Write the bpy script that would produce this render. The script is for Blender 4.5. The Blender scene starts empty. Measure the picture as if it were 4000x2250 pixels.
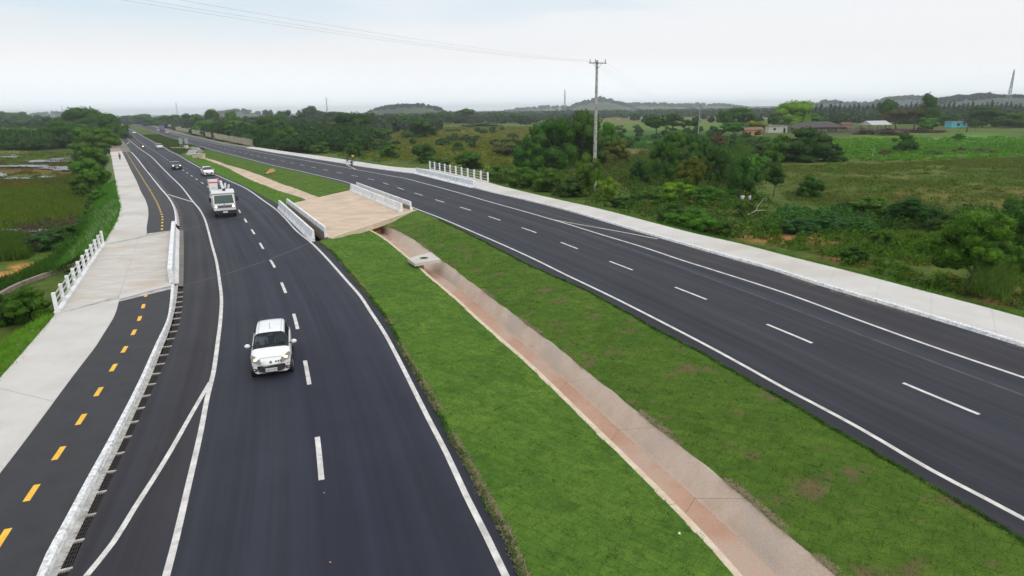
import bpy, bmesh, math, random
import numpy as np
from mathutils import Vector, Matrix
from mathutils.geometry import tessellate_polygon

S = bpy.context.scene
C = S.collection
R = math.radians
random.seed(7)
rng = np.random.default_rng(11)

# ---------------------------------------------------------------- camera
F, CAMH, HY, ROLL = 2450.0, 10.0, 432.0, 0.014        # in pixels of the 4000 px wide photograph
RA = math.atan(ROLL)
PITCH = math.atan((1125 - HY) * math.cos(RA) / F)
cd = bpy.data.cameras.new('camera'); cam = bpy.data.objects.new('camera', cd); C.objects.link(cam)
cam.location = (0, 0, CAMH)
cam.rotation_mode = 'XYZ'
cam.matrix_world = Matrix.Translation((0, 0, CAMH)) @ Matrix.Rotation(R(90) - PITCH, 4, 'X') @ Matrix.Rotation(-RA, 4, 'Z')
cd.sensor_width = 36; cd.lens = 36 * F / 4000.0
cd.clip_start = 0.3; cd.clip_end = 30000
S.camera = cam

# ---------------------------------------------------------------- sky, sun, exposure
SUN_EL, SUN_AZ = R(42), R(135)       # azimuth clockwise from +Y: behind and to the right
W = bpy.data.worlds.new('World'); S.world = W; W.use_nodes = True
wn, wl = W.node_tree.nodes, W.node_tree.links
wn.clear()
out = wn.new('ShaderNodeOutputWorld')
sky = wn.new('ShaderNodeTexSky'); sky.sky_type = 'NISHITA'; sky.sun_disc = False
sky.sun_elevation = SUN_EL; sky.sun_rotation = SUN_AZ; sky.air_density = 1.0; sky.dust_density = 2.0
b1 = wn.new('ShaderNodeBackground'); b1.inputs[1].default_value = 0.12
wl.new(sky.outputs[0], b1.inputs[0])
tc = wn.new('ShaderNodeTexCoord')
sep = wn.new('ShaderNodeSeparateXYZ'); wl.new(tc.outputs['Generated'], sep.inputs[0])
mp = wn.new('ShaderNodeMapping'); mp.inputs['Scale'].default_value = (1.0, 1.0, 6.0)
mp.inputs['Location'].default_value = (0.35, 0.1, 0.25)
wl.new(tc.outputs['Generated'], mp.inputs[0])
nz = wn.new('ShaderNodeTexNoise'); nz.inputs['Scale'].default_value = 1.6; nz.inputs['Detail'].default_value = 3
nz.inputs['Roughness'].default_value = 0.45
wl.new(mp.outputs[0], nz.inputs['Vector'])
ramp = wn.new('ShaderNodeValToRGB')
e = ramp.color_ramp.elements
SK = 1.45
def skc(el_, p, c): el_.position = p; el_.color = tuple(x / SK for x in c) + (1,)
skc(e[0], 0.0, (1.22, 1.32, 1.38)); skc(e[1], 1.0, (1.38, 1.40, 1.43))
for p_, c_ in ((0.03, (1.06, 1.12, 1.16)), (0.075, (0.98, 0.97, 0.985)), (0.115, (0.88, 0.935, 0.975)), (0.145, (0.76, 0.895, 0.985)), (0.24, (0.84, 0.93, 1.0)), (0.5, (1.15, 1.18, 1.20))):
    k = e.new(p_); skc(k, p_, c_)
wl.new(sep.outputs[2], ramp.inputs[0])
b2 = wn.new('ShaderNodeBackground'); wl.new(ramp.outputs[0], b2.inputs[0]); b2.inputs[1].default_value = SK
# cloud cover: nearly closed, thin veils of blue higher up
cov = wn.new('ShaderNodeMapRange'); cov.inputs[1].default_value = 0.44; cov.inputs[2].default_value = 0.60
cov.inputs[3].default_value = 0.0; cov.inputs[4].default_value = 1.0; wl.new(nz.outputs[0], cov.inputs[0])
hi = wn.new('ShaderNodeMapRange'); hi.inputs[1].default_value = 0.07; hi.inputs[2].default_value = 0.15
hi.inputs[3].default_value = 0.0; hi.inputs[4].default_value = 0.30; wl.new(sep.outputs[2], hi.inputs[0])
mu = wn.new('ShaderNodeMath'); mu.operation = 'MULTIPLY'; wl.new(cov.outputs[0], mu.inputs[0]); wl.new(hi.outputs[0], mu.inputs[1])
# brighter cloud banks drifting across the pale blue
cb = wn.new('ShaderNodeMapRange'); cb.inputs[1].default_value = 0.40; cb.inputs[2].default_value = 0.62; cb.inputs[3].default_value = 0.75; cb.inputs[4].default_value = 0.0
wl.new(nz.outputs[0], cb.inputs[0]); cm = wn.new('ShaderNodeMix'); cm.data_type = 'RGBA'; wl.new(cb.outputs[0], cm.inputs[0]); wl.new(ramp.outputs[0], cm.inputs[6]); cm.inputs[7].default_value = (0.945 / SK, 0.94 / SK, 0.955 / SK, 1)
hc = wn.new('ShaderNodeMapRange'); hc.inputs[1].default_value = 0.0; hc.inputs[2].default_value = 0.08; hc.inputs[3].default_value = 0.0; hc.inputs[4].default_value = 1.0; wl.new(sep.outputs[2], hc.inputs[0])
hm = wn.new('ShaderNodeMath'); hm.operation = 'MULTIPLY'; wl.new(cb.outputs[0], hm.inputs[0]); wl.new(hc.outputs[0], hm.inputs[1]); wl.new(hm.outputs[0], cm.inputs[0]); wl.new(cm.outputs[2], b2.inputs[0])
mx = wn.new('ShaderNodeMixShader'); wl.new(mu.outputs[0], mx.inputs[0]); wl.new(b2.outputs[0], mx.inputs[1]); wl.new(b1.outputs[0], mx.inputs[2])
wl.new(mx.outputs[0], out.inputs[0])

ld = bpy.data.lights.new('sun', 'SUN'); ld.energy = 1.0; ld.angle = R(14); ld.color = (1.0, 0.91, 0.78)
sun = bpy.data.objects.new('sun', ld); C.objects.link(sun)
sdir = Vector((math.sin(SUN_AZ) * math.cos(SUN_EL), math.cos(SUN_AZ) * math.cos(SUN_EL), math.sin(SUN_EL)))
sun.rotation_euler = sdir.to_track_quat('Z', 'Y').to_euler()
S.view_settings.view_transform = 'Standard'; S.view_settings.look = 'None'
S.view_settings.exposure = 0.0; S.view_settings.gamma = 1.0; S.view_settings.use_curve_mapping = False
S.render.engine = 'CYCLES'
S.cycles.max_bounces = 6; S.cycles.volume_bounces = 2; S.cycles.transparent_max_bounces = 12

# ---------------------------------------------------------------- helpers
def G(px, py, z=0.0):
    """a surveyed point of the photograph, as a place in the world at height z"""
    u = px - 2000.0; v = 1125.0 - py
    U = u * math.cos(RA) + v * math.sin(RA); V = -u * math.sin(RA) + v * math.cos(RA)
    dy = F * math.cos(PITCH) + V * math.sin(PITCH); dz = -F * math.sin(PITCH) + V * math.cos(PITCH)
    t = (z - CAMH) / dz
    return Vector((U * t, dy * t, z))
def D(px, py, dist):
    """the place at horizontal depth dist seen at that pixel"""
    u = px - 2000.0; v = 1125.0 - py
    U = u * math.cos(RA) + v * math.sin(RA); V = -u * math.sin(RA) + v * math.cos(RA)
    dy = F * math.cos(PITCH) + V * math.sin(PITCH); dz = -F * math.sin(PITCH) + V * math.cos(PITCH)
    t = dist / dy
    return Vector((U * t, dist, CAMH + dz * t))
def yh(px): return HY - ROLL * (px - 2000)
def GP(pts, z=0.0): return [G(a, b, z) for a, b in pts]

def tag(o, label=None, cat=None, group=None, kind=None):
    if label: o['label'] = label
    if cat: o['category'] = cat
    if group: o['group'] = group
    if kind: o['kind'] = kind
    return o
def empty(name, loc=(0, 0, 0), rz=0.0, label=None, cat=None, group=None):
    o = bpy.data.objects.new(name, None); C.objects.link(o)
    o.location = loc; o.rotation_euler = (0, 0, rz); o.empty_display_size = 0.2
    return tag(o, label, cat, group)
def mesh(name, vs, fs, mats, smooth=False, sharp=None):
    me = bpy.data.meshes.new(name)
    me.from_pydata([tuple(v) for v in vs], [], fs)
    for m in (mats if isinstance(mats, (list, tuple)) else [mats]): me.materials.append(m)
    if smooth:
        me.polygons.foreach_set('use_smooth', [True] * len(me.polygons))
        if sharp: me.set_sharp_from_angle(angle=R(sharp))
    me.update()
    return me
def obj(name, me, parent=None, loc=None, rot=None, scl=None):
    o = bpy.data.objects.new(name, me); C.objects.link(o)
    if parent: o.parent = parent
    if loc is not None: o.location = loc
    if rot is not None: o.rotation_euler = rot
    if scl is not None: o.scale = scl
    return o
def tree_copy(o, parent=None):
    c = o.copy(); C.objects.link(c)
    if parent: c.parent = parent
    for ch in list(o.children): tree_copy(ch, c)
    return c

class MB:
    """collects shapes into one mesh"""
    def __init__(s): s.v = []; s.f = []
    def add(s, vs, fs):
        n = len(s.v); s.v += [tuple(v) for v in vs]; s.f += [tuple(i + n for i in f) for f in fs]; return s
    def box(s, a, b, m=None, taper=None):
        x0, y0, z0 = a; x1, y1, z1 = b
        vs = [(x0, y0, z0), (x1, y0, z0), (x1, y1, z0), (x0, y1, z0), (x0, y0, z1), (x1, y0, z1), (x1, y1, z1), (x0, y1, z1)]
        if taper:
            cx, cy = (x0 + x1) / 2, (y0 + y1) / 2
            vs = vs[:4] + [(cx + (x - cx) * taper, cy + (y - cy) * taper, z) for x, y, z in vs[4:]]
        if m: vs = [m @ Vector(v) for v in vs]
        return s.add(vs, [(3, 2, 1, 0), (4, 5, 6, 7), (0, 1, 5, 4), (1, 2, 6, 5), (2, 3, 7, 6), (3, 0, 4, 7)])
    def tube(s, p, q, r, r2=None, n=8, caps=True):
        p = Vector(p); q = Vector(q); r2 = r if r2 is None else r2
        d = (q - p).normalized(); a = d.orthogonal().normalized(); b = d.cross(a)
        vs = []
        for c, rr in ((p, r), (q, r2)):
            for i in range(n):
                t = 2 * math.pi * i / n; vs.append(c + a * math.cos(t) * rr + b * math.sin(t) * rr)
        fs = [(i, (i + 1) % n, n + (i + 1) % n, n + i) for i in range(n)]
        if caps: fs += [tuple(range(n))[::-1], tuple(range(n, 2 * n))]
        return s.add(vs, fs)
    def path(s, pts, r, n=6):
        pts = [Vector(p) for p in pts]
        rs = r if isinstance(r, (list, tuple)) else [r] * len(pts)
        vs = []
        a = (pts[1] - pts[0]).orthogonal().normalized()
        for i, p in enumerate(pts):
            d = (pts[min(i + 1, len(pts) - 1)] - pts[max(i - 1, 0)]).normalized()
            a = (a - d * a.dot(d)).normalized(); b = d.cross(a)
            for k in range(n):
                t = 2 * math.pi * k / n; vs.append(p + (a * math.cos(t) + b * math.sin(t)) * rs[i])
        fs = []
        for i in range(len(pts) - 1):
            for k in range(n):
                fs.append((i * n + k, i * n + (k + 1) % n, (i + 1) * n + (k + 1) % n, (i + 1) * n + k))
        fs += [tuple(range(n))[::-1], tuple(range((len(pts) - 1) * n, len(pts) * n))]
        return s.add(vs, fs)
    def ball(s, c, r, n=8, m=6):
        c = Vector(c); r = Vector(r) if hasattr(r, '__len__') else Vector((r, r, r))
        vs = [c + Vector((0, 0, r.z))]
        for i in range(1, m):
            ph = math.pi * i / m
            for k in range(n):
                t = 2 * math.pi * k / n
                vs.append(c + Vector((r.x * math.sin(ph) * math.cos(t), r.y * math.sin(ph) * math.sin(t), r.z * math.cos(ph))))
        vs.append(c - Vector((0, 0, r.z)))
        fs = [(0, 1 + k, 1 + (k + 1) % n) for k in range(n)]
        for i in range(m - 2):
            for k in range(n):
                a = 1 + i * n; fs.append((a + k, a + n + k, a + n + (k + 1) % n, a + (k + 1) % n))
        a = 1 + (m - 2) * n; fs += [(len(vs) - 1, a + (k + 1) % n, a + k) for k in range(n)]
        return s.add(vs, fs)
    def build(s, name, mat_, parent=None, smooth=False, sharp=None, bevel=0.0):
        o = obj(name, mesh(name, s.v, s.f, mat_, smooth, sharp), parent)
        if bevel:
            md = o.modifiers.new('bevel', 'BEVEL'); md.width = bevel; md.segments = 2; md.limit_method = 'ANGLE'
            md.angle_limit = R(40)
        return o

# polylines in the world
def ext(pl, a=0.0, b=0.0):
    pl = list(pl)
    if a: pl.insert(0, pl[0] + (pl[0] - pl[1]).normalized() * a)
    if b: pl.append(pl[-1] + (pl[-1] - pl[-2]).normalized() * b)
    return pl
def smoothpl(pl, step=1.0, grow=0.0):
    """Catmull-Rom through the points, then evenly spaced"""
    P = [pl[0] * 2 - pl[1]] + list(pl) + [pl[-1] * 2 - pl[-2]]
    o = []
    for i in range(1, len(P) - 2):
        p0, p1, p2, p3 = P[i - 1:i + 3]
        n = max(2, int((p2 - p1).length / max(step, 0.01)))
        n = min(n, 40)
        # centripetal knots
        def kn(t, a, b): return t + max((b - a).length, 1e-4) ** 0.5
        t0 = 0.0; t1 = kn(t0, p0, p1); t2 = kn(t1, p1, p2); t3 = kn(t2, p2, p3)
        for j in range(n):
            t = t1 + (t2 - t1) * j / n
            A1 = p0 * ((t1 - t) / (t1 - t0)) + p1 * ((t - t0) / (t1 - t0))
            A2 = p1 * ((t2 - t) / (t2 - t1)) + p2 * ((t - t1) / (t2 - t1))
            A3 = p2 * ((t3 - t) / (t3 - t2)) + p3 * ((t - t2) / (t3 - t2))
            B1 = A1 * ((t2 - t) / (t2 - t0)) + A2 * ((t - t0) / (t2 - t0))
            B2 = A2 * ((t3 - t) / (t3 - t1)) + A3 * ((t - t1) / (t3 - t1))
            o.append(B1 * ((t2 - t) / (t2 - t1)) + B2 * ((t - t1) / (t2 - t1)))
    o.append(pl[-1].copy())
    return o
def arclen(pl):
    L = [0.0]
    for a, b in zip(pl, pl[1:]): L.append(L[-1] + (b - a).length)
    return L
def at(pl, s, L=None):
    L = L or arclen(pl)
    s = min(max(s, 0), L[-1] - 1e-6)
    lo, hi_ = 0, len(L) - 1
    while hi_ - lo > 1:
        m = (lo + hi_) // 2
        if L[m] <= s: lo = m
        else: hi_ = m
    t = (s - L[lo]) / max(L[hi_] - L[lo], 1e-9)
    return pl[lo].lerp(pl[hi_], t), (pl[hi_] - pl[lo]).normalized()
def resample(pl, n):
    L = arclen(pl); return [at(pl, L[-1] * i / (n - 1), L)[0] for i in range(n)]
def sidevec(d): return Vector((d.y, -d.x, 0)).normalized()      # to the right of travel
def offset(pl, off, dz=0.0):
    o = []
    for i, p in enumerate(pl):
        d = pl[min(i + 1, len(pl) - 1)] - pl[max(i - 1, 0)]
        q = p + sidevec(d) * off; q.z += dz; o.append(q)
    return o
def loft(rows):
    """rows: lists of points of equal length -> verts, faces"""
    n = len(rows[0]); vs = [p for r in rows for p in r]; fs = []
    for j in range(len(rows) - 1):
        for i in range(n - 1):
            a = j * n + i; fs.append((a, a + 1, a + n + 1, a + n))
    return vs, fs
def fill(poly, z=None):
    ps = [Vector((p.x, p.y, 0)) for p in poly]
    tris = tessellate_polygon([ps])
    vs = [Vector((p.x, p.y, p.z if z is None else z)) for p in poly]
    fs = []
    for a, b, c in tris:
        n = (ps[b] - ps[a]).cross(ps[c] - ps[a])
        fs.append((a, b, c) if n.z > 0 else (a, c, b))
    return vs, fs
def upface(vs, fs):
    o = []
    for f in fs:
        a, b, c = Vector(vs[f[0]]), Vector(vs[f[1]]), Vector(vs[f[2]])
        o.append(f if (b - a).cross(c - a).z >= 0 else tuple(reversed(f)))
    return o
def sheet(name, vs, fs, m, parent=None, kind=None, smooth=False):
    o = obj(name, mesh(name, vs, upface(vs, fs), m, smooth), parent)
    if kind: o['kind'] = kind
    return o
def line_mesh(pl, w, z):
    a = offset(pl, -w / 2); b = offset(pl, w / 2)
    vs, fs = loft([a, b])
    return [Vector((v.x, v.y, z)) for v in vs], fs

# ---------------------------------------------------------------- materials
def ramp_node(nt, stops, fac):
    r = nt.nodes.new('ShaderNodeValToRGB'); el = r.color_ramp.elements
    el[0].position = stops[0][0]; el[0].color = (*stops[0][1], 1)
    el[1].position = stops[-1][0]; el[1].color = (*stops[-1][1], 1)
    for p, c in stops[1:-1]:
        q = el.new(p); q.color = (*c, 1)
    nt.links.new(fac, r.inputs[0]); return r.outputs[0]
def noise(nt, vec, scale, detail=4, rough=0.6, stretch=None):
    if stretch:
        m = nt.nodes.new('ShaderNodeMapping'); m.inputs['Scale'].default_value = stretch
        if len(stretch) == 3: nt.links.new(vec, m.inputs[0]); vec = m.outputs[0]
    n = nt.nodes.new('ShaderNodeTexNoise'); n.inputs['Scale'].default_value = scale
    n.inputs['Detail'].default_value = detail; n.inputs['Roughness'].default_value = rough
    nt.links.new(vec, n.inputs['Vector']); return n.outputs[0]
def mixc(nt, fac, a, b, mode='MIX'):
    m = nt.nodes.new('ShaderNodeMix'); m.data_type = 'RGBA'; m.blend_type = mode
    for s, v in ((m.inputs[0], fac), (m.inputs[6], a), (m.inputs[7], b)):
        if isinstance(v, (int, float)): s.default_value = v
        elif isinstance(v, (tuple, list)): s.default_value = (*v, 1)
        else: nt.links.new(v, s)
    return m.outputs[2]
def newmat(name):
    m = bpy.data.materials.new(name); m.use_nodes = True
    nt = m.node_tree; b = nt.nodes['Principled BSDF']
    t = nt.nodes.new('ShaderNodeTexCoord')
    g = nt.nodes.new('ShaderNodeNewGeometry')
    return m, nt, b, g.outputs['Position'], t.outputs['Object']
def bump(nt, b, h, strength=0.3, dist=0.02):
    n = nt.nodes.new('ShaderNodeBump'); n.inputs['Strength'].default_value = strength; n.inputs['Distance'].default_value = dist
    nt.links.new(h, n.inputs['Height']); nt.links.new(n.outputs[0], b.inputs['Normal'])
def surf(name, c1, c2, scale=1.0, c3=None, scale2=None, rough=0.8, bmp=0.2, bscale=40, metal=0.0, stretch=None, spec=0.5, fine=0.25):
    """two or three colours laid out by noise at two scales, plus fine grain"""
    m, nt, b, pos, ob = newmat(name)
    n1 = noise(nt, pos, scale, 5, 0.65, stretch)
    col = ramp_node(nt, [(0.35, c1), (0.65, c2)], n1)
    if c3:
        n2 = noise(nt, pos, scale2 or scale * 0.2, 3, 0.6)
        mr = nt.nodes.new('ShaderNodeMapRange'); mr.inputs[1].default_value = 0.48; mr.inputs[2].default_value = 0.66
        nt.links.new(n2, mr.inputs[0])
        col = mixc(nt, mr.outputs[0], col, c3)
    n3 = noise(nt, pos, bscale, 3, 0.7)
    g = ramp_node(nt, [(0.25, (1 - fine,) * 3), (0.75, (1 + fine,) * 3)], n3)
    col = mixc(nt, 1.0, col, g, 'MULTIPLY')
    nt.links.new(col, b.inputs['Base Color'])
    b.inputs['Roughness'].default_value = rough; b.inputs['Metallic'].default_value = metal
    b.inputs['Specular IOR Level'].default_value = spec
    if bmp: bump(nt, b, n3, bmp, 0.03)
    return m
def plain(name, c, rough=0.5, metal=0.0, emit=None, es=1.0, coat=0.0, spec=0.5, var=0.06):
    m, nt, b, pos, ob = newmat(name)
    n = noise(nt, ob, 6.0, 3, 0.6)
    col = ramp_node(nt, [(0.3, tuple(x * (1 - var) for x in c)), (0.7, tuple(min(1, x * (1 + var)) for x in c))], n)
    nt.links.new(col, b.inputs['Base Color'])
    b.inputs['Roughness'].default_value = rough; b.inputs['Metallic'].default_value = metal
    b.inputs['Coat Weight'].default_value = coat; b.inputs['Specular IOR Level'].default_value = spec
    if emit:
        b.inputs['Emission Color'].default_value = (*emit, 1); b.inputs['Emission Strength'].default_value = es
    return m
def leafmat(name='leaves', transl=0.35, dark=0.55, scale=1.3):
    """foliage: tint carried by each object, broken up clump by clump and leaf by leaf"""
    m, nt, b, pos, ob = newmat(name)
    oi = nt.nodes.new('ShaderNodeObjectInfo')
    n1 = noise(nt, pos, scale, 3, 0.6)
    v = nt.nodes.new('ShaderNodeTexWhiteNoise'); v.noise_dimensions = '3D'
    sn = nt.nodes.new('ShaderNodeVectorMath'); sn.operation = 'SNAP'; sn.inputs[1].default_value = (0.22, 0.22, 0.22)
    nt.links.new(pos, sn.inputs[0]); nt.links.new(sn.outputs[0], v.inputs[0])
    a = ramp_node(nt, [(0.30, (0.62, 0.70, 0.72)), (0.55, (1, 1, 1)), (0.78, (1.45, 1.30, 0.95))], n1)
    w = ramp_node(nt, [(0.0, (0.72, 0.72, 0.72)), (1.0, (1.35, 1.3, 1.2))], v.outputs[0])
    col = mixc(nt, 1.0, oi.outputs['Color'], a, 'MULTIPLY'); col = mixc(nt, 1.0, col, w, 'MULTIPLY')
    nt.links.new(col, b.inputs['Base Color']); b.inputs['Roughness'].default_value = 0.6
    b.inputs['Specular IOR Level'].default_value = 0.07
    tr = nt.nodes.new('ShaderNodeBsdfTranslucent'); nt.links.new(col, tr.inputs[0])
    ms = nt.nodes.new('ShaderNodeMixShader'); ms.inputs[0].default_value = transl
    nt.links.new(b.outputs[0], ms.inputs[1]); nt.links.new(tr.outputs[0], ms.inputs[2])
    nt.links.new(ms.outputs[0], nt.nodes['Material Output'].inputs[0])
    return m

M = {}
M['leaf'] = leafmat()
M['bark'] = surf('bark', (0.09, 0.07, 0.05), (0.16, 0.13, 0.10), 3, rough=0.9, stretch=(1, 1, 0.2))
def asphalt(name, base, seed=0.0):
    """streaks and wheel tracks run along the lanes (UV: metres across, metres along)"""
    m, nt, b, pos, ob = newmat(name)
    uv = nt.nodes.new('ShaderNodeUVMap'); uv.uv_map = 'lane'
    off = nt.nodes.new('ShaderNodeMapping'); off.inputs['Location'].default_value = (seed, seed * 3, 0); nt.links.new(uv.outputs[0], off.inputs[0])
    n1 = noise(nt, off.outputs[0], 1.0, 4, 0.6, (1.5, 0.022, 1.0))
    n5 = noise(nt, off.outputs[0], 1.0, 3, 0.6, (5.0, 0.05, 1.0))
    n6 = noise(nt, off.outputs[0], 1.0, 2, 0.5, (0.35, 0.012, 1.0))
    n2 = noise(nt, pos, 0.22, 5, 0.65)
    n3 = noise(nt, pos, 55, 3, 0.8)
    c = tuple(base)
    col = ramp_node(nt, [(0.32, tuple(x * 0.90 for x in c)), (0.5, c), (0.68, (c[0]*1.12, c[1]*1.14, c[2]*1.20))], n1)
    col = mixc(nt, 1.0, col, ramp_node(nt, [(0.3, (0.94,)*3), (0.5, (1,)*3), (0.78, (1.15, 1.15, 1.16))], n5), 'MULTIPLY')
    col = mixc(nt, 1.0, col, ramp_node(nt, [(0.35, (0.86, 0.90, 1.0)), (0.65, (1.16, 1.08, 1.0))], n6), 'MULTIPLY')
    col = mixc(nt, 1.0, col, ramp_node(nt, [(0.3, (0.84, 0.84, 0.86)), (0.7, (1.2, 1.18, 1.16))], n2), 'MULTIPLY')
    col = mixc(nt, 1.0, col, ramp_node(nt, [(0.25, (0.70,)*3), (0.75, (1.35, 1.32, 1.3))], n3), 'MULTIPLY')
    nt.links.new(col, b.inputs['Base Color'])
    rr_ = nt.nodes.new('ShaderNodeMapRange'); rr_.inputs[1].default_value = .3; rr_.inputs[2].default_value = .7; rr_.inputs[3].default_value = .80; rr_.inputs[4].default_value = .62
    nt.links.new(n1, rr_.inputs[0]); nt.links.new(rr_.outputs[0], b.inputs['Roughness']); b.inputs['Specular IOR Level'].default_value = 0.24
    bump(nt, b, n3, 0.35, 0.01)
    return m
M['asphalt'] = asphalt('asphalt', (0.021, 0.0245, 0.037))
M['asphalt2'] = asphalt('asphalt_worn', (0.0235, 0.026, 0.036), 17.0)
M['shoulder'] = asphalt('shoulder_asphalt', (0.026, 0.0275, 0.036), 31.0)
M['seam'] = surf('pale_seam', (0.034, 0.036, 0.048), (0.075, 0.077, 0.088), 1.2, rough=0.8, fine=0.3)
M['cycle'] = surf('cycle_asphalt', (0.022, 0.022, 0.027), (0.032, 0.032, 0.037), 1.2, rough=0.75, bscale=60, fine=0.4)
M['oldpave'] = surf('old_pavement', (0.14, 0.13, 0.12), (0.21, 0.19, 0.165), 0.5, rough=0.9)
M['paint'] = surf('road_paint', (0.46, 0.45, 0.43), (0.74, 0.73, 0.70), 2.2, rough=0.6, bscale=45, fine=0.22, bmp=0.1)
M['wornpaint'] = surf('worn_paint', (0.42, 0.42, 0.40), (0.60, 0.59, 0.56), 9, rough=0.7, bscale=60, fine=0.25)
M['yellow'] = surf('yellow_paint', (0.78, 0.42, 0.02), (0.88, 0.52, 0.04), 5, rough=0.6, bscale=40, fine=0.22, bmp=0.1)
M['path'] = surf('path_concrete', (0.53, 0.515, 0.485), (0.60, 0.585, 0.56), 0.5, (0.48, 0.445, 0.395), 0.12, rough=0.9, bscale=30, fine=0.10, stretch=(1, 1, 1))
M['deck'] = surf('deck_concrete', (0.48, 0.455, 0.42), (0.60, 0.58, 0.55), 0.9, (0.50, 0.43, 0.35), 0.3, rough=0.9, bscale=25, fine=0.10, stretch=(0.4, 2.2, 1))
M['whitewash'] = surf('whitewash', (0.74, 0.76, 0.78), (0.86, 0.87, 0.87), 3.5, (0.60, 0.62, 0.64), 1.8, rough=0.75, bscale=35, fine=0.08, stretch=(1, 1, 0.25))
M['kerbwash'] = surf('kerb_whitewash', (0.62, 0.64, 0.66), (0.84, 0.85, 0.85), 3.5, (0.44, 0.45, 0.46), 6.0, rough=0.85, bscale=14, fine=0.22)
M['gutter'] = surf('gutter_concrete', (0.27, 0.26, 0.24), (0.52, 0.51, 0.49), 3.0, rough=0.9, bscale=30, fine=0.2)
M['rawconc'] = surf('raw_concrete', (0.20, 0.16, 0.13), (0.33, 0.27, 0.22), 2.0, rough=0.9, stretch=(1, 1, 0.4))
M['slab'] = surf('sandy_slab', (0.54, 0.40, 0.28), (0.62, 0.51, 0.40), 0.7, (0.47, 0.38, 0.29), 0.35, rough=0.95, bscale=14, fine=0.16, stretch=(0.7, 1.2, 1))
M['clay'] = surf('clay', (0.36, 0.16, 0.065), (0.48, 0.26, 0.12), 1.5, rough=0.95, bscale=12)
M['cream'] = surf('cream_concrete', (0.56, 0.45, 0.33), (0.66, 0.57, 0.44), 2.0, rough=0.9, fine=0.12)
M['channel'] = surf('channel_concrete', (0.55, 0.44, 0.345), (0.62, 0.53, 0.445), 1.1, (0.50, 0.43, 0.37), 0.3, rough=0.95, bscale=18, fine=0.14)  # wall paler than the floor: its lit look is put into the colour
M['chfloor'] = surf('channel_floor', (0.43, 0.265, 0.19), (0.50, 0.345, 0.265), 0.6, (0.47, 0.36, 0.29), 0.3, rough=0.95, bscale=18, fine=0.14)  # red-brown floor, deepened in colour to set off the lit wall
M['dark'] = plain('pit_shade', (0.008, 0.007, 0.006), 0.95)  # near-black colour stands for the shade inside pits and openings
M['steel'] = plain('rusty_steel', (0.035, 0.03, 0.026), 0.8, 0.0)
M['galv'] = plain('galvanised_pipe', (0.50, 0.51, 0.51), 0.5, 0.2)
# ---------------------------------------------------------------- surveyed lines (near -> far)
L0 = [(0,1478),(83,1385),(199,1250),(219,1228),(300,1105),(402,957),(431,907),(460,853),(470,800),(464,784),(455,737),(449,690),(443,659),(435,613),(431,597)]
L1 = [(0,1850),(90,1733),(228,1547),(300,1450),(377,1350),(397,1317),(445,1239),(460,1197),(466,1168),(500,1050),(540,934),(567,922),(573,887),(579,845),(579,820),(569,783),(551,750),(534,709),(512,666),(494,628),(477,594)]
L2 = [(145,2250),(179,2168),(255,2030),(317,1912),(386,1788),(483,1609),(545,1485),(607,1347),(652,1250),(662,1197),(669,1114),(676,1000),(682,905),(683,845),(677,812),(658,775),(624,735),(593,695),(561,655),(534,620),(512,594)]
L3 = [(221,2250),(276,2140),(349,1988),(414,1850),(476,1726),(535,1595),(587,1478),(628,1374),(656,1305),(673,1250),(688,1180),(695,1114),(698,1000),(700,903),(700,858),(689,816),(668,778),(633,737),(600,697),(568,657),(540,621),(516,594)]
GR = [(266,2250),(304,2154),(373,2002),(421,1899),(483,1768),(545,1630),(607,1498),(663,1367),(685,1310),(704,1247),(712,1181),(716,1114),(718,1000),(716,903),(710,853),(700,812),(679,779),(642,735),(611,695),(586,670),(565,652),(540,622),(515,596),(507,583),(471,537),(464,515),(462,500)]
S1 = [(649,2250),(687,2106),(732,1913),(783,1692),(811,1547),(832,1464),(852,1326),(861,1250),(865,1164),(857,1094),(845,1019),(828,957),(812,895),(799,854),(778,816),(754,788),(711,732),(667,689),(630,652),(593,614),(549,583),(518,558),(490,534),(481,518)]
GORE1 = [(338,2250),(442,2120),(524,1988),(621,1837),(683,1733),(749,1616),(821,1492)]
DA = [(1264,1990),(1256,1875),(1239,1703),(1207,1494),(1190,1402),(1162,1282),(1146,1223),(1112,1134),(1096,1096),(1067,1033),(1053,1011),(1025,966),(1012,944),(992,911),(980,893),(963,868),(954,852),(938,830),(931,818),(875,770),(796,719),(756,692),(723,670),(672,636),(624,604),(549,555),(506,515),(487,493)]
S2 = [(1975,2250),(1901,2095),(1820,1934),(1745,1772),(1671,1630),(1596,1480),(1545,1380),(1504,1304),(1448,1218),(1407,1156),(1355,1097),(1304,1039),(1259,990),(1217,949),(1159,902),(1116,855),(1079,819),(1033,786),(959,735),(897,707),(835,679),(788,658),(742,633),(695,605),(664,591),(642,577),(599,555),(543,524),(493,496)]
R2 = [(2037,2250),(1969,2089),(1882,1928),(1807,1791),(1745,1679),(1696,1586),(1621,1456),(1573,1380),(1538,1298),(1493,1225),(1442,1160),(1379,1084),(1338,1035),(1290,980),(1240,945),(1207,915),(1165,880),(1120,835),(1083,797),(1030,768),(965,731),(903,703),(842,676),(795,655),(749,631),(702,603),(671,589),(648,575),(604,553),(548,522),(497,494)]
M1 = [(2889,2250),(2849,2198),(2784,2133),(2698,2048),(2607,1956),(2508,1864),(2403,1759),(2311,1667),(2220,1582),(2141,1497),(2036,1398),(2000,1367),(1942,1318),(1876,1267),(1838,1222),(1773,1166),(1735,1128),(1683,1094),(1624,1032),(1593,1011),(1562,984),(1518,946),(1473,915),(1424,890)]
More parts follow.
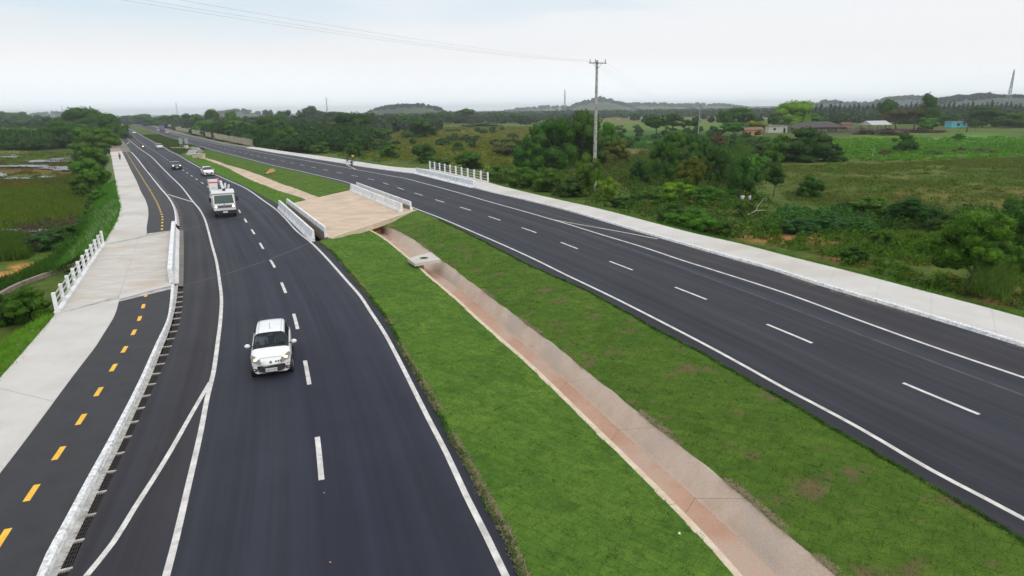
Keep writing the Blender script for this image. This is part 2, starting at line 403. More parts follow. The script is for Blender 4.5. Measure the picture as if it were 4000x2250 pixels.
M2 = [(2945,2250),(2860,2150),(2780,2075),(2700,2005),(2607,1932),(2482,1818),(2377,1707),(2259,1582),(2160,1480),(2050,1372),(1955,1297),(1880,1235),(1835,1190),(1780,1145),(1700,1080),(1640,1025),(1600,985),(1540,945),(1500,915),(1470,893)]
M3 = [(3045,2250),(2948,2152),(2862,2074),(2770,1995),(2692,1923),(2587,1831),(2489,1739),(2390,1654),(2292,1562),(2193,1470),(2089,1385),(2000,1308),(1942,1253),(1890,1211),(1842,1173),(1787,1122),(1718,1073),(1662,1049),(1600,985),(1556,950),(1500,912),(1476,894)]
M4 = [(3261,2250),(3200,2198),(3111,2120),(3033,2048),(2948,1969),(2849,1897),(2770,1825),(2698,1766),(2639,1733),(2580,1687),(2502,1618),(2430,1562),(2357,1503),(2279,1441),(2193,1366),(2102,1300),(2000,1225),(1952,1184),(1890,1142),(1838,1101),(1776,1053),(1725,1015),(1680,982),(1614,935),(1566,906),(1493,880)]
R3 = [(4000,2115),(3825,2008),(3638,1906),(3499,1817),(3266,1682),(3079,1575),(2986,1522),(2800,1415),(2495,1250),(2324,1154),(2200,1095),(2097,1052),(2004,1005),(1880,940),(1786,893),(1693,850),(1619,820),(1560,792),(1460,755),(1371,727),(1265,697),(1160,671),(1066,650),(990,632),(912,611),(850,595),(797,580),(760,569),(706,552),(652,536),(606,518),(545,499),(514,486)]
S3 = [(4000,2027),(3825,1934),(3638,1836),(3359,1673),(3177,1575),(3079,1524),(2800,1370),(2570,1250),(2386,1157),(2206,1071),(2097,1017),(1973,960),(1848,906),(1724,853),(1609,809),(1530,774),(1450,746),(1374,718),(1331,705),(1265,690),(1166,667),(1071,647),(993,627),(915,607),(853,591),(799,576),(760,566),(712,549),(657,535),(611,517),(549,498),(518,485)]
DB = [(3825,1619),(3533,1498),(3165,1337),(2994,1266),(2748,1165),(2625,1117),(2461,1051),(2374,1018),(2254,971),(2182,943),(2081,904),(2028,886),(1941,856),(1896,841),(1821,816),(1780,804),(1724,787),(1689,776),(1643,761),(1615,753),(1572,739),(1548,731),(1512,719),(1491,712),(1461,703),(1441,699),(1408,691),(1385,687),(1353,680),(1302,670),(1240,657),(1180,645),(1120,632),(1065,622),(995,607),(940,595),(890,585),(840,571),(790,558),(740,545),(690,528),(640,512),(580,495),(522,484)]
S4 = [(4000,1475),(3638,1352),(3359,1252),(3079,1149),(2800,1059),(2666,1017),(2511,965),(2355,918),(2200,870),(2159,858),(2066,831),(1911,788),(1799,755),(1745,740),(1652,715),(1575,695),(1528,687),(1391,662),(1248,636),(1124,614),(1071,605),(993,591),(915,576),(840,561),(782,548),(720,534),(673,521),(657,511),(611,498),(564,488),(524,484)]
GORE2 = [(2569,933.5),(2400,901),(2252,875),(2159,858)]
K1 = [(4000,1356),(3778,1286),(3499,1205),(3219,1123),(3000,1052),(2883,1019),(2728,974),(2573,927),(2417,884),(2221,825),(2066,785),(1911,749),(1848,736),(1740,708),(1628,681),(1590,676),(1497,663),(1404,650),(1351,640),(1248,624),(1160,610),(1071,597),(993,583),(967,579),(869,563),(840,556),(782,542),(720,528),(673,517),(646,506),(595,492),(549,484)]
K2 = [(4000,1335),(3778,1268),(3499,1186),(3219,1105),(3000,1036),(2883,1005),(2728,961),(2573,918),(2417,873),(2221,816),(2066,778),(1911,743),(1860,729),(1745,702),(1640,676),(1590,671),(1497,659),(1404,646),(1351,636.5),(1248,621),(1160,607),(1071,594),(993,580.5),(967,577)]
PO = [(4000,1240),(3871,1205),(3638,1144),(3359,1070),(3079,1000),(3000,979),(2883,949),(2728,915),(2573,875),(2417,834),(2278,800),(2221,788),(2097,760),(1973,730),(1907,712),(1790,685),(1674,661),(1559,653),(1466,641),(1373,627),(1280,613),(1155,597),(1071,585),(1016,577),(980,573)]
CY = [(8,2104),(124,1925),(230,1770),(317,1638),(385,1530),(443,1436),(486,1365),(523,1298),(545,1244),(560,1196),(570,1152)]
CY2 = [(632,900),(634,870),(634,847),(628,828),(613,790),(602,771),(586,743),(561,704),(549,684),(524,645),(507,617),(490,589)]

def PL(t, z=0.0, step=0.8, a=14.0, b=0.0): return smoothpl(ext(GP(t, z), a, b), step)
ZC = 0.10        # cycle path and left footpath stand a kerb above the road
ZP = 0.14        # right footpath
ZG = -1.8        # fields
ZL = -0.42       # lawns at the channel
ZF = -1.2       # channel floor

l0 = PL(L0, ZC); l1 = PL(L1, ZC); l2 = PL(L2, ZC + .02); l3 = PL(L3, 0.01); gr = PL(GR, 0.0)
s1 = PL(S1); s2 = PL(S2); r2 = PL(R2); r3 = PL(R3); s3 = PL(S3); s4 = PL(S4); da = PL(DA); db = PL(DB)
k1 = PL(K1); k2 = PL(K2, ZP); po = PL(PO, ZP)

# ---------------------------------------------------------------- terrain
def vnoise(x, y, seed=0):
    """cheap smooth value noise, for laying out ground cover"""
    xi = np.floor(x).astype(np.int64); yi = np.floor(y).astype(np.int64); xf = x - xi; yf = y - yi
    def h(a, b):
        n = (a * 374761393 + b * 668265263 + seed * 974634) & 0xffffffff
        n = ((n ^ (n >> 13)) * 1274126177) & 0xffffffff
        return ((n ^ (n >> 16)) & 0xffff) / 65535.0
    u = xf * xf * (3 - 2 * xf); v = yf * yf * (3 - 2 * yf)
    return (h(xi, yi) * (1 - u) + h(xi + 1, yi) * u) * (1 - v) + (h(xi, yi + 1) * (1 - u) + h(xi + 1, yi + 1) * u) * v
def topx(X, Y, Z):
    """world -> surveyed pixel, arrays"""
    dz = Z - CAMH
    f = Y * math.cos(PITCH) - dz * math.sin(PITCH); up = Y * math.sin(PITCH) + dz * math.cos(PITCH)
    f = np.maximum(f, 0.5)
    U = X / f * F; V = up / f * F
    u = U * math.cos(RA) - V * math.sin(RA); v = U * math.sin(RA) + V * math.cos(RA)
    return 2000 + u, 1125 - v
# ground cover seen in the photograph: centre, half sizes (surveyed), colour
ZONES = [ (2700,455,900,14,(0.075,0.095,0.035)), (3000,452,600,8,(0.07,0.095,0.03)),
 (1500,560,500,30,(0.090,0.085,0.020)), (1900,560,260,45,(0.085,0.080,0.020)), (1850,510,260,14,(0.10,0.092,0.032)),
 (1850,640,160,30,(0.060,0.085,0.016)), (2650,490,330,26,(0.060,0.105,0.024)), (2560,470,300,10,(0.09,0.085,0.045)),
 (2650,530,330,22,(0.030,0.070,0.024)), (2500,600,160,36,(0.10,0.075,0.045)), (2430,680,140,40,(0.07,0.05,0.035)),
 (3000,580,330,40,(0.040,0.085,0.022)), (3500,560,330,30,(0.060,0.135,0.022)), (3850,550,220,28,(0.060,0.145,0.040)),
 (3500,600,600,16,(0.045,0.100,0.016)), (3500,700,650,90,(0.058,0.075,0.022)), (3800,760,300,50,(0.085,0.080,0.030)),
 (3300,520,160,10,(0.045,0.05,0.035)), (3500,507,160,8,(0.075,0.050,0.060)), (3050,660,160,20,(0.055,0.085,0.020)),
 (3250,900,300,90,(0.035,0.055,0.016)), (3100,930,260,26,(0.17,0.10,0.055)), (3330,1010,170,22,(0.15,0.09,0.055)),
 (3900,1150,170,45,(0.15,0.095,0.065)), (3600,1000,260,60,(0.050,0.070,0.020)), (2300,690,60,8,(0.30,0.12,0.055)),
 (2600,760,260,50,(0.045,0.080,0.018)), (2950,890,60,10,(0.34,0.15,0.06)),
 (120,760,330,60,(0.045,0.070,0.014)), (60,660,260,16,(0.085,0.060,0.020)), (150,620,220,18,(0.05,0.09,0.018)),
 (60,870,260,45,(0.050,0.062,0.018)), (120,905,160,16,(0.075,0.058,0.05)), (40,595,60,8,(0.42,0.33,0.30)),
 (130,1045,80,22,(0.42,0.19,0.085)), (40,1075,60,18,(0.40,0.19,0.10)), (60,1000,120,30,(0.045,0.085,0.014)),
 (3400,470,200,8,(0.06,0.11,0.02)), (3750,455,80,6,(0.07,0.12,0.02)), (700,470,500,12,(0.03,0.045,0.02)),
]
na, nr = 230, 210
ang = np.radians(np.linspace(-115, 115, na)); rad = 4.0 * (12000 / 4.0) ** (np.linspace(0, 1, nr) ** 0.93)
A_, Rr = np.meshgrid(ang, rad); X = np.sin(A_) * Rr; Y = np.cos(A_) * Rr
Zt = np.full_like(X, ZG) + 0.25 * (vnoise(X / 14, Y / 14, 3) - 0.5) + 0.12 * (vnoise(X / 3, Y / 3, 4) - 0.5)
leftside = (X < -20)
px_, py_ = topx(X, Y, Zt)
# wetland on the left lies lower
wet = np.exp(-(((px_ - 60) / 330) ** 2 + ((py_ - 690) / 110) ** 2) ** 2) * (Y > 5)
Zt -= wet * 0.22
# beneath roads, lawns and the bridge the ground is cut away
base = np.zeros(X.shape + (3,)); base[:] = (0.048, 0.072, 0.020)
nn = vnoise(X / 30, Y / 30, 9) * 0.6 + vnoise(X / 9, Y / 9, 5) * 0.4
base *= (0.75 + 0.6 * nn)[..., None]
n2 = (vnoise(X / 6, Y / 6, 21) - 0.5) * 0.5 + (vnoise(X / 25, Y / 25, 22) - 0.5) * 0.6
wsum = np.zeros(X.shape)
for cx_, cy_, rx_, ry_, cc in ZONES:
    d = np.sqrt(((px_ - cx_) / rx_) ** 2 + ((py_ - cy_) / ry_) ** 2) + n2 * 0.7
    w = np.clip((1.15 - d) / 0.4, 0, 1) * (Y > 3)
    base = base * (1 - w[..., None]) + np.array(cc) * w[..., None]
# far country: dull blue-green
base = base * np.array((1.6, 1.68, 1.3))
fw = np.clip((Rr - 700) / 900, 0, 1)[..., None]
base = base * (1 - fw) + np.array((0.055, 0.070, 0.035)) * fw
me = bpy.data.meshes.new('ground')
vs = np.stack([X, Y, Zt], -1).reshape(-1, 3)
idx = np.arange(na * nr).reshape(nr, na)
q = np.stack([idx[:-1, :-1], idx[:-1, 1:], idx[1:, 1:], idx[1:, :-1]], -1).reshape(-1, 4)[:, ::-1]
me.vertices.add(len(vs)); me.vertices.foreach_set('co', vs.ravel().astype(np.float32))
me.loops.add(q.size); me.loops.foreach_set('vertex_index', q.ravel().astype(np.int32))
me.polygons.add(len(q)); me.polygons.foreach_set('loop_start', (np.arange(len(q)) * 4).astype(np.int32)); me.polygons.foreach_set('loop_total', np.full(len(q), 4, np.int32))
me.polygons.foreach_set('use_smooth', [True] * len(q))
me.update(calc_edges=True); me.validate()
ca = me.color_attributes.new('cover', 'FLOAT_COLOR', 'POINT')
ca.data.foreach_set('color', np.concatenate([base.reshape(-1, 3), np.ones((na * nr, 1))], 1).ravel().astype(np.float32))
m, nt, b, pos, ob = newmat('ground_cover')
at_ = nt.nodes.new('ShaderNodeAttribute'); at_.attribute_name = 'cover'
n1 = noise(nt, pos, 0.9, 6, 0.75); n3 = noise(nt, pos, 0.16, 4, 0.6)
g1 = ramp_node(nt, [(0.28, (0.50, 0.52, 0.55)), (0.5, (1, 1, 1)), (0.72, (1.55, 1.45, 1.3))], n1)
g2 = ramp_node(nt, [(0.32, (0.72, 0.85, 0.8)), (0.68, (1.35, 1.12, 1.0))], n3)
col = mixc(nt, 1.0, at_.outputs[0], g1, 'MULTIPLY'); col = mixc(nt, 1.0, col, g2, 'MULTIPLY')
nt.links.new(col, b.inputs['Base Color']); b.inputs['Roughness'].default_value = 0.95; b.inputs['Specular IOR Level'].default_value = 0.1
bump(nt, b, n1, 0.9, 0.35)
me.materials.append(m)
o = obj('ground', me); tag(o, kind='structure')

# ---------------------------------------------------------------- marsh water
M['water'] = plain('marsh_water', (0.10, 0.12, 0.13), 0.34, spec=0.8)
def blob(cx, cy, rx, ry, z, seed, n=60, jag=0.42):
    r_ = random.Random(seed); ph = [r_.uniform(0, 6.28) for _ in range(5)]
    pts = []
    for i in range(n):
        t = 2 * math.pi * i / n
        s = 1 + jag * (math.sin(3 * t + ph[0]) * .5 + math.sin(5 * t + ph[1]) * .3 + math.sin(9 * t + ph[2]) * .25 + math.sin(14 * t + ph[3]) * .15)
        pts.append(G(cx + rx * s * math.cos(t), cy + ry * s * math.sin(t), z))
    return fill(pts)
PONDS = [(170,629,75,4),(235,621,40,2.5),(230,656,62,8),(100,648,110,4),(-10,684,30,12),(65,695,60,4),(165,690,45,3),(40,612,40,2.5),(110,899,90,7)]
for i, (cx, cy, rx, ry) in enumerate(PONDS):
    vs, fs = blob(cx, cy, rx, ry, ZG - 0.02 - (0 if i == 9 else 0.0) + 0.14, i + 3)
    sheet('marsh_water', vs, fs, M['water'], kind='structure')

# ---------------------------------------------------------------- roads
def road(name, left, right, m, z=0.0):
    vs, fs = fill([*left, *reversed(right)], z)
    return sheet(name, vs, fs, m, kind='structure')
def uvroad(name, lines, mats, z=0.0, n=420):
    '''carriageway woven between its lines, with a map of metres across and along'''
    rs = [resample(l, n) for l in lines]; rows = []
    for a, b_ in zip(rs, rs[1:]): rows += [a, [p.lerp(q_, .5) for p, q_ in zip(a, b_)]]
    rows.append(rs[-1]); nr_ = len(rows); vs, fs = loft([[Vector((p.x, p.y, z)) for p in r_] for r_ in rows])
    me_ = bpy.data.meshes.new(name); me_.from_pydata([tuple(v) for v in vs], [], upface(vs, fs))
    L = arclen(rows[nr_ // 2]); acc = [0.0] * n; U = []
    for j in range(nr_):
        pass
    ref = np.array([[p.x, p.y] for p in lines[2]]); al = np.array(arclen(lines[2])); pv = np.array([[v[0], v[1]] for v in vs]); d2 = ((pv[:, None] - ref[None]) ** 2).sum(2); ni = np.clip(d2.argmin(1), 1, len(ref) - 2)
    tg = ref[ni + 1] - ref[ni - 1]; tg /= np.linalg.norm(tg, axis=1, keepdims=True); dv = pv - ref[ni]; US = dv[:, 0] * tg[:, 1] - dv[:, 1] * tg[:, 0]; VS = al[ni] + (dv * tg).sum(1)
    uvl = me_.uv_layers.new(name='lane')
    for lp in me_.loops: uvl.data[lp.index].uv = (US[lp.vertex_index], VS[lp.vertex_index])
    for m_ in dict.fromkeys(mats): me_.materials.append(M[m_])
    order = list(dict.fromkeys(mats))
    for p_ in me_.polygons: p_.material_index = order.index(mats[min(v for v in p_.vertices) // n // 2])
    o = obj(name, me_); o['kind'] = 'structure'; return o
uvroad('left_carriageway', [gr, s1, da, s2, r2], ['shoulder', 'asphalt', 'asphalt', 'asphalt'])
uvroad('right_carriageway', [r3, s3, db, s4, k1], ['asphalt2', 'asphalt2', 'asphalt2', 'shoulder'])
# the worn stretch of both carriageways beyond the bridge works
# base under the whole formation so nothing hollow shows at the edges
def skirt(name, pl, z0, z1, m):
    a = [Vector((p.x, p.y, z0)) for p in pl]; b_ = [Vector((p.x, p.y, z1)) for p in pl]
    vs, fs = loft([a, b_]); o = obj(name, mesh(name, vs, fs, m)); o['kind'] = 'structure'; return o

def strip(name, pl, w, z, m, parent=None, kind='structure'):
    vs, fs = line_mesh(pl, w, z); return sheet(name, vs, fs, m, parent, kind)
strip('edge_line', s1, 0.17, 0.004, M['paint']); strip('edge_line', s2, 0.17, 0.004, M['paint'])
strip('edge_line', s3, 0.17, 0.004, M['paint']); strip('edge_line', s4, 0.17, 0.004, M['paint'])
strip('hatch_line', smoothpl(GP(GORE1), 0.5), 0.15, 0.008, M['paint'])
strip('hatch_line', smoothpl(GP(GORE2), 0.5), 0.15, 0.008, M['paint'])
strip('hatch_line', GP([(658,760),(700,773),(749,788)]), 0.17, 0.008, M['paint'])
strip('hatch_line', GP([(495,563),(506,554)]), 0.25, 0.008, M['paint'])
strip('hatch_line', GP([(1391,662),(1351,642)]), 0.2, 0.008, M['paint'])
strip('rumble_line', GP([(481,517),(500,517),(520,518)]), 0.5, 0.009, M['wornpaint'])
vs, fs = fill(GP([(688,1118),(692,1000),(697,898),(722,898),(724,1000),(722,1118)]), -0.003); sheet('road_edge', vs, fs, M['oldpave'], kind='structure')
strip('pale_seam', smoothpl(GP([(2270,905),(2500,985),(2800,1097),(3100,1207),(3400,1322),(3700,1434),(4000,1545)]), 1), 0.16, 0.002, M['seam'])
# lane dashes
def dashes(pl, start, n_max, ln=2.62, per=6.98, ends=None):
    L = arclen(pl); s = start; k_ = 0
    while s + ln < L[-1] and k_ < n_max:
        pts = [at(pl, s + ln * t / 3, L)[0] for t in range(4)]
        vs, fs = line_mesh(pts, 0.16, 0.004)
        sheet('lane_dash', vs, fs, M['paint'], kind='structure')
        s += per; k_ += 1
    return s
def sproj(pl, p):
    L = arclen(pl); best = (1e9, 0)
    for i, q_ in enumerate(pl):
        d_ = (q_ - p).length
        if d_ < best[0]: best = (d_, L[i])
    return best[1]
dashes(da, sproj(da, G(1256,1875)), 60, 2.6, 6.93)
dashes(db, sproj(db, G(3825,1619)), 70, 2.75, 7.22)
# dull seams where the bridges start and end
for t in ([(716,903),(790,880),(1030,828),(1088,812)], [(716,1114),(850,1080),(1060,1010),(1212,948)], [(1613,815),(1750,775),(1848,741)], [(1400,722),(1530,697),(1600,684)]):
    strip('joint_strip', smoothpl(GP(t), 1), 0.05, 0.005, M['oldpave'])

# dirt and old pavement at the far left end
road('old_cycle_path', GP([(477,594),(466,572),(452,540),(447,530)], .05), GP([(512,594),(507,583),(471,537),(464,530)], .05), M['oldpave'], 0.05)
vs, fs = fill(GP([(431,597),(431,572),(433,548),(444,529),(452,540),(466,572),(477,594)], .05)); sheet('dirt_verge', vs, fs, surf('pale_dirt', (0.26,0.20,0.16),(0.34,0.28,0.23),0.6,rough=1.0), kind='structure')
vs, fs = fill(GP([(477,590),(431,594),(431,600),(477,600)], .13)); sheet('concrete_sill', vs, fs, M['path'], kind='structure')

# ---------------------------------------------------------------- left cycle path, footpath, kerb, grating
def cut(pl, p0, p1):
    a = sproj(pl, p0); b_ = sproj(pl, p1); L = arclen(pl)
    n = max(3, int(abs(b_ - a) / 0.6)); return [at(pl, a + (b_ - a) * i / (n - 1), L)[0] for i in range(n)]
big = 1e3
n0 = G(219,1228,ZC); f0 = G(402,957,ZC)
l0n = cut(l0, l0[0], n0); l0f = cut(l0, f0, l0[-1])
l1n = cut(l1, l1[0], G(466,1168,ZC)); l1f = cut(l1, G(567,922,ZC), l1[-1])
l2n = cut(l2, l2[0], G(669,1114,ZC)); l2f = cut(l2, G(682,905,ZC), l2[-1])
# slight steps between the surfaces
def slabs(name, pa, pb, z, step=3.0):
    '''concrete walk poured in bays, a joint between each'''
    o = empty(name); o['kind'] = 'structure'; L_ = arclen(pa)[-1]; n_ = max(2, int(L_ / step)); a = resample(pa, n_ * 4 + 1); b_ = resample(pb, n_ * 4 + 1)
    for i in range(n_):
        A4 = [p.copy() for p in a[i*4:i*4+5]]; B4 = [p.copy() for p in b_[i*4:i*4+5]]; g_ = .006 / max(L_ / n_ / 4, .1)
        A4[0] = A4[0].lerp(A4[1], g_); B4[0] = B4[0].lerp(B4[1], g_); A4[-1] = A4[-1].lerp(A4[-2], g_); B4[-1] = B4[-1].lerp(B4[-2], g_)
        zz = z + random.uniform(-.003, .003)
        r_ = [[Vector((p.x, p.y, zz - .05)) for p in A4], [Vector((p.x, p.y, zz)) for p in A4], [Vector((*p.lerp(q_, .5).xy, zz)) for p, q_ in zip(A4, B4)], [Vector((p.x, p.y, zz)) for p in B4], [Vector((p.x, p.y, zz - .05)) for p in B4]]
        vs, fs = loft(r_); obj('paving_bay', mesh('paving_bay', vs, upface(vs, fs) if False else fs, M['path']), o)
    road('footpath_bed', pa, pb, M['path'], z - .012)
slabs('left_footpath', l0n, l1n, ZC + 0.02); slabs('left_footpath', l0f, l1f, ZC + 0.02)
road('cycle_path', l1n, l2n, M['cycle'], ZC)
road('cycle_path', l1f, l2f, M['cycle'], ZC)
for pl in (l0n, l0f): skirt('path_edge', pl, ZC + 0.02, ZG - 0.3, M['rawconc'])
# yellow dashes
for t, n in ((CY, 11), (CY2, 30)):
    pl = smoothpl(ext(GP(t, ZC), 0.01, 0), 0.3)
    L = arclen(pl)
    if t is CY:
        for p_ in t:
            s_ = sproj(pl, G(p_[0], p_[1], ZC)); pts = [at(pl, s_ - 0.42 + 0.84 * i / 2, L)[0] for i in range(3)]
            if s_ < 0.5:
                d_ = (pl[3] - pl[0]).normalized(); pts = [pl[0] - d_ * 0.42, pl[0], pl[0] + d_ * .42]
            vs, fs = line_mesh(pts, 0.17, ZC + 0.004); sheet('cycle_dash', vs, fs, M['yellow'], kind='structure')
    else:
        s_ = 0.3; 
        while s_ + 1 < L[-1]:
            pts = [at(pl, s_ + 0.80 * i / 2, L)[0] for i in range(3)]
            vs, fs = line_mesh(pts, 0.17, ZC + 0.004); sheet('cycle_dash', vs, fs, M['yellow'], kind='structure'); s_ += 2.05
# deck of the bridge under footpath and cycle path: slabs laid crosswise in two rows
A0, A1 = G(219,1228,ZC), G(402,957,ZC)
B0, B1 = G(466,1160,ZC), G(542,932,ZC)
C0, C1 = G(660,1114,ZC), G(684,905,ZC)
# near and far ends
q_near = [A0, G(466,1154,ZC), G(669,1114,ZC)]
vs, fs = fill(GP([(200,1247),(402,945),(575,912),(686,898),(672,1128),(466,1178)], ZC + .006), ZC + .006); sheet('deck_bed', vs, fs, M['gutter'], kind='structure')
deck = empty('bridge_deck'); deck['kind'] = 'structure'
ns = 20
for row, (a0, a1, b0, b1) in enumerate(((A0, A1, G(466,1156,ZC), G(540,934,ZC)), (G(466,1156,ZC), G(540,934,ZC), G(669,1112,ZC), G(684,903,ZC)))):
    for i in range(ns):
        t0 = i / ns; t1 = (i + 1) / ns - 0.0012
        zz = ZC + 0.022 + random.uniform(-0.004, 0.004)
        mb = MB()
        p = [a0.lerp(a1, t0), b0.lerp(b1, t0), b0.lerp(b1, t1), a0.lerp(a1, t1)]
        if row == 0: p = [x.copy() for x in p]
        ed = 0.012
        c_ = sum(p, Vector()) / 4
        p = [c_ + (x - c_) * (1 - ed / 2) for x in p]
        top = [Vector((x.x, x.y, zz)) for x in p]; bot = [Vector((x.x, x.y, -0.25)) for x in p]
        mb.add(top + bot, [(0,1,2,3),(7,6,5,4),(0,4,5,1),(1,5,6,2),(2,6,7,3),(3,7,4,0)])
        mb.build('deck_slab', M['deck'], deck)
# pale apron wedges at both ends of the deck
for poly in ([(466,1154),(669,1112),(664,1116),(470,1168)], ):
    vs, fs = fill(GP([(466,1152),(669,1108),(669,1116),(600,1133),(540,1150),(466,1169)], ZC + .03), ZC + .03); sheet('concrete_apron', vs, fs, M['path'], kind='structure')
vs, fs = fill(GP([(540,934),(684,903),(682,898),(667,906),(567,925)], ZC + .03), ZC + .03); sheet('concrete_apron', vs, fs, M['path'], kind='structure')

# kerb with gutter, whitewashed
def kerb(name, pa, pb, zt, zb, split=0.45, label=None):
    n = max(4, int(arclen(pa)[-1] / 0.5)); a = resample(pa, n); b_ = resample(pb, n)
    rr = random.Random(5)
    rows = [[Vector((p.x, p.y, zt - 0.12)) for p in a], [Vector((p.x, p.y, zt)) for p in a],
            [Vector((*(p.lerp(q_, split).xy + Vector((rr.uniform(-.012,.012),0))), zt + rr.uniform(-.006, .006))) for p, q_ in zip(a, b_)],
            [Vector((*p.lerp(q_, split + 0.07).xy, zb + 0.01)) for p, q_ in zip(a, b_)],
            [Vector((p.x, p.y, zb)) for p in b_]]
    return rows
for pa, pb in (((l2[0], G(669,1114,ZC)), (l3[0], G(695,1114,0))), ((G(683,880,ZC), l2[-1]), (G(700,880,0), l3[-1]))):
    rows = kerb('kerb', cut(l2, *pa), cut(l3, *pb), ZC + 0.05, 0.0)
    k_ = empty('kerb', rows[0][0])
    near = pa[0] is l2[0]
    tag(k_, 'whitewashed concrete kerb with gutter, the near stretch beside the cycle path and drain grating' if near else 'whitewashed kerb beyond the footbridge, the far stretch between cycle path and road', 'kerb', 'kerbs along the roads')
    o0 = k_.location
    vs, fs = loft(rows[:4]); mm = [v - o0 for v in vs]
    obj('kerb_stone', mesh('kerb_stone', mm, fs, M['kerbwash']), k_)
    vs, fs = loft(rows[3:]); obj('gutter', mesh('gutter', [v - o0 for v in vs], fs, M['gutter']), k_)

# drain grating: panels of bars over a pit coloured near-black as shade, with pale cross beams
gp = MB()
PW, PLn = 0.27, 1.02
for i in range(5): x_ = -PW / 2 + PW * (i + 0.5) / 5; gp.box((x_ - 0.008, 0, -0.03), (x_ + 0.008, PLn, 0.0))
for i in range(1, 6): y_ = PLn * i / 6; gp.box((-PW / 2, y_ - 0.008, -0.026), (PW / 2, y_ + 0.008, 0.003))
gpm = mesh('grate_panel', gp.v, gp.f, M['steel'])
bm_ = MB().box((-PW / 2 - 0.05, -0.035, -0.05), (PW / 2 + 0.03, 0.035, 0.012)); bmm = mesh('cross_beam', bm_.v, bm_.f, M['gutter'])
for which, (p0, p1) in enumerate(((0, 12), (13, 20))):
    ga = smoothpl(ext(GP(GR[p0:p1]), 14.0 if which == 0 else 0, 0), .5); off = offset(ga, -PW / 2)
    pit = offset(ga, -PW); n_ = len(ga)
    g_ = empty('drain_grating', (0, 0, 0))
    tag(g_, 'long steel drain grating beside the near kerb, running to the bottom edge' if which == 0 else 'steel drain grating beside the far kerb, past the footbridge', 'drain grating', 'drain gratings along the kerb')
    rows = [[Vector((p.x, p.y, -0.0)) for p in ga], [Vector((p.x, p.y, -0.3)) for p in ga], [Vector((p.x, p.y, -0.3)) for p in pit], [Vector((p.x, p.y, 0.0)) for p in pit]]
    vs, fs = loft(rows); obj('pit', mesh('pit', vs, fs, M['dark']), g_)
    L = arclen(off); s_ = 0.1
    while s_ + PLn < L[-1]:
        p, d_ = at(off, s_, L); rz = math.atan2(d_.y, d_.x) - math.pi / 2
        obj('grate_panel', gpm, g_, (p.x, p.y, 0.0), (0, 0, rz)); obj('cross_beam', bmm, g_, (p.x, p.y, 0.002), (0, 0, rz + random.uniform(-.06, .06)))
        s_ += PLn + 0.07

# ---------------------------------------------------------------- right kerb and footpath
n = 260
rows = [[Vector((p.x, p.y, 0.0)) for p in resample(cut(k1, k1[0], G(967,579)), n)]]
kk = resample(k2, n)
rows.append([Vector((p.x, p.y, ZP)) for p in offset(kk, -0.24)]); rows.append([Vector((p.x, p.y, ZP + 0.005)) for p in kk]); rows.append([Vector((p.x, p.y, ZP - .1)) for p in kk])
rows[0] = [Vector((p.x, p.y, 0)) for p in offset(kk, -0.30)]
vs, fs = loft(rows); o = obj('kerb', mesh('kerb', vs, fs, M['kerbwash']))
tag(o, 'long low white painted kerb between the right carriageway and its footpath', 'kerb', 'kerbs along the roads')
# the road edge follows the kerb foot
slabs('right_footpath', cut(k2, k2[0], k2[-1]), cut(po, po[0], po[-1]), ZP - 0.001)
skirt('path_edge', po, ZP - 0.004, ZG - .3, M['rawconc'])
vs, fs = fill([*resample(offset(k1, 0.0), 200), *reversed(resample(offset(k1, 1.6), 200))], -0.012); sheet('road_edge', vs, fs, M['oldpave'], kind='structure')

# verges: earth falling away from the paths to the fields
M['verge'] = surf('verge_grass', (0.11, 0.20, 0.026), (0.065, 0.13, 0.020), 1.5, (0.10, 0.085, 0.045), 0.4, rough=0.95, bscale=9, fine=0.45, bmp=0.8)
def verge(pl, sgn, w=3.2, z0=None, ztop=0.02):
    n = max(6, int(arclen(pl)[-1] / 1.2)); a = resample(pl, n); rows = []
    for t, dz in ((0, 0), (0.25, -0.10), (0.6, -0.75), (1.0, -1.0)):
        r_ = []
        for i, p in enumerate(offset(a, sgn * w * t)):
            z = ztop + (ZG - 0.15 - ztop) * (-dz) + (math.sin(i * 1.7) * .05 + math.sin(i * .53) * .06) * (t > 0)
            r_.append(Vector((p.x, p.y, z)))
        rows.append(r_)
    vs, fs = loft(rows); sheet('verge', vs, fs, M['verge'], kind='structure', smooth=True); return a
po_f = cut(po, G(1674,661,ZP), po[-1]); po_n = cut(po, po[0], G(1907,712,ZP))
vg = [verge(po_n, 1), verge(po_f, 1), verge(l0n, -1, 3.0, ztop=0.06), verge(l0f, -1, 3.4, ztop=0.06)]
far_r = smoothpl(GP([(980,573),(954,571),(900,562),(860,552),(782,537),(720,522),(660,505),(600,489),(549,482)], 0.05), 4)
verge(far_r, 1, 3.5)
vs, fs = fill([*GP([(967,579),(869,563),(782,542),(720,528),(646,506),(595,492)], .02), *reversed(GP([(980,573),(900,562),(782,537),(720,522),(650,503),(600,489)], .02))], 0.03)
sheet('dirt_verge', vs, fs, M['oldpave'], kind='structure')

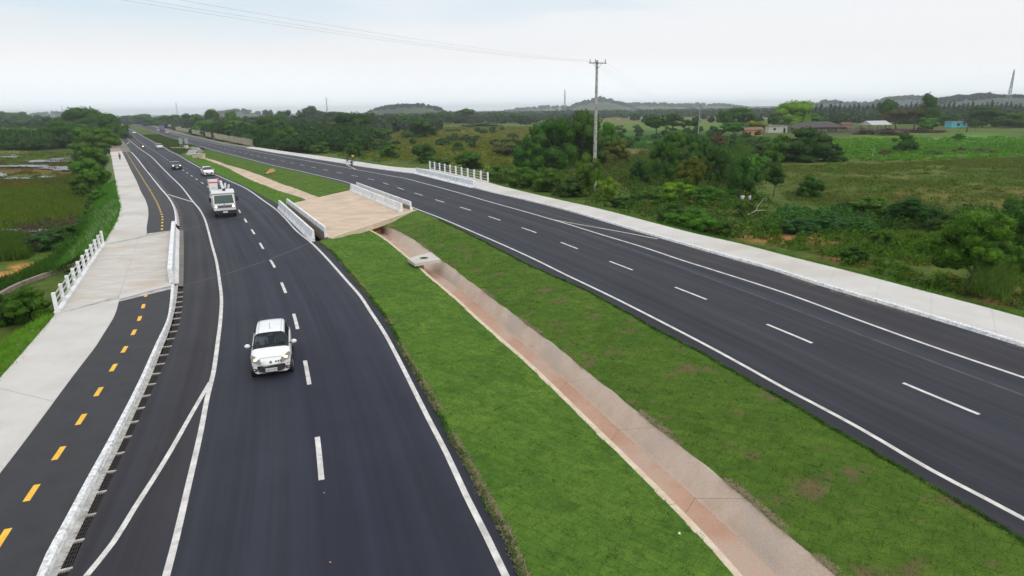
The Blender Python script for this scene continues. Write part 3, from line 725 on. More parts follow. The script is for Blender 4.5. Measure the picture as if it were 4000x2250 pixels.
# ---------------------------------------------------------------- median lawns, channel
def lawnmat(name, a, b_, c_, seedoff):
    m, nt, bs, pos, ob = newmat(name)
    mp_ = nt.nodes.new('ShaderNodeMapping'); mp_.inputs['Rotation'].default_value = (0, 0, R(35)); nt.links.new(pos, mp_.inputs[0])
    mp_.inputs['Location'].default_value = (seedoff, 0, 0)
    br = nt.nodes.new('ShaderNodeTexBrick'); br.inputs['Scale'].default_value = 1.0
    br.inputs['Brick Width'].default_value = 0.8; br.inputs['Row Height'].default_value = 0.42; br.inputs['Mortar Size'].default_value = 0.02
    br.inputs['Mortar Smooth'].default_value = 0.4
    br.inputs['Color1'].default_value = (0.80, 0.85, 0.8, 1); br.inputs['Color2'].default_value = (1.18, 1.1, 1.0, 1); br.inputs['Mortar'].default_value = (0.62, 0.62, 0.6, 1)
    dn = noise(nt, pos, 1.5, 2, 0.5)
    ad = nt.nodes.new('ShaderNodeVectorMath'); ad.operation = 'ADD'; nt.links.new(mp_.outputs[0], ad.inputs[0])
    sc = nt.nodes.new('ShaderNodeVectorMath'); sc.operation = 'SCALE'; sc.inputs['Scale'].default_value = 0.25
    cv = nt.nodes.new('ShaderNodeCombineXYZ'); nt.links.new(dn, cv.inputs[0]); nt.links.new(dn, cv.inputs[1]); nt.links.new(cv.outputs[0], sc.inputs[0]); nt.links.new(sc.outputs[0], ad.inputs[1])
    nt.links.new(ad.outputs[0], br.inputs['Vector'])
    n1 = noise(nt, pos, 0.35, 4, 0.6); n2 = noise(nt, pos, 2.2, 5, 0.7); n3 = noise(nt, pos, 30, 3, 0.8); n4 = noise(nt, pos, 0.8, 3, 0.55)
    col = ramp_node(nt, [(0.3, a), (0.7, b_)], n1)
    col = mixc(nt, 1.0, col, ramp_node(nt, [(0.25, (0.70, 0.75, 0.75)), (0.75, (1.3, 1.25, 1.1))], n2), 'MULTIPLY')
    fb = nt.nodes.new('ShaderNodeMath'); fb.operation = 'MULTIPLY'; fb.inputs[0].default_value = 0.75; fb.inputs[1].default_value = 1
    col = mixc(nt, 0.6, col, mixc(nt, 1.0, col, br.outputs[0], 'MULTIPLY'))
    mr = nt.nodes.new('ShaderNodeMapRange'); mr.inputs[1].default_value = 0.60 - 0.03 * (seedoff == 3); mr.inputs[2].default_value = 0.68; mr.inputs[4].default_value = 0.6 + .2 * (seedoff == 3); nt.links.new(n4, mr.inputs[0])
    col = mixc(nt, mr.outputs[0], col, c_)
    col = mixc(nt, 1.0, col, ramp_node(nt, [(0.25, (0.55, 0.6, 0.6)), (0.75, (1.45, 1.4, 1.25))], n3), 'MULTIPLY')
    nt.links.new(col, bs.inputs['Base Color']); bs.inputs['Roughness'].default_value = 0.9; bs.inputs['Specular IOR Level'].default_value = 0.05
    bump(nt, bs, n3, 0.9, 0.06)
    return m
M['lawnL'] = lawnmat('lawn_left', (0.085, 0.180, 0.034), (0.132, 0.240, 0.046), (0.062, 0.12, 0.025), 0)
M['lawnR'] = lawnmat('lawn_right', (0.072, 0.145, 0.028), (0.108, 0.190, 0.036), (0.19, 0.135, 0.085), 3)
M['lawnF'] = lawnmat('lawn_far', (0.07, 0.11, 0.025), (0.10, 0.135, 0.035), (0.11, 0.10, 0.04), 5)
def lawn(name, A_pl, B_pl, za, zb, m, n=120, rows_=10, jag=(0.12, 0.10)):
    a = resample(A_pl, n); b_ = resample(B_pl, n); rows = []
    for j in range(rows_ + 1):
        t = j / rows_; r_ = []
        for i, (p, q_) in enumerate(zip(a, b_)):
            w = p.lerp(q_, t)
            s_ = t * t * (3 - 2 * t)
            z = za + (zb - za) * s_ + 0.02 + (0.03 * (math.sin(i * .7 + j * 1.3) + math.sin(i * 1.9 - j)) if 0 < j < rows_ else 0)
            if j == 0: w = w + (p - q_).normalized() * (jag[0] * (0.5 + 0.5 * math.sin(i * 1.1) * math.sin(i * .37 + 1)) - 0.02)
            if j == rows_: w = w + (q_ - p).normalized() * (jag[1] * (0.3 * math.sin(i * 1.7) + 0.3 * math.sin(i * .6)))
            r_.append(Vector((w.x, w.y, z)))
        rows.append(r_)
    vs, fs = loft(rows); return sheet(name, vs, fs, m, kind='structure', smooth=True), rows
def calm(pl, k=3):
    '''even out a surveyed line'''
    a = resample(pl, max(8, int(arclen(pl)[-1] / 0.8)))
    for _ in range(k): a = [a[0]] + [(p * .25 + q_ * .5 + r_ * .25) for p, q_, r_ in zip(a, a[1:], a[2:])] + [a[-1]]
    return a
m1 = PL(M1, ZL, a=10); m4 = PL(M4, ZL, a=10); m2 = PL(M2, ZF, a=10); m3 = PL(M3, ZF, a=10)
m1, m2, m3, m4 = [calm(x, 14) for x in (m1, m2, m3, m4)]
lawn_rows = []
_, rw = lawn('lawn', cut(r2, r2[0], G(1240,945)), m1, 0.0, ZL, M['lawnL']); lawn_rows.append(rw)
_, rw = lawn('lawn', cut(r3, r3[0], G(1619,822)), m4, 0.0, ZL, M['lawnR']); lawn_rows.append(rw)
# channel in slabs: lip, near wall, floor, far wall
ch = empty('drainage_channel'); ch['kind'] = 'structure'
N_ = 14
lip = [p + Vector((0, 0, 0.03)) for p in resample(offset(m1, 0.0), N_ * 8 + 1)]
lip2 = [p + Vector((0, 0, 0.02)) for p in resample(offset(m1, 0.16), N_ * 8 + 1)]
fl1 = resample(offset(m2, -0.02), N_ * 8 + 1); fl2 = resample(m3, N_ * 8 + 1); top = resample(m4, N_ * 8 + 1)
lip0 = [p + Vector((0, 0, 0.0)) for p in resample(offset(m1, -0.12), N_ * 8 + 1)]
fl1 = [Vector((*a.lerp(b_, 0.22).xy, ZF)) for a, b_ in zip(lip2, fl2)]
for i in range(N_):
    sl = slice(i * 8, i * 8 + 9)
    def tr(r_):
        r_ = [v.copy() for v in r_[sl]]
        r_[0] = r_[0].lerp(r_[1], 0.010); r_[-1] = r_[-1].lerp(r_[-2], 0.010); return r_
    def drop(r_, d): return [v + Vector((0, 0, d)) for v in r_]
    vs, fs = loft([drop(tr(lip0), -0.1), tr(lip0), tr(lip), tr(lip2), drop(tr(lip2), -.12)]); obj('channel_lip', mesh('channel_lip', vs, fs, M['cream']), ch)
    mid = [a.lerp(b_, 0.5) + Vector((0, 0, -0.03)) for a, b_ in zip(tr(fl1), tr(fl2))]
    vs, fs = loft([tr(lip2), tr(fl1), mid, tr(fl2)]); obj('channel_floor', mesh('channel_floor', vs, fs, M['chfloor']), ch)
    t4 = tr(top); f2 = tr(fl2)
    vs, fs = loft([f2, [a.lerp(b_, 0.12) + Vector((0, 0, -0.02)) for a, b_ in zip(f2, t4)], t4, drop(offset(t4, 0.06), 0.0), drop(offset(t4, 0.07), -.3)])
    obj('channel_wall', mesh('channel_wall', vs, fs, M['channel']), ch)

# far lawns beyond the slab, and channel strip there
MF1 = [(1215,790),(1190,777),(1150,763),(1090,745),(1030,722),(980,703),(930,678),(887,655),(850,640),(800,622)]
MF2 = [(1262,780),(1240,770),(1200,754),(1150,735),(1090,715),(1030,690),(980,672),(940,658),(890,645),(850,630),(797,615)]
a_ = smoothpl(GP(MF1, -0.30), 1.5); b_ = smoothpl(GP(MF2, -0.30), 1.5)
_, rw = lawn('lawn', cut(r2, G(1150,864), G(700,603)), [*a_, *GP([(760,601)], -.3)], 0.0, -0.32, M['lawnL'], 90, 8); lawn_rows.append(rw)
_, rw = lawn('lawn', cut(r3, G(1396,737), G(800,581)), [*b_, *GP([(790,600)], -.3)], 0.0, -0.32, M['lawnR'], 90, 8); lawn_rows.append(rw)
n = 90; aa = resample(a_, n); bb = resample(b_, n)
for i in range(0, n - 3, 3):
    A4 = [Vector((p.x, p.y, -0.30)) for p in aa[i:i + 4]]; B4 = [Vector((p.x, p.y, -0.30)) for p in bb[i:i + 4]]
    A4[-1] = A4[-1].lerp(A4[-2], .03); B4[-1] = B4[-1].lerp(B4[-2], .03)
    vs, fs = loft([offset(A4, -0.1), A4, [a.lerp(b2_, .25) - Vector((0, 0, .35)) for a, b2_ in zip(A4, B4)], [a.lerp(b2_, .5) - Vector((0, 0, .35)) for a, b2_ in zip(A4, B4)], B4, offset(B4, 0.1)])
    obj('channel_slab', mesh('channel_slab', vs, fs, M['slab']), ch)
# rough grass median further off
_, rw = lawn('lawn', cut(r2, G(702,603), G(497,494)), cut(r3, G(780,575), G(514,486)), 0.0, 0.0, M['lawnF'], 80, 8, (0, 0)); lawn_rows.append(rw)
vs, fs = fill([*GP([(1050,664),(1056,659),(1066,656),(1078,653),(1086,656),(1080,661),(1077,668),(1062,674),(1055,675),(1044,680),(1037,677),(1044,670)], -0.055)], -0.055)
sheet('bare_soil', vs, fs, M['clay'], kind='structure')
vs, fs = fill(GP([(700,600),(765,601),(800,590),(780,575),(745,571),(715,575)], 0), -0.18); sheet('dirt_verge', vs, fs, M['oldpave'], kind='structure')
# ---------------------------------------------------------------- middle slab between the bridges
sl = empty('median_slab'); sl['kind'] = 'structure'
mb = MB(); P_ = GP([(1128,803),(1374,746),(1618,822),(1283,931)], 0.0)
top = [Vector((p.x, p.y, 0.05)) for p in P_]; bot = [Vector((p.x, p.y, -0.4)) for p in P_]
mb.add(top + bot, [(3,2,1,0),(4,5,6,7),(0,1,5,4),(1,2,6,5),(2,3,7,6),(3,0,4,7)]); mb.build('slab_top', M['slab'], sl)
def rim(p, q_, w=0.35, z=0.08, h=0.48):
    d = (q_ - p).normalized(); s = sidevec(d) * w
    m_ = MB(); a = [p, q_, q_ + s, p + s]
    m_.add([Vector((x.x, x.y, z)) for x in a] + [Vector((x.x, x.y, z - h)) for x in a], [(3,2,1,0),(4,5,6,7),(0,1,5,4),(1,2,6,5),(2,3,7,6),(3,0,4,7)])
    m_.build('slab_rim', M['cream'], sl)
rim(P_[0], P_[1], -0.35); rim(P_[2], P_[3], -0.3)
# earth wall under the near rim where the channel starts
a, b_ = G(1418,893,-0.35), G(1500,872,-0.35)
m_ = MB(); m_.add([a, b_, Vector((b_.x, b_.y, -1.4)), Vector((a.x, a.y, -1.4))], [(0,1,2,3)]); m_.build('earth_face', M['clay'], sl)
vs, fs = fill(GP([(1424,888),(1497,868),(1475,905),(1466,912)], -0.8), -0.86); obj('earth_floor', mesh('earth_floor', vs, upface(vs, fs), M['clay']), sl)

# ---------------------------------------------------------------- concrete safety barriers
def barrier(p, q_, h, flare_side, label, wt=0.17, foot=0.36, zb=0.0):
    """single-slope safety wall; flare on one side, plain back"""
    p = Vector((p.x, p.y, 0)); q_ = Vector((q_.x, q_.y, 0))
    L = (q_ - p).length; rz = math.atan2((q_ - p).y, (q_ - p).x)
    o = empty('safety_barrier', (p.x, p.y, zb), rz, label, 'barrier', 'concrete safety barriers at the bridge')
    s = flare_side
    prof = [(-wt/2*s, 0), (-wt/2*s, h*.5), (-wt/2*s, h), (wt/2*s, h), (wt/2*s + .05*s, h*0.38), (wt/2*s + (foot-wt)*s, h*0.10), (wt/2*s + (foot-wt)*s, 0)]
    n = 16; vs = []
    rr = random.Random(3)
    for i in range(n + 1):
        x = L * i / n
        for y, z in prof: vs.append((x, y, z + (rr.uniform(-.008, .008) if z == h else 0)))
    k = len(prof); fs = []
    for i in range(n):
        for j in range(k): fs.append((i*k + j, i*k + (j+1) % k, (i+1)*k + (j+1) % k, (i+1)*k + j))
    fs += [tuple(range(k)), tuple(range(n*k, n*k + k))[::-1]]
    me_ = mesh('wall', vs, fs, [M['whitewash'], M['rawconc']])
    bm = bmesh.new(); bm.from_mesh(me_); bmesh.ops.recalc_face_normals(bm, faces=bm.faces[:])
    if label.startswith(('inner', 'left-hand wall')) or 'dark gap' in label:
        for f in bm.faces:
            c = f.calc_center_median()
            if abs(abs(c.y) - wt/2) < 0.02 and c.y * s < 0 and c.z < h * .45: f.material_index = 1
    bm.to_mesh(me_); bm.free()
    w_ = obj('wall', me_, o)
    w2 = MB().box((-0.02, min(-wt/2*s, (foot-wt/2)*s) - .05, -0.45), (L + .02, max(-wt/2*s, (foot-wt/2)*s) + .05, -0.002)); w2.build('footing', M['rawconc'], o)
    # scuffs left by the formwork
    return o
BH = 0.92
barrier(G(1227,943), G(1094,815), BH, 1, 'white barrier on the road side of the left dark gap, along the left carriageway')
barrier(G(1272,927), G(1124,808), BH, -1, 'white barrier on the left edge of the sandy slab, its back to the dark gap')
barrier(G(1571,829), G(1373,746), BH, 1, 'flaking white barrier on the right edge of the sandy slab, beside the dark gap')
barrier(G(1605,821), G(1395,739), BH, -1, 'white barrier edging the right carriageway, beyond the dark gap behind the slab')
barrier(G(1853,733), G(1629,678), 0.95, 1, 'pale blue-white barrier in front of the railing beyond the right carriageway', 0.3, 0.75)
barrier(G(672,1110), G(683,905), 0.95, -1, 'white barrier between the footbridge deck and the left carriageway', 0.26, 0.5)

# ---------------------------------------------------------------- railings
def railing(p, q_, n, h, zb, label, pw=0.2, gaplast=None):
    p = Vector((p.x, p.y, 0)); q_ = Vector((q_.x, q_.y, 0)); L = (q_ - p).length
    rz = math.atan2((q_ - p).y, (q_ - p).x)
    o = empty('bridge_railing', (p.x, p.y, zb), rz, label, 'railing', 'bridge railings of white posts and pipes')
    pm = MB().box((-pw/2, -pw*.4, 0), (pw/2, pw*.4, h)); me_ = mesh('post', pm.v, pm.f, M['whitewash'])
    for i in range(n):
        po_ = obj('post', me_, o, (L * i / (n - 1), 0, 0))
        md = po_.modifiers.new('bevel', 'BEVEL'); md.width = 0.012; md.segments = 1
    step = L / (n - 1)
    rm = MB().tube((pw/2 - .01, 0, 0), (step - pw/2 + .01, 0, 0), 0.032, n=8); rme = mesh('rail', rm.v, rm.f, M['galv'], True, 40)
    for i in range(n - 1):
        for t in (0.32, 0.59, 0.86): obj('rail', rme, o, (step * i, 0, h * t))
    MB().box((-pw*.7, -0.13, -0.3), (L + pw*.7, 0.13, 0.09)).build('base_beam', M['whitewash'], o)
    MB().box((-pw*.7, -0.10, -0.9), (L + pw*.7, 0.14, -0.302)).build('edge_girder', M['rawconc'], o)
    return o
railing(G(224,1222,ZC+.02), G(404,955,ZC+.02), 11, 1.10, ZC + .02, 'white post railing along the left side of the footbridge deck, above the stream')
railing(G(1906,711,ZP), G(1680,661,ZP), 11, 1.42, ZP, 'white post railing beyond the right carriageway, behind the pale barrier', 0.24)

# manhole slab over the channel
msl = empty('manhole_slab', tuple(G(1655,1012,-.1)), 0, 'square concrete slab with round manhole bridging the drainage channel', 'manhole slab')
c_ = [(1592,1007),(1683,989),(1719,1010),(1625,1030)]
top = [G(a, b, 0.02) for a, b in [(1592,1009),(1680,986),(1720,1013),(1621,1030)]]
o0 = msl.location.copy()
mb = MB(); mb.add([p - o0 for p in top] + [p - o0 - Vector((0,0,.20)) for p in top], [(3,2,1,0),(4,5,6,7),(0,1,5,4),(1,2,6,5),(2,3,7,6),(3,0,4,7)])
me_ = mesh('lid', mb.v, mb.f, M['path']); bm = bmesh.new(); bm.from_mesh(me_); bmesh.ops.recalc_face_normals(bm, faces=bm.faces[:]); bm.to_mesh(me_); bm.free()
obj('slab', me_, msl)
cc = sum(top, Vector()) / 4 - o0
mb = MB(); mb.tube(cc, cc + Vector((0,0,.012)), 0.52, n=28); mb.build('collar', M['path'], msl)
mb = MB(); mb.tube(cc + Vector((.03,.05,.01)), cc + Vector((.03,.05,.018)), 0.30, n=24); mb.build('hole_shade', M['dark'], msl)  # flat disc, coloured near-black as the shade of an open hole
mb = MB(); mb.tube(cc + Vector((-.45,.15,-.95)), cc + Vector((-.45,.15,-.17)), 0.42, n=20); mb.build('shaft', M['rawconc'], msl)

# bits of litter and stones on the lawns
M['litter'] = plain('litter', (0.7, 0.7, 0.68), 0.6)
def chip(px, py, z, s, m, name, label, cat):
    s = s * .5
    p = G(px, py, z); mb = MB(); r_ = random.Random(px)
    mb.box((-s, -s*.7, 0), (s, s*.7, s*.35), Matrix.Rotation(r_.uniform(0,3), 4, 'Z') @ Matrix.Rotation(.2, 4, 'X'), taper=0.7)
    o = mb.build(name, m); o.location = (p.x, p.y, z); tag(o, label, cat, 'litter on the median lawns'); return o
chip(2726,1517,-.15,.07,M['litter'],'paper_scrap','white scrap of paper on the right-hand lawn among brown sod patches','litter')
chip(2258,1180,-.15,.07,M['litter'],'paper_scrap','white scrap on the right-hand lawn near the road, above a small bare spot','litter')
chip(1706,893,-.1,.07,M['litter'],'paper_scrap','white scrap on the lawn just past the slab, right of the channel','litter')
chip(2654,2083,-.3,.08,M['litter'],'paper_scrap','pale scrap on the left-hand lawn near the bottom edge','litter')
chip(1577,1193,-.2,.05,M['litter'],'paper_scrap','tiny white scrap on the left-hand lawn near the road curve','litter')
M['drop'] = plain('dry_leaf', (0.55, 0.30, 0.08), 0.8)
chip(1266,1925,.005,.05,M['drop'],'fallen_leaf','small orange leaf on the road just below the nearest lane dash','leaf')
chip(1290,2196,.005,.05,M['drop'],'fallen_leaf','small orange leaf on the left carriageway at the bottom edge','leaf')

# far median: board backs, headwall, culvert pieces
M['boardback'] = plain('board_back', (0.42, 0.47, 0.45), 0.5, 0.3)
for i, (px, lab) in enumerate(((709, 'left one of two square sign boards seen from behind in the far median'), (731, 'right one of two square sign boards seen from behind in the far median'))):
    p = G(px, 577, 0); t = empty('sign_board', (p.x, p.y, 0), R(-32), lab, 'sign', 'sign boards in the far median')
    MB().box((-.95,-.02,1.2),(.95,.02,3.0)).build('board', M['boardback'], t)
    for x in (-.6,.6): MB().tube((x,.06,-.3),(x,.06,2.8),.045).build('post', M['galv'], t)
p = G(728, 581, 0); t = empty('concrete_box', (p.x, p.y, 0), R(-32), 'pale concrete culvert wall across the far median behind the two boards', 'culvert')
MB().box((-8,-.3,-.3),(-1.0,.3,.35)).build('headwall', M['cream'], t); MB().box((1.0,-.3,-.3),(6.5,.3,.4)).build('headwall', M['cream'], t); MB().box((-.5,-.4,-.3),(.6,.4,1.0)).build('box', M['path'], t)
p = G(776, 620, -.3); t = empty('culvert_mouth', (p.x, p.y, -.2), R(-28), 'cream concrete culvert mouth at the head of the far drainage channel', 'culvert')
MB().box((-1.9,-.3,-.3),(1.9,.5,.95)).build('headwall', M['cream'], t); MB().box((-2.1,-.4,.952),(2.1,.6,1.12)).build('cap', M['path'], t); MB().tube((.3,-.31,0),(.3,-.29,0),.3,n=16).build('opening_shade', M['dark'], t)  # the culvert's round mouth is a flat disc painted as shade
p = G(745, 610, -.3); t = empty('concrete_slab', (p.x, p.y, -.1), R(-28), 'grey concrete slab leaning beside the culvert mouth', 'slab')
MB().box((-1.6,-.1,0),(1.6,.1,1.6),Matrix.Rotation(R(-35),4,'X')).build('slab', M['gutter'], t); MB().box((-1.0,1.2,.1),(1.4,1.4,2.1)).build('upright', M['boardback'], t)

# ---------------------------------------------------------------- utility pole and cables
M['poleconc'] = surf('pole_concrete', (0.32,0.32,0.30),(0.50,0.49,0.46),6,(0.18,0.19,0.16),3,rough=0.9,stretch=(1,1,.15),fine=.15)
M['dkmetal'] = plain('dark_fitting', (0.05,0.055,0.06), 0.6, 0.4)
M['cable'] = plain('aluminium_cable', (0.45,0.50,0.54), 0.5, 0.3)
PB = G(2321, 748, ZG)
def height_at(px_base, base, ytop):
    """height of something standing at base whose top is seen at row ytop"""
    d = base.y; return D(px_base, ytop, d).z - base.z
ph = height_at(2308, PB, 236)
def upole(base, h, rz, label, w=1.0):
    t = empty('utility_pole', tuple(base), rz, label, 'utility pole', 'utility poles carrying the cables')
    rb, rt = 0.30 * w, 0.17 * w
    MB().tube((0,0,-.5),(0,0,h),rb,rt,n=14).build('shaft', M['poleconc'], t, True, 50)
    za = h - .38 * w; ca = empty('tmp'); bpy.data.objects.remove(ca)
    MB().box((-1.35*w,-.24*w,za-.05),(1.35*w,-.14*w,za+.06)).build('crossarm', M['dkmetal'], t)
    MB().tube((-.75*w,-.2*w,za-.02),(-.1*w,-.2*w,za-.65*w),.02*w).build('brace', M['dkmetal'], t)
    MB().tube((.75*w,-.2*w,za-.02),(.1*w,-.2*w,za-.65*w),.02*w).build('brace', M['dkmetal'], t)
    m_ = MB().tube((0,0,za-.68*w),(0,0,za-.60*w),rt+.05,n=14); m_.build('clamp_band', M['dkmetal'], t)
    for x in (-1.18,-.38,1.22):
        MB().tube((x*w,-.19*w,za+.06),(x*w,-.19*w,za+.55*w),.05*w,.035*w).build('insulator', M['dkmetal'], t)
        m_ = MB(); 
        for k in range(4): m_.tube((x*w,-.19*w+ .0,za),(x*w+.01,-.19*w-.1*k,za-.02*k),.04*w)
        m_.build('strain_insulator', M['dkmetal'], t)
    return t
pole = upole(PB, ph, R(20), 'tall concrete utility pole with crossarm beside the right footpath, creeper round its foot')
FP = G(2728, 524, ZG); fph = height_at(2730, FP, 414)
upole(FP, fph, R(20), 'distant thin utility pole standing beside small round trees in the field', .75)
# next pole, out of frame on the left beyond the road
za = PB.z + ph - .38
Rm = Matrix.Rotation(R(20), 4, 'Z')
tips = [PB + Vector((0,0,ph-.2)) + Rm @ Vector((x, -.3, 0)) for x in (-1.2,-.38,1.2)]
targets = [(480,0),(566,0),(704,0)]
def cable(p, q_, sag, r, label, n=24):
    pts = []
    for i in range(n + 1):
        t = i / n; v = p.lerp(q_, t); v.z -= sag * 4 * t * (1 - t); pts.append(v)
    o = empty('power_cable', tuple(p), 0, label, 'cable', 'power cables from the tall pole')
    mb = MB(); mb.path([v - p for v in pts], r, 5); mb.build('strand', M['cable'], o, True)
    return o
# left span rises over the road: pass through the seen pixel at a plausible distance, end beyond the frame
for i, ((tx, ty), t0) in enumerate(zip(targets, tips)):
    q_ = D(tx, ty, 34 + i * 0.6)
    e_ = t0 + (q_ - t0) * 1.45; e_.z = PB.z + ph - .2
    # solve sag so that the cable passes through q_
    t = 1 / 1.45; zl = t0.z + (e_.z - t0.z) * t; sag = (zl - q_.z) / (4 * t * (1 - t))
    cable(t0, e_, max(sag, .2), 0.007, ['lowest of the three cables running from the tall pole to the upper left', 'middle of the three cables running from the tall pole to the upper left', 'topmost of the three cables running from the tall pole to the upper left'][i], 40)
for i, t0 in enumerate(tips):
    e_ = FP + Vector((0,0,fph-.3)) + Rm @ Vector(((-1.3,-.4,1.3)[i],0,0))
    cable(t0, e_, 3.2, 0.009, ['left one of three cables falling from the tall pole to the distant pole', 'middle one of three cables falling from the tall pole to the distant pole', 'right one of three cables falling from the tall pole to the distant pole'][i], 40)

# ---------------------------------------------------------------- pylons
M['pylon'] = plain('pylon_steel', (0.30,0.33,0.36), 0.6, 0.2)
def pylon(px, py_top, dist, label, wide=0.20, arms=3, t_=0.16):
    base = D(px, yh(px) + 0.0, dist); base.z = ZG
    h = D(px, py_top, dist).z - ZG
    t = empty('pylon', tuple(base), R(30), label, 'pylon', 'electricity pylons on the horizon')
    w0 = h * wide / 2; r = t_
    mb = MB()
    lv = [0,.12,.24,.36,.47,.57,.66,.74,.81,.87,.93,1.0]
    def hw(f): return w0 * (1 - f / .47) + w0 * .22 * (f / .47) if f < .47 else w0 * (.22 - .17 * (f - .47) / .53)
    C4 = [(1,1),(-1,1),(-1,-1),(1,-1)]
    for a, b_ in zip(lv, lv[1:]):
        wa, wb = hw(a), hw(b_)
        for i in range(4):
            x, y = C4[i]; x2, y2 = C4[(i+1) % 4]
            mb.tube((x*wa,y*wa,a*h),(x*wb,y*wb,b_*h), r, n=4, caps=False)
            mb.tube((x*wa,y*wa,a*h),(x2*wb,y2*wb,b_*h), r*.6, n=3, caps=False)
            mb.tube((x2*wa,y2*wa,a*h),(x*wb,y*wb,b_*h), r*.6, n=3, caps=False)
            mb.tube((x*wb,y*wb,b_*h),(x2*wb,y2*wb,b_*h), r*.6, n=3, caps=False)
    mb.build('lattice_mast', M['pylon'], t)
    for k in range(arms):
        z = h * (.70 + .10 * k); mb = MB(); l_ = h * .075
        for s in (-1, 1):
            mb.tube((0,0,z+.02*h),(s*l_,0,z),r*.8,n=4); mb.tube((s*hw(.7),0,z-.01*h),(s*l_,0,z),r*.8,n=4)
        mb.build('crossarm', M['pylon'], t)
    return base, h
pA = pylon(3937, 272, 700, 'large lattice pylon at the right edge rising over the dark wooded hill', .22, 3, .20)
pB = pylon(2206, 348, 1250, 'lattice pylon left of the tall utility pole, in front of low hills', .2, 3, .2)
pC = pylon(1279, 378, 1700, 'faint pylon behind the dark trees in the middle of the skyline', .2, 3, .24)
pD = pylon(694, 397, 1750, 'faint pylon above the trees where the road vanishes', .2, 3, .24)
pE = pylon(249, 411, 2400, 'tiny faint pylon over the left wood, leftmost on the skyline', .2, 3, .3)
for i, z in enumerate((.72, .82, .92)):
    a = pA[0] + Vector((0,0,pA[1]*z)); b_ = pB[0] + Vector((0,0,pB[1]*z))
    pts = [a.lerp(b_, j/30) - Vector((0,0,14*4*(j/30)*(1-j/30))) for j in range(31)]
    o = empty('power_cable', tuple(a), 0, ['lowest long faint cable hanging between the two nearest pylons', 'middle long faint cable hanging between the two nearest pylons', 'highest long faint cable hanging between the two nearest pylons'][i], 'cable', 'cables between pylons')
    mb = MB(); mb.path([v - a for v in pts], .035, 4); mb.build('strand', M['cable'], o)

# ---------------------------------------------------------------- vehicles
M['white'] = plain('white_car_paint', (0.80,0.81,0.82), 0.28, coat=0.6, var=.01)
M['offwhite'] = plain('truck_white', (0.70,0.71,0.71), 0.4, coat=0.2, var=.03)
M['black'] = plain('black_car_paint', (0.012,0.013,0.017), 0.25, coat=0.7)
M['silver'] = plain('silver_paint', (0.55,0.57,0.60), 0.3, 0.4, coat=0.4)
M['plastic'] = plain('black_plastic', (0.018,0.018,0.02), 0.6)
M['rubber'] = plain('tyre_rubber', (0.015,0.015,0.016), 0.85)
M['rim'] = plain('wheel_rim', (0.45,0.46,0.47), 0.35, 0.7)
M['seat'] = plain('seat_cloth', (0.05,0.05,0.055), 0.9)
M['plate'] = plain('number_plate', (0.62,0.62,0.62), 0.5)
M['ink'] = plain('plate_ink', (0.03,0.03,0.03), 0.6)
M['red'] = plain('red_paint', (0.60,0.03,0.06), 0.5)
M['chrome'] = plain('chrome', (0.7,0.7,0.7), 0.15, 1.0)
M['lampon'] = plain('lit_headlamp', (0.9,0.8,0.6), 0.2, emit=(1.0,0.78,0.45), es=1.6)
M['lampbright'] = plain('bright_headlamp', (0.9,0.9,0.8), 0.2, emit=(1.0,0.93,0.75), es=5.0)
M['lamphouse'] = plain('lamp_housing', (0.20,0.18,0.16), 0.25, 0.3, coat=1)
M['skin'] = plain('skin', (0.28,0.15,0.09), 0.6)
M['hair'] = plain('dark_hair', (0.015,0.012,0.01), 0.8)
def glassmat(name, tint, amount):
    m = bpy.data.materials.new(name); m.use_nodes = True; nt = m.node_tree; b = nt.nodes['Principled BSDF']
    b.inputs['Base Color'].default_value = (*tint, 1); b.inputs['Roughness'].default_value = 0.03; b.inputs['Specular IOR Level'].default_value = 0.6
    tr = nt.nodes.new('ShaderNodeBsdfTransparent'); tr.inputs[0].default_value = (0.62,0.70,0.72,1)
    ms = nt.nodes.new('ShaderNodeMixShader'); ms.inputs[0].default_value = amount
    nt.links.new(b.outputs[0], ms.inputs[2]); nt.links.new(tr.outputs[0], ms.inputs[1]); nt.links.new(ms.outputs[0], nt.nodes['Material Output'].inputs[0])
    return m
M['glass'] = glassmat('windscreen_glass', (0.02,0.03,0.035), 0.40)
M['dglass'] = plain('dark_window_glass', (0.015,0.02,0.028), 0.04, spec=0.7)
M['tglass'] = glassmat('truck_glass', (0.03,0.07,0.06), 0.45)

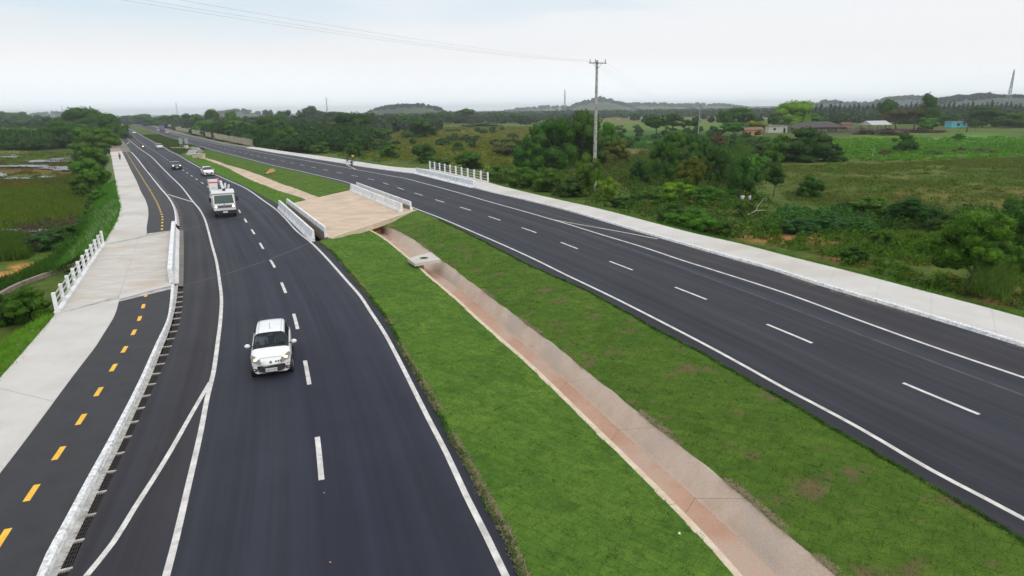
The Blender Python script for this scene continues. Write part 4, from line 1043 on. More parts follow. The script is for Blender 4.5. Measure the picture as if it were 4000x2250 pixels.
# body described by stations front -> rear (car faces -Y)
def car(kind, name, label, paint, loc, rz, lamp='lampon', people=True, L=3.8, Wd=0.82, H=1.5, wheels=True, plate=None, hood=.98, bonnet=0.24, back=0.92, detail=2, group='cars on the two carriageways'):
    t = empty(name, loc, rz, label, 'car', group)
    # y, half width at sill / waist, waist height, deck height(centre), half width at top
    f = [0.0, .012, .05, .12, bonnet * .75, bonnet, bonnet + .155, .44, .60, .74, back - .06, back, .985, 1.0]
    waist = [.50, .62, .70, .76, .84, .88, .92, .93, .95, .97, .99, .96, .90, .62]
    wmax = [.70, .86, .94, .98, 1.0, 1.0, 1.0, 1.0, 1.0, 1.0, .985, .95, .90, .78]
    cab = [0, 0, 0, 0, 0, 0.02, 1, 1, 1, 1, 1, 1 if back > .9 else .35, 0.02, 0]
    ztop = [.56, .70, .80, .86, .94, hood, H * .965, H * .995, H, H * .99, H * .965, H * .92, hood * .98, .62]
    wtop = [.66, .80, .88, .90, .90, .88, .70, .70, .70, .70, .69, .68, .80, .7]
    if back <= .9: ztop[10] = H * .95; ztop[11] = hood + .1; waist[12] = .88
    rows = []
    for i in range(len(f)):
        y = -L / 2 + L * f[i]; w = Wd * wmax[i]; zw = waist[i] * (H / 1.5) ** .5; wt_ = Wd * wtop[i]; zt = ztop[i]; zb = .22 if i not in (0, 13) else .30
        mid = .5
        lower = [(w * .80, zb - .04), (w * .95, zb), (w * .995, zb + .14), (w, mid), (w * .985, zw - .08), (w * .95, zw)]
        if zt - zw > .25:
            up = [(w * .905, zw + .025), (wt_ * 1.06, zt - .13), (wt_ * .99, zt - .05), (wt_ * .80, zt - .012), (wt_ * .4, zt), (0, zt + .003)]
        else:
            d_ = max(zt - zw, .0)
            up = [(w * .90, zw + d_ * .45), (w * .80, zw + d_ * .75), (w * .66, zw + d_ * .9), (w * .5, zt - .005), (w * .25, zt), (0, zt + .003)]
        sec = lower + up
        rows.append([(x, y + (.19, .17, .12, .05)[i] * (x / w) ** 2 if i < 4 else (y - (.0, .05, .10)[i - 11] * (x / w) ** 2 if i > 10 and i < 14 else y), z) for x, z in sec])
    k = 12; vs = []; 
    full = []
    for r_ in rows:
        right = [Vector(p) for p in r_]; left = [Vector((-p[0], p[1], p[2])) for p in r_[:-1]]
        full.append(right + left[::-1])
    m_ = len(full[0])
    body_f, wind_f, side_f, rear_f = [], [], [], []
    for i in range(len(f) - 1):
        for j in range(m_ - 1):
            a = i * m_ + j; q4 = (a, a + 1, a + m_ + 1, a + m_)
            jj = j if j < k - 1 else m_ - 2 - j
            ws = (i == 5 and 6 <= jj + 0 <= 10)
            rs = (i == (11 if back > .9 else 10)) and 6 <= jj <= 10
            sd = jj == 6 and i in ((6, 7, 8, 9) if back > .9 else (6, 7, 8, 9))
            (wind_f if ws else rear_f if rs else side_f if sd else body_f).append(q4)
        body_f.append((i * m_ + m_ - 1, i * m_, (i + 1) * m_, (i + 1) * m_ + m_ - 1))
    for r_ in full: vs += r_
    n0_ = len(full) - 1
    body_f.append(tuple(range(m_))); body_f.append(tuple(n0_ * m_ + i for i in range(m_))[::-1])
    def part(nm, faces, mat_, off=0.0, split=False):
        me_ = mesh(nm, vs, faces, mat_, True, 38)
        bm = bmesh.new(); bm.from_mesh(me_)
        bmesh.ops.delete(bm, geom=[v for v in bm.verts if not v.link_faces], context='VERTS')
        if nm == 'body':
            bmesh.ops.recalc_face_normals(bm, faces=bm.faces[:])
        bm.to_mesh(me_); bm.free()
        return obj(nm, me_, t)
    part('body', body_f, M[paint])
    part('windscreen', wind_f, M['glass'] if people else M['dglass'])
    part('rear_window', rear_f, M['dglass'])
    half = len(side_f) // 2
    part('side_window', [q_ for q_ in side_f if (q_[0] % m_) < k], M['glass'] if people else M['dglass'])
    part('side_window', [q_ for q_ in side_f if (q_[0] % m_) >= k], M['glass'] if people else M['dglass'])
    # wheels; black discs stand in for the shade of uncut arches
    for s in (-1, 1):
        for y in (-L * .34, L * .335):
            ar = MB().tube((s*(Wd*.90), y, .31), (s*(Wd+.006), y, .31), .36, n=20); ar.build('arch_shade', M['plastic'], t)
            w_ = empty('wheel'); w_.parent = t; w_.location = (s*Wd*.97, y, .29)
            m2_ = MB().tube((-s*.16, 0, 0), (s*.045, 0, 0), .295, n=22); m2_.build('tyre', M['rubber'], w_, True, 40)
            m2_ = MB().tube((0, 0, 0), (s*.052, 0, 0), .185, n=14); m2_.build('rim', M['rim'], w_)
    yf = -L / 2
    def onfront(x, z): return yf + .17 * (x / (Wd * .80)) ** 2
    for s in (-1, 1):
        # headlamps wrap the corner
        hx = Wd * .66; mbh = MB()
        pts = [(s*Wd*.46, yf + .05, .60), (s*Wd*.84, yf + .25, .64), (s*Wd*.955, yf + .50, .80), (s*Wd*.86, yf + .54, .835), (s*Wd*.50, yf + .19, .765)]
        inner = [Vector(p) for p in pts]; outer = [p + Vector((s*.035, -.05, .02)) for p in inner]
        n_ = 5; mbh.add(inner + outer, [tuple(range(5, 10)), tuple(range(5))[::-1]] + [(i, (i+1) % 5, 5 + (i+1) % 5, 5 + i) for i in range(5)])
        hl = mbh.build('headlamp', M['lamphouse'], t, bevel=.012)
        c_ = sum(outer, Vector()) / 5
        MB().ball(c_ + Vector((-s*.08, -.035, -.02)), (.13, .06, .085)).build('bulb', M[lamp], hl, True)
        if detail > 1:
            fo = MB().ball((s*Wd*.80, yf + .10, .36), (.10, .05, .07)); fl = fo.build('fog_lamp', M['plastic'], t, True)
            MB().ball((s*Wd*.81, yf + .055, .37), (.04, .03, .03)).build('bulb', M['rim'], fl, True)
        # mirrors
        mz = .98 * (H / 1.5); my = yf + L * (bonnet + .12)
        mr_ = MB().ball((s*(Wd + .13), my, mz), (.115, .075, .085), 10, 8).build('wing_mirror', M[paint], t, True)
        MB().tube((s*(Wd*.92), my, mz - .05), (s*(Wd + .05), my, mz - .04), .03).build('mirror_arm', M['plastic'], mr_)
        # roof seam
        if detail > 1:
            MB().path([(s*Wd*wtop[i]*.83, -L/2 + L*f[i], ztop[i] + .0035) for i in (6, 7, 8, 9, 10)], .005, 4).build('roof_seam', M['plastic'], t)
            MB().path([(s*Wd*1.003, yf + L*.42, .34), (s*Wd*1.005, yf + L*.42, .9)], .005, 4).build('door_seam', M['plastic'], t)
    # grille, plate
    g = MB(); n_ = 10
    pts = []
    w_ = Wd * .64
    for i in range(n_ + 1):
        x = -w_ + 2 * w_ * i / n_; pts.append(Vector((x, onfront(x, 0) - .035, .25 + .06 * abs(i / n_ * 2 - 1) ** 3)))
    up_ = [p + Vector((0, .03, .25 - .14 * abs(i / n_ * 2 - 1) ** 3)) for i, p in enumerate(pts)]
    bk = [p + Vector((0, .12, 0)) for p in pts]; bu = [p + Vector((0, .12, 0)) for p in up_]
    vs2, fs2 = loft([bk, pts, up_, bu]); g.add(vs2, fs2); g.build('grille', M['plastic'], t)
    pl_ = MB().box((-.22, onfront(0, 0) - .078, .31), (.22, onfront(0, 0) - .055, .45)).build('number_plate', M['plate'], t)
    if plate:
        cu = bpy.data.curves.new('lettering', 'FONT'); cu.body = plate; cu.size = .105; cu.align_x = 'CENTER'; cu.align_y = 'CENTER'; cu.extrude = .001
        tm = bpy.data.objects.new('lettering', cu); C.objects.link(tm); bpy.context.view_layer.update()
        dg = bpy.context.evaluated_depsgraph_get(); me_ = bpy.data.meshes.new_from_object(tm.evaluated_get(dg)); bpy.data.objects.remove(tm)
        me_.materials.clear(); me_.materials.append(M['ink'])
        lt = obj('lettering', me_, pl_, (0, onfront(0, 0) - .081, .38), (R(90), 0, 0)); lt['kind'] = 'stuff'
    if detail > 1:
        for x in (.19, .28, .37): MB().box((x - .022, onfront(x, 0) - .005, .635), (x + .022, onfront(x, 0) + .10, .70)).build('intake_slot', M['plastic'], t, bevel=.01)
        MB().tube((0, onfront(0, 0) - .0, .66), (0, onfront(0, 0) + .1, .665), .05, n=16).build('badge', M['rim'], t)
        MB().tube((0, -L/2 + L*(f[6] + .03), H*.965), (0, -L/2 + L*(f[6] + .17), H*.965 + .20), .006).build('aerial', M['plastic'], t)
        MB().path([(x_, -L/2 + L*bonnet*.16 + .10*(x_/Wd)**2, .80 + .03*(1 - abs(x_/Wd))) for x_ in [-.42,-.2,0,.2,.42]], .006, 4).build('bonnet_seam', M['plastic'], t)
        yc = -L/2 + L*f[5]
        for x in (-.45, .12): MB().path([(x, yc + .03, hood + .03), (x + .30, yc + .10, hood + .10), (x + .52, yc + .13, hood + .12)], .010, 4).build('wiper', M['plastic'], t)
    if people:
        MB().box((-Wd*.85, -L/2 + L*.30, .35), (Wd*.85, L*.40, .62)).build('cabin_floor', M['seat'], t)
        MB().box((-Wd*.84, -L/2 + L*(bonnet + .02), .62), (Wd*.84, -L/2 + L*(bonnet + .14), .93), taper=.92).build('dashboard', M['seat'], t, bevel=.03)
        for x in (-.37, .37):
            st = MB(); st.box((x - .25, -.35, .5), (x + .25, .2, .66)); st.box((x - .23, .10, .6), (x + .23, .24, 1.16), Matrix.Rotation(R(0), 4, 'X')); st.box((x - .11, .14, 1.16), (x + .11, .22, 1.32)); st.build('car_seat', M['seat'], t, bevel=.03)
        MB().box((-.7, .95, .5), (.7, 1.1, 1.15)).build('rear_seat', M['seat'], t)
        MB().box((-.10, -L/2 + L*(f[6] + .005), H*.86), (.10, -L/2 + L*(f[6] + .015), H*.90)).build('rear_view_mirror', M['rim'], t)
        MB().tube((.37, -.56, .94), (.37, -.53, .97), .17, n=20).build('steering_wheel', M['plastic'], t)
    return t
# ---------------------------------------------------------------- people
def skinfig(name, joints, edges, radii, mat_, parent, sub=1):
    """one continuous skinned surface grown on a skeleton"""
    me_ = bpy.data.meshes.new(name); keys = list(joints)
    me_.from_pydata([joints[k] for k in keys], [(keys.index(a), keys.index(b)) for a, b in edges], [])
    me_.materials.append(mat_)
    o = obj(name, me_, parent); md = o.modifiers.new('skin', 'SKIN'); md.use_smooth_shade = True
    for k, v in zip(keys, me_.skin_vertices[0].data): v.radius = (radii[k], radii[k] * .9)
    root = me_.skin_vertices[0].data
    for i, k in enumerate(keys): root[i].use_root = (i == 0)
    sb = o.modifiers.new('sub', 'SUBSURF'); sb.levels = sub; sb.render_levels = sub
    return o
def person(loc, rz, pose, shirt, trousers, label, hair='hair', group=None, hat=None, scale=1.0):
    """pose: dict of joints; figure faces -Y"""
    t = empty('person', loc, rz, label, 'person', group); t.scale = (scale,) * 3
    J = dict(pelvis=(0,0,.95), belly=(0,0,1.12), chest=(0,0,1.33), neck=(0,0,1.48), throat=(0,-.01,1.54), skull=(0,-.02,1.66), crown=(0,-.01,1.74),
             ls=(.18,0,1.42), le=(.24,.02,1.14), lw=(.26,-.06,.90), lh=(.26,-.10,.81), rs=(-.18,0,1.42), re=(-.24,.02,1.14), rw=(-.26,-.06,.90), rh=(-.26,-.10,.81),
             lp=(.09,0,.92), lk=(.10,-.02,.50), la=(.10,.02,.09), lt=(.10,-.16,.04), rp=(-.09,0,.92), rk=(-.10,-.02,.50), ra=(-.10,.02,.09), rt=(-.10,-.16,.04))
    J.update(pose)
    Rr_ = dict(pelvis=.13, belly=.12, chest=.14, neck=.06, throat=.055, skull=.10, crown=.075, ls=.065, le=.045, lw=.032, lh=.035, rs=.065, re=.045, rw=.032, rh=.035,
              lp=.09, lk=.06, la=.04, lt=.035, rp=.09, rk=.06, ra=.04, rt=.035)
    E_ = [('pelvis','belly'),('belly','chest'),('chest','neck'),('neck','throat'),('throat','skull'),('skull','crown'),('chest','ls'),('ls','le'),('le','lw'),('lw','lh'),
          ('chest','rs'),('rs','re'),('re','rw'),('rw','rh'),('pelvis','lp'),('lp','lk'),('lk','la'),('la','lt'),('pelvis','rp'),('rp','rk'),('rk','ra'),('ra','rt')]
    skinfig('body', J, E_, Rr_, M['skin'], t)
    sh = {k: J[k] for k in ('pelvis','belly','chest','neck','ls','rs')}; m5 = lambda a, b, f_: tuple(Vector(J[a]).lerp(Vector(J[b]), f_))
    sh['l2'] = m5('ls','le',.7); sh['r2'] = m5('rs','re',.7)
    skinfig('shirt', sh, [('pelvis','belly'),('belly','chest'),('chest','neck'),('chest','ls'),('chest','rs'),('ls','l2'),('rs','r2')], dict(pelvis=.15,belly=.145,chest=.165,neck=.08,ls=.085,rs=.085,l2=.07,r2=.07), shirt, t)
    tr_ = {k: J[k] for k in ('pelvis','lp','lk','rp','rk')}; tr_['l3'] = m5('lk','la',.8); tr_['r3'] = m5('rk','ra',.8)
    skinfig('trousers', tr_, [('pelvis','lp'),('lp','lk'),('lk','l3'),('pelvis','rp'),('rp','rk'),('rk','r3')], dict(pelvis=.155,lp=.11,lk=.078,l3=.06,rp=.11,rk=.078,r3=.06), trousers, t)
    sk = Vector(J['skull']); cr = Vector(J['crown']); up = (cr - sk).normalized()
    hd = MB().ball(sk + up * .045 + Vector((0,.015,0)), (.105,.118,.095), 10, 8); hd.build('hair' if not hat else 'helmet', hat or M[hair], t, True)
    fc = MB().ball(sk + Vector((0,-.105,-.01)), (.015,.022,.02)); fc.build('nose', M['skin'], t, True)
    for s in (-1, 1):
        MB().ball(sk + Vector((s*.038,-.092,.02)), (.013,.008,.008), 6, 4).build('eye', M['ink'], t)
    return t
def seated(bend=.2, knees=(.95,.80)):
    return dict(pelvis=(0,.0,.95), belly=(0,-.06-bend*.3,1.10), chest=(0,-.12-bend*.8,1.28-bend*.15), neck=(0,-.16-bend,1.42-bend*.25), throat=(0,-.18-bend,1.48-bend*.25), skull=(0,-.22-bend,1.58-bend*.25), crown=(0,-.22-bend,1.67-bend*.25),
                ls=(.19,-.14-bend,1.36-bend*.25), le=(.25,-.32-bend*.9,1.16-bend*.2), lw=(.22,-.52-bend*.5,1.07), lh=(.21,-.58-bend*.5,1.05), rs=(-.19,-.14-bend,1.36-bend*.25), re=(-.25,-.32-bend*.9,1.16-bend*.2), rw=(-.22,-.52-bend*.5,1.07), rh=(-.21,-.58-bend*.5,1.05),
                lp=(.10,.0,.92), lk=(.11,-.38,.74), la=(.11,-.24,.35), lt=(.11,-.38,.30), rp=(-.10,.0,.92), rk=(-.11,-.34,.56), ra=(-.11,-.12,.16), rt=(-.11,-.26,.11))
def bicycle(loc, rz, label, paint):
    t = empty('bicycle', loc, rz, label, 'bicycle', 'bicycles on the footpaths')
    for y in (-.52, .52):
        w_ = empty('wheel'); w_.parent = t; w_.location = (0, y, .34)
        mb = MB(); pts = [(0, .33*math.cos(a), .33*math.sin(a)) for a in [2*math.pi*i/20 for i in range(21)]]; mb.path(pts, .018, 5); mb.build('tyre', M['rubber'], w_)
        mb = MB()
        for i in range(8): a = math.pi*i/8; mb.tube((0,.32*math.cos(a),.32*math.sin(a)),(0,-.32*math.cos(a),-.32*math.sin(a)),.004,n=3)
        mb.build('spokes', M['rim'], w_)
    mb = MB()
    for a, b_ in (((0,.52,.34),(0,.10,.30)),((0,.10,.30),(0,.22,.82)),((0,.22,.82),(0,.52,.34)),((0,.10,.30),(0,-.34,.78)),((0,.21,.76),(0,-.34,.80)),((0,-.52,.34),(0,-.32,.92))): mb.tube(a, b_, .018, n=6)
    mb.build('frame', paint, t)
    MB().path([(-.26,-.44,1.0),(-.2,-.36,1.0),(0,-.32,.98),(.2,-.36,1.0),(.26,-.44,1.0)], .014).build('handlebar', M['plastic'], t)
    MB().ball((0,.22,.86),(.07,.13,.035)).build('saddle', M['plastic'], t, True)
    mb = MB(); mb.tube((-.10,.1,.30),(.10,.1,.30),.015); mb.box((.08,.02,.13),(.16,.12,.16)); mb.box((-.16,-.02,.36),(-.08,.10,.39)); mb.build('pedals', M['plastic'], t)
    return t
def cl(name, c): 
    if name not in M: M[name] = plain(name, c, .85)
    return M[name]

# heading of a polyline at a pixel; vehicles face the camera side (travel near) or away
def head(pl, p):
    L = arclen(pl); s = sproj(pl, p); _, d = at(pl, max(s, .1), L); return d
def face(pl, p, toward=True):
    d = head(pl, p)
    if toward: d = -d
    # model faces -Y
    return math.atan2(d.y, d.x) + math.pi / 2
# near white hatchback: centre on the ground
pc = G(1070,1410,0)
hb = car('hatch', 'hatchback_car', 'white hatchback driving towards the viewer, nearest car, two people behind its windscreen', 'white', (pc.x, pc.y, 0), face(s1, pc) + R(-3), 'lampon', True, 3.72, .765, 1.48, plate='OQN 6076')
fig = {'pelvis':(0,.0,.0)}
def inside(x, shirt, lab, car_, arm=0):
    sp = dict(pelvis=(0,0,.66), belly=(0,.02,.82), chest=(0,.03,1.0), neck=(0,.03,1.13), throat=(0,.02,1.17), skull=(0,0,1.28), crown=(0,.0,1.35),
              ls=(.17,.02,1.08), le=(.24,-.14,.88), lw=(.16,-.36,.90), lh=(.13,-.42,.92), rs=(-.17,.02,1.08), re=(-.24,-.14,.88), rw=(-.16,-.36,.90), rh=(-.13,-.42,.92),
              lp=(.1,0,.63), lk=(.12,-.42,.66), la=(.12,-.62,.42), lt=(.12,-.72,.42), rp=(-.1,0,.63), rk=(-.12,-.42,.66), ra=(-.12,-.62,.42), rt=(-.12,-.72,.42))
    if arm: sp.update(le=(.30,-.10,.95), lw=(.16,-.14,1.16), lh=(.10,-.12,1.22))
    Rz = Matrix.Rotation(car_.rotation_euler.z, 4, 'Z'); l = car_.location + Rz @ Vector((x, .02, 0))
    return person(tuple(l), car_.rotation_euler.z, sp, shirt, cl('dark_trousers', (.03,.03,.04)), lab, group='people in the white hatchback', scale=1.0)
inside(-.37, cl('grey_white_shirt', (.55,.57,.60)), 'front passenger in a pale shirt behind the hatchback windscreen', hb)
inside(.37, cl('slate_shirt', (.12,.16,.18)), 'driver in a dark shirt at the hatchback steering wheel, one hand raised', hb, 1)

def place(px, py): return G(px, py, 0)
p = place(690,660); car('hatch','hatchback_car','black hatchback with bright headlamps, driving in the left lane behind the truck','black',(p.x,p.y,0),face(s1,p),'lampbright',False,3.9,.84,1.45,detail=1)
p = place(812,684); car('sedan','hatchback_car','white car with lit headlamps following the white truck in the right-hand lane','white',(p.x,p.y,0),face(s2,p),'lampbright',False,3.95,.84,1.46,detail=1)
p = place(624,580); car('sedan','saloon_car','white saloon beside the far median boards, third oncoming car','white',(p.x,p.y,0),face(s2,p),'lampon',False,4.3,.87,1.45,detail=1,back=.84)
p = place(525,522); car('sedan','saloon_car','small distant white car just before the rumble strip on the left carriageway','white',(p.x,p.y,0),face(s2,p),'lampon',False,4.2,.86,1.45,detail=1)
p = place(620,513); car('sedan','saloon_car','distant white car driving away, left of the tall blue truck','white',(p.x,p.y,0),face(s3,p,False),'lampon',False,4.2,.86,1.5,detail=1)
p = place(652,521); car('sedan','saloon_car','distant silver car driving away, below right of the tall blue truck','silver',(p.x,p.y,0),face(s3,p,False),'lampon',False,4.2,.86,1.45,detail=1)

def wheelset(t, pts, r=.42, w=.26):
    for x, y in pts:
        s = 1 if x > 0 else -1
        w_ = empty('wheel'); w_.parent = t; w_.location = (x, y, r)
        MB().tube((-s*w/2,0,0),(s*w/2,0,0),r,n=22).build('tyre', M['rubber'], w_, True, 40); MB().tube((0,0,0),(s*(w/2+.01),0,0),r*.55,n=14).build('rim', M['rim'], w_)
# utility truck with bucket boom
pt = place(876,832)
tk = empty('bucket_truck', (pt.x, pt.y, 0), face(s1, pt) + R(-2), 'white utility truck with folded boom and bucket, headlamps lit, in the left lane', 'truck')
W_ = 1.02
def sect(pts, x0, x1): 
    n_ = len(pts); vs = [(x0, y, z) for y, z in pts] + [(x1, y, z) for y, z in pts]
    return vs, [tuple(range(n_))[::-1], tuple(range(n_, 2*n_))] + [(i, (i+1) % n_, n_ + (i+1) % n_, n_ + i) for i in range(n_)]
cabp = [(-3.25,.62),(-3.28,1.28),(-3.02,2.22),(-2.86,2.36),(-1.6,2.42),(-1.6,.55),(-2.2,.55),(-2.25,.95),(-2.95,.95),(-3.0,.55)]
mb = MB(); mb.add(*sect(cabp, -W_, W_)); mb.build('cab', M['offwhite'], tk, bevel=.05)
mb = MB(); mb.add([(-.90,-3.262,1.42),(.90,-3.262,1.42),(.83,-3.05,2.20),(-.83,-3.05,2.20),(-.90,-3.20,1.42),(.90,-3.20,1.42),(.83,-2.99,2.20),(-.83,-2.99,2.20)], [(0,1,2,3),(7,6,5,4),(0,4,5,1),(1,5,6,2),(2,6,7,3),(3,7,4,0)])
mb.build('windscreen', plain('truck_windscreen',(0.04,0.075,0.075),0.06,spec=.7), tk)
for s in (-1, 1):
    MB().box((s*(W_+.002) - .01, -2.95, 1.42),(s*(W_+.002) + .01, -2.0, 2.12)).build('side_window', M['dglass'], tk)
    hl = MB().box((s*.80-.16,-3.305,.98),(s*.80+.16,-3.24,1.24)).build('headlamp', M['lamphouse'], tk, bevel=.03); MB().ball((s*.80,-3.31,1.11),(.10,.05,.10)).build('bulb', M['lampbright'], hl, True)
    mr_ = MB().box((s*(W_+.12),-3.05,1.55),(s*(W_+.34),-2.93,2.02)).build('wing_mirror', M['plastic'], tk, bevel=.04); MB().tube((s*W_,-2.95,1.8),(s*(W_+.2),-3.0,1.8),.02).build('mirror_arm', M['plastic'], mr_)
mb = MB(); mb.box((-.62,-3.30,.98),(.62,-3.26,1.22)); mb.build('grille', M['plastic'], tk)
for z in (1.03,1.10,1.17): MB().box((-.62,-3.312,z-.012),(.62,-3.302,z+.012)).build('grille_bar', M['rim'], tk)
MB().tube((0,-3.33,1.10),(0,-3.30,1.10),.12,n=18).build('badge', M['chrome'], tk)
MB().ball((0,-3.275,1.335),(.10,.02,.055)).build('red_badge', M['red'], tk, True)
MB().box((-1.05,-3.42,.38),(1.05,-3.22,.72)).build('bumper', M['plastic'], tk, bevel=.04)
MB().box((-.22,-3.435,.48),(.22,-3.422,.64)).build('number_plate', M['plate'], tk)
for z in (1.47,1.50): pass
MB().box((-.5,-3.24,1.46),(-.1,-3.225,1.55)).build('dashboard_papers', M['plate'], tk) if False else None
for x in (-.45,.25): MB().path([(x,-3.285,1.40),(x+.3,-3.27,1.50),(x+.55,-3.27,1.53)],.012,4).build('wiper', M['plastic'], tk)
mb = MB(); mb.add(*sect([(-3.02,2.28),(-3.10,2.42),(-2.95,2.62),(-1.5,2.66),(-1.5,2.44)], -1.06, 1.06)); mb.build('roof_deflector', M['offwhite'], tk, bevel=.03)
MB().box((-.45,-1.4,.45),(.45,3.0,.75)).build('chassis', M['plastic'], tk)
for s in (-1,1):
    MB().box((min(s*.6,s*1.08),-1.25,.78),(max(s*.6,s*1.08),3.0,1.75)).build('locker', M['offwhite'], tk, bevel=.03)
    for y in (-1.1,.3,1.7): MB().box((min(s*1.083,s*1.095),y,.9),(max(s*1.083,s*1.095),y+1.15,1.6)).build('locker_door', M['white'], tk, bevel=.01)
    MB().box((min(s*1.083,s*1.10),-1.0,1.62),(max(s*1.083,s*1.10),-.3,1.70)).build('red_mark', M['red'], tk)
MB().box((-.6,-1.2,.76),(.6,3.0,1.0)).build('bed_floor', M['silver'], tk)
MB().box((-W_-.004,-2.3,1.0),(-W_-.001,-1.75,1.35)).build('red_mark', M['red'], tk)
MB().box((-1.15,-1.45,2.0),(-.55,-1.3,2.35)).build('head_rack', M['offwhite'], tk)
MB().tube((.15,.2,1.0),(.15,.2,2.3),.22,n=14).build('turret', M['offwhite'], tk)
bmp_ = MB(); bmp_.box((-.13,-2.9,-.16),(.13,3.0,.16)); bm_o = bmp_.build('lower_boom', M['offwhite'], tk, bevel=.03); bm_o.location = (.15,.2,2.72); bm_o.rotation_euler = (R(5),0,0)
MB().box((.02,-2.95,2.62),(.28,-2.5,2.82)).build('boom_rest', M['plastic'], tk)
b2_ = MB(); b2_.box((-.10,-2.3,-.12),(.10,2.9,.12)); b2o = b2_.build('upper_boom', M['white'], tk, bevel=.02); b2o.location = (-.06,.1,3.28); b2o.rotation_euler = (R(-4),0,R(2))
MB().tube((.35,-1.2,2.7),(.55,1.6,2.9),.10,n=12).build('hydraulic_cylinder', M['silver'], tk)
MB().tube((.60,-.9,2.5),(.85,1.2,2.75),.12,n=12).build('tool_tube', cl('warm_grey',(.5,.45,.44)), tk)
bk = MB(); bk.box((-.38,-.38,0),(.38,.38,1.25), taper=1.14); bko = bk.build('bucket', M['offwhite'], tk, bevel=.04); bko.location = (-.72,-.75,2.35); bko.rotation_euler = (R(-4),0,R(3))
MB().box((-.47,-.47,1.22),(.47,.47,1.29)).build('bucket_rim', M['white'], bko, bevel=.02)
MB().box((-.43,-.445,.90),(.43,-.425,1.02)).build('red_stripe', M['red'], bko); MB().box((-.16,-.415,.35),(.18,-.40,.50)).build('label_plate', M['silver'], bko)
MB().ball((-.22,-1.0,3.66),(.12,.10,.12)).build('red_lamp', M['red'], tk, True)
wheelset(tk, [(-.86,-2.58),(.86,-2.58),(-.86,1.5),(.86,1.5)], .42, .30)

# far lorries
p = place(634,513); t = empty('box_truck', (p.x,p.y,0), face(s3,p,False), 'tall blue truck seen from behind on the far right carriageway, among three vehicles', 'truck')
bl = plain('dull_blue',(0.05,0.07,0.18),.5)
MB().box((-1.25,-3.5,1.1),(1.25,4.3,3.9)).build('cargo_box', bl, t, bevel=.05); MB().box((-1.1,-5.3,.7),(1.1,-3.6,2.9)).build('cab', bl, t, bevel=.1)
MB().box((-1.0,4.31,1.3),(1.0,4.33,3.6)).build('rear_door', cl('grey_blue',(.16,.19,.30)), t); MB().box((-1.25,4.0,.5),(1.25,4.4,.9)).build('rear_bumper', M['red'], t)
wheelset(t, [(-1.0,-4.3),(1.0,-4.3),(-1.0,2.6),(1.0,2.6),(-1.0,3.6),(1.0,3.6)], .5, .3)
p = place(481,505); t = empty('tipper_truck', (p.x,p.y,0), face(s2,p), 'distant white truck with a yellow load coming round the trees on the left carriageway', 'truck')
MB().box((-1.15,-4.0,.7),(1.15,-2.2,2.7)).build('cab', M['offwhite'], t, bevel=.1); MB().box((-1.0,-4.02,1.7),(1.0,-3.98,2.5)).build('windscreen', M['dglass'], t)
MB().box((-1.25,-2.0,1.0),(1.25,4.0,2.9)).build('tipper_body', cl('lorry_yellow',(.55,.36,.10)), t, bevel=.05); MB().ball((0,1,2.9),(1.1,2.6,.9)).build('load', cl('lorry_yellow',(.55,.36,.10)), t)
MB().box((-1.2,-4.15,.4),(1.2,-3.95,.8)).build('bumper', M['plastic'], t)
wheelset(t, [(-1.0,-3.1),(1.0,-3.1),(-1.0,2.2),(1.0,2.2)], .5, .3)

# motorcycle and rider
p = place(560,583); rz = face(s1, p)
t = empty('motorcycle', (p.x,p.y,0), rz, 'red motorcycle with a bright headlamp riding towards the viewer', 'motorcycle')
for y in (-.65,.65):
    w_ = empty('wheel'); w_.parent = t; w_.location = (0,y,.31); MB().tube((-.06,0,0),(.06,0,0),.31,n=18).build('tyre', M['rubber'], w_); MB().tube((-.065,0,0),(.065,0,0),.18,n=12).build('rim', M['rim'], w_)
MB().ball((0,-.15,.78),(.16,.34,.18)).build('tank', M['red'], t, True); MB().box((-.13,.1,.68),(.13,.7,.82)).build('seat', M['plastic'], t, bevel=.04)
MB().box((-.15,-.25,.3),(.15,.25,.62)).build('engine', M['steel'], t, bevel=.04); MB().tube((0,-.65,.31),(0,-.42,1.0),.05).build('fork', M['rim'], t)
MB().path([(-.36,-.3,1.06),(0,-.42,1.02),(.36,-.3,1.06)],.02).build('handlebar', M['plastic'], t)
f_ = MB().ball((0,-.58,.92),(.15,.10,.15)).build('fairing', M['red'], t, True); MB().ball((0,-.68,.92),(.12,.05,.12)).build('headlamp', M['lampbright'], t, True)
ps = seated(.05); person((p.x,p.y,-.13), rz, {k: (v[0]*1.05, v[1]+.15, v[2]) for k, v in ps.items()}, cl('dark_jacket',(.03,.03,.035)), cl('dark_trousers',(.03,.03,.04)), 'rider in a dark jacket and helmet on the red motorcycle', hat=M['black'])

# cyclists and walkers
def rider(px, py, z, d, shirt, trousers, lab, blab, frame, bend=.25):
    p = G(px, py, z); rz = math.atan2(d.y, d.x) + math.pi / 2
    bicycle((p.x, p.y, z), rz, blab, frame)
    ps = seated(bend); ps = {k: (v[0], v[1] + .22, v[2]) for k, v in ps.items()}
    person((p.x, p.y, z - .02), rz, ps, shirt, trousers, lab, group='cyclists on the paths')
dr = head(s4, G(1391,662)); dl = head(l1, G(480,620))
rider(1375, 652, 0.0, -dr, cl('bright_blue_shirt',(.05,.28,.75)), cl('black_shorts',(.01,.01,.012)), 'cyclist in a bright blue top bent over the handlebar by the right kerb', 'bicycle under the cyclist in the bright blue top', M['black'], .42)
rider(1380, 633, ZP, -dr, cl('neon_yellow_shirt',(.75,.80,.03)), cl('olive_shorts',(.06,.06,.05)), 'cyclist in a neon yellow top on the right footpath', 'bicycle under the cyclist in the neon yellow top', M['black'], .05)
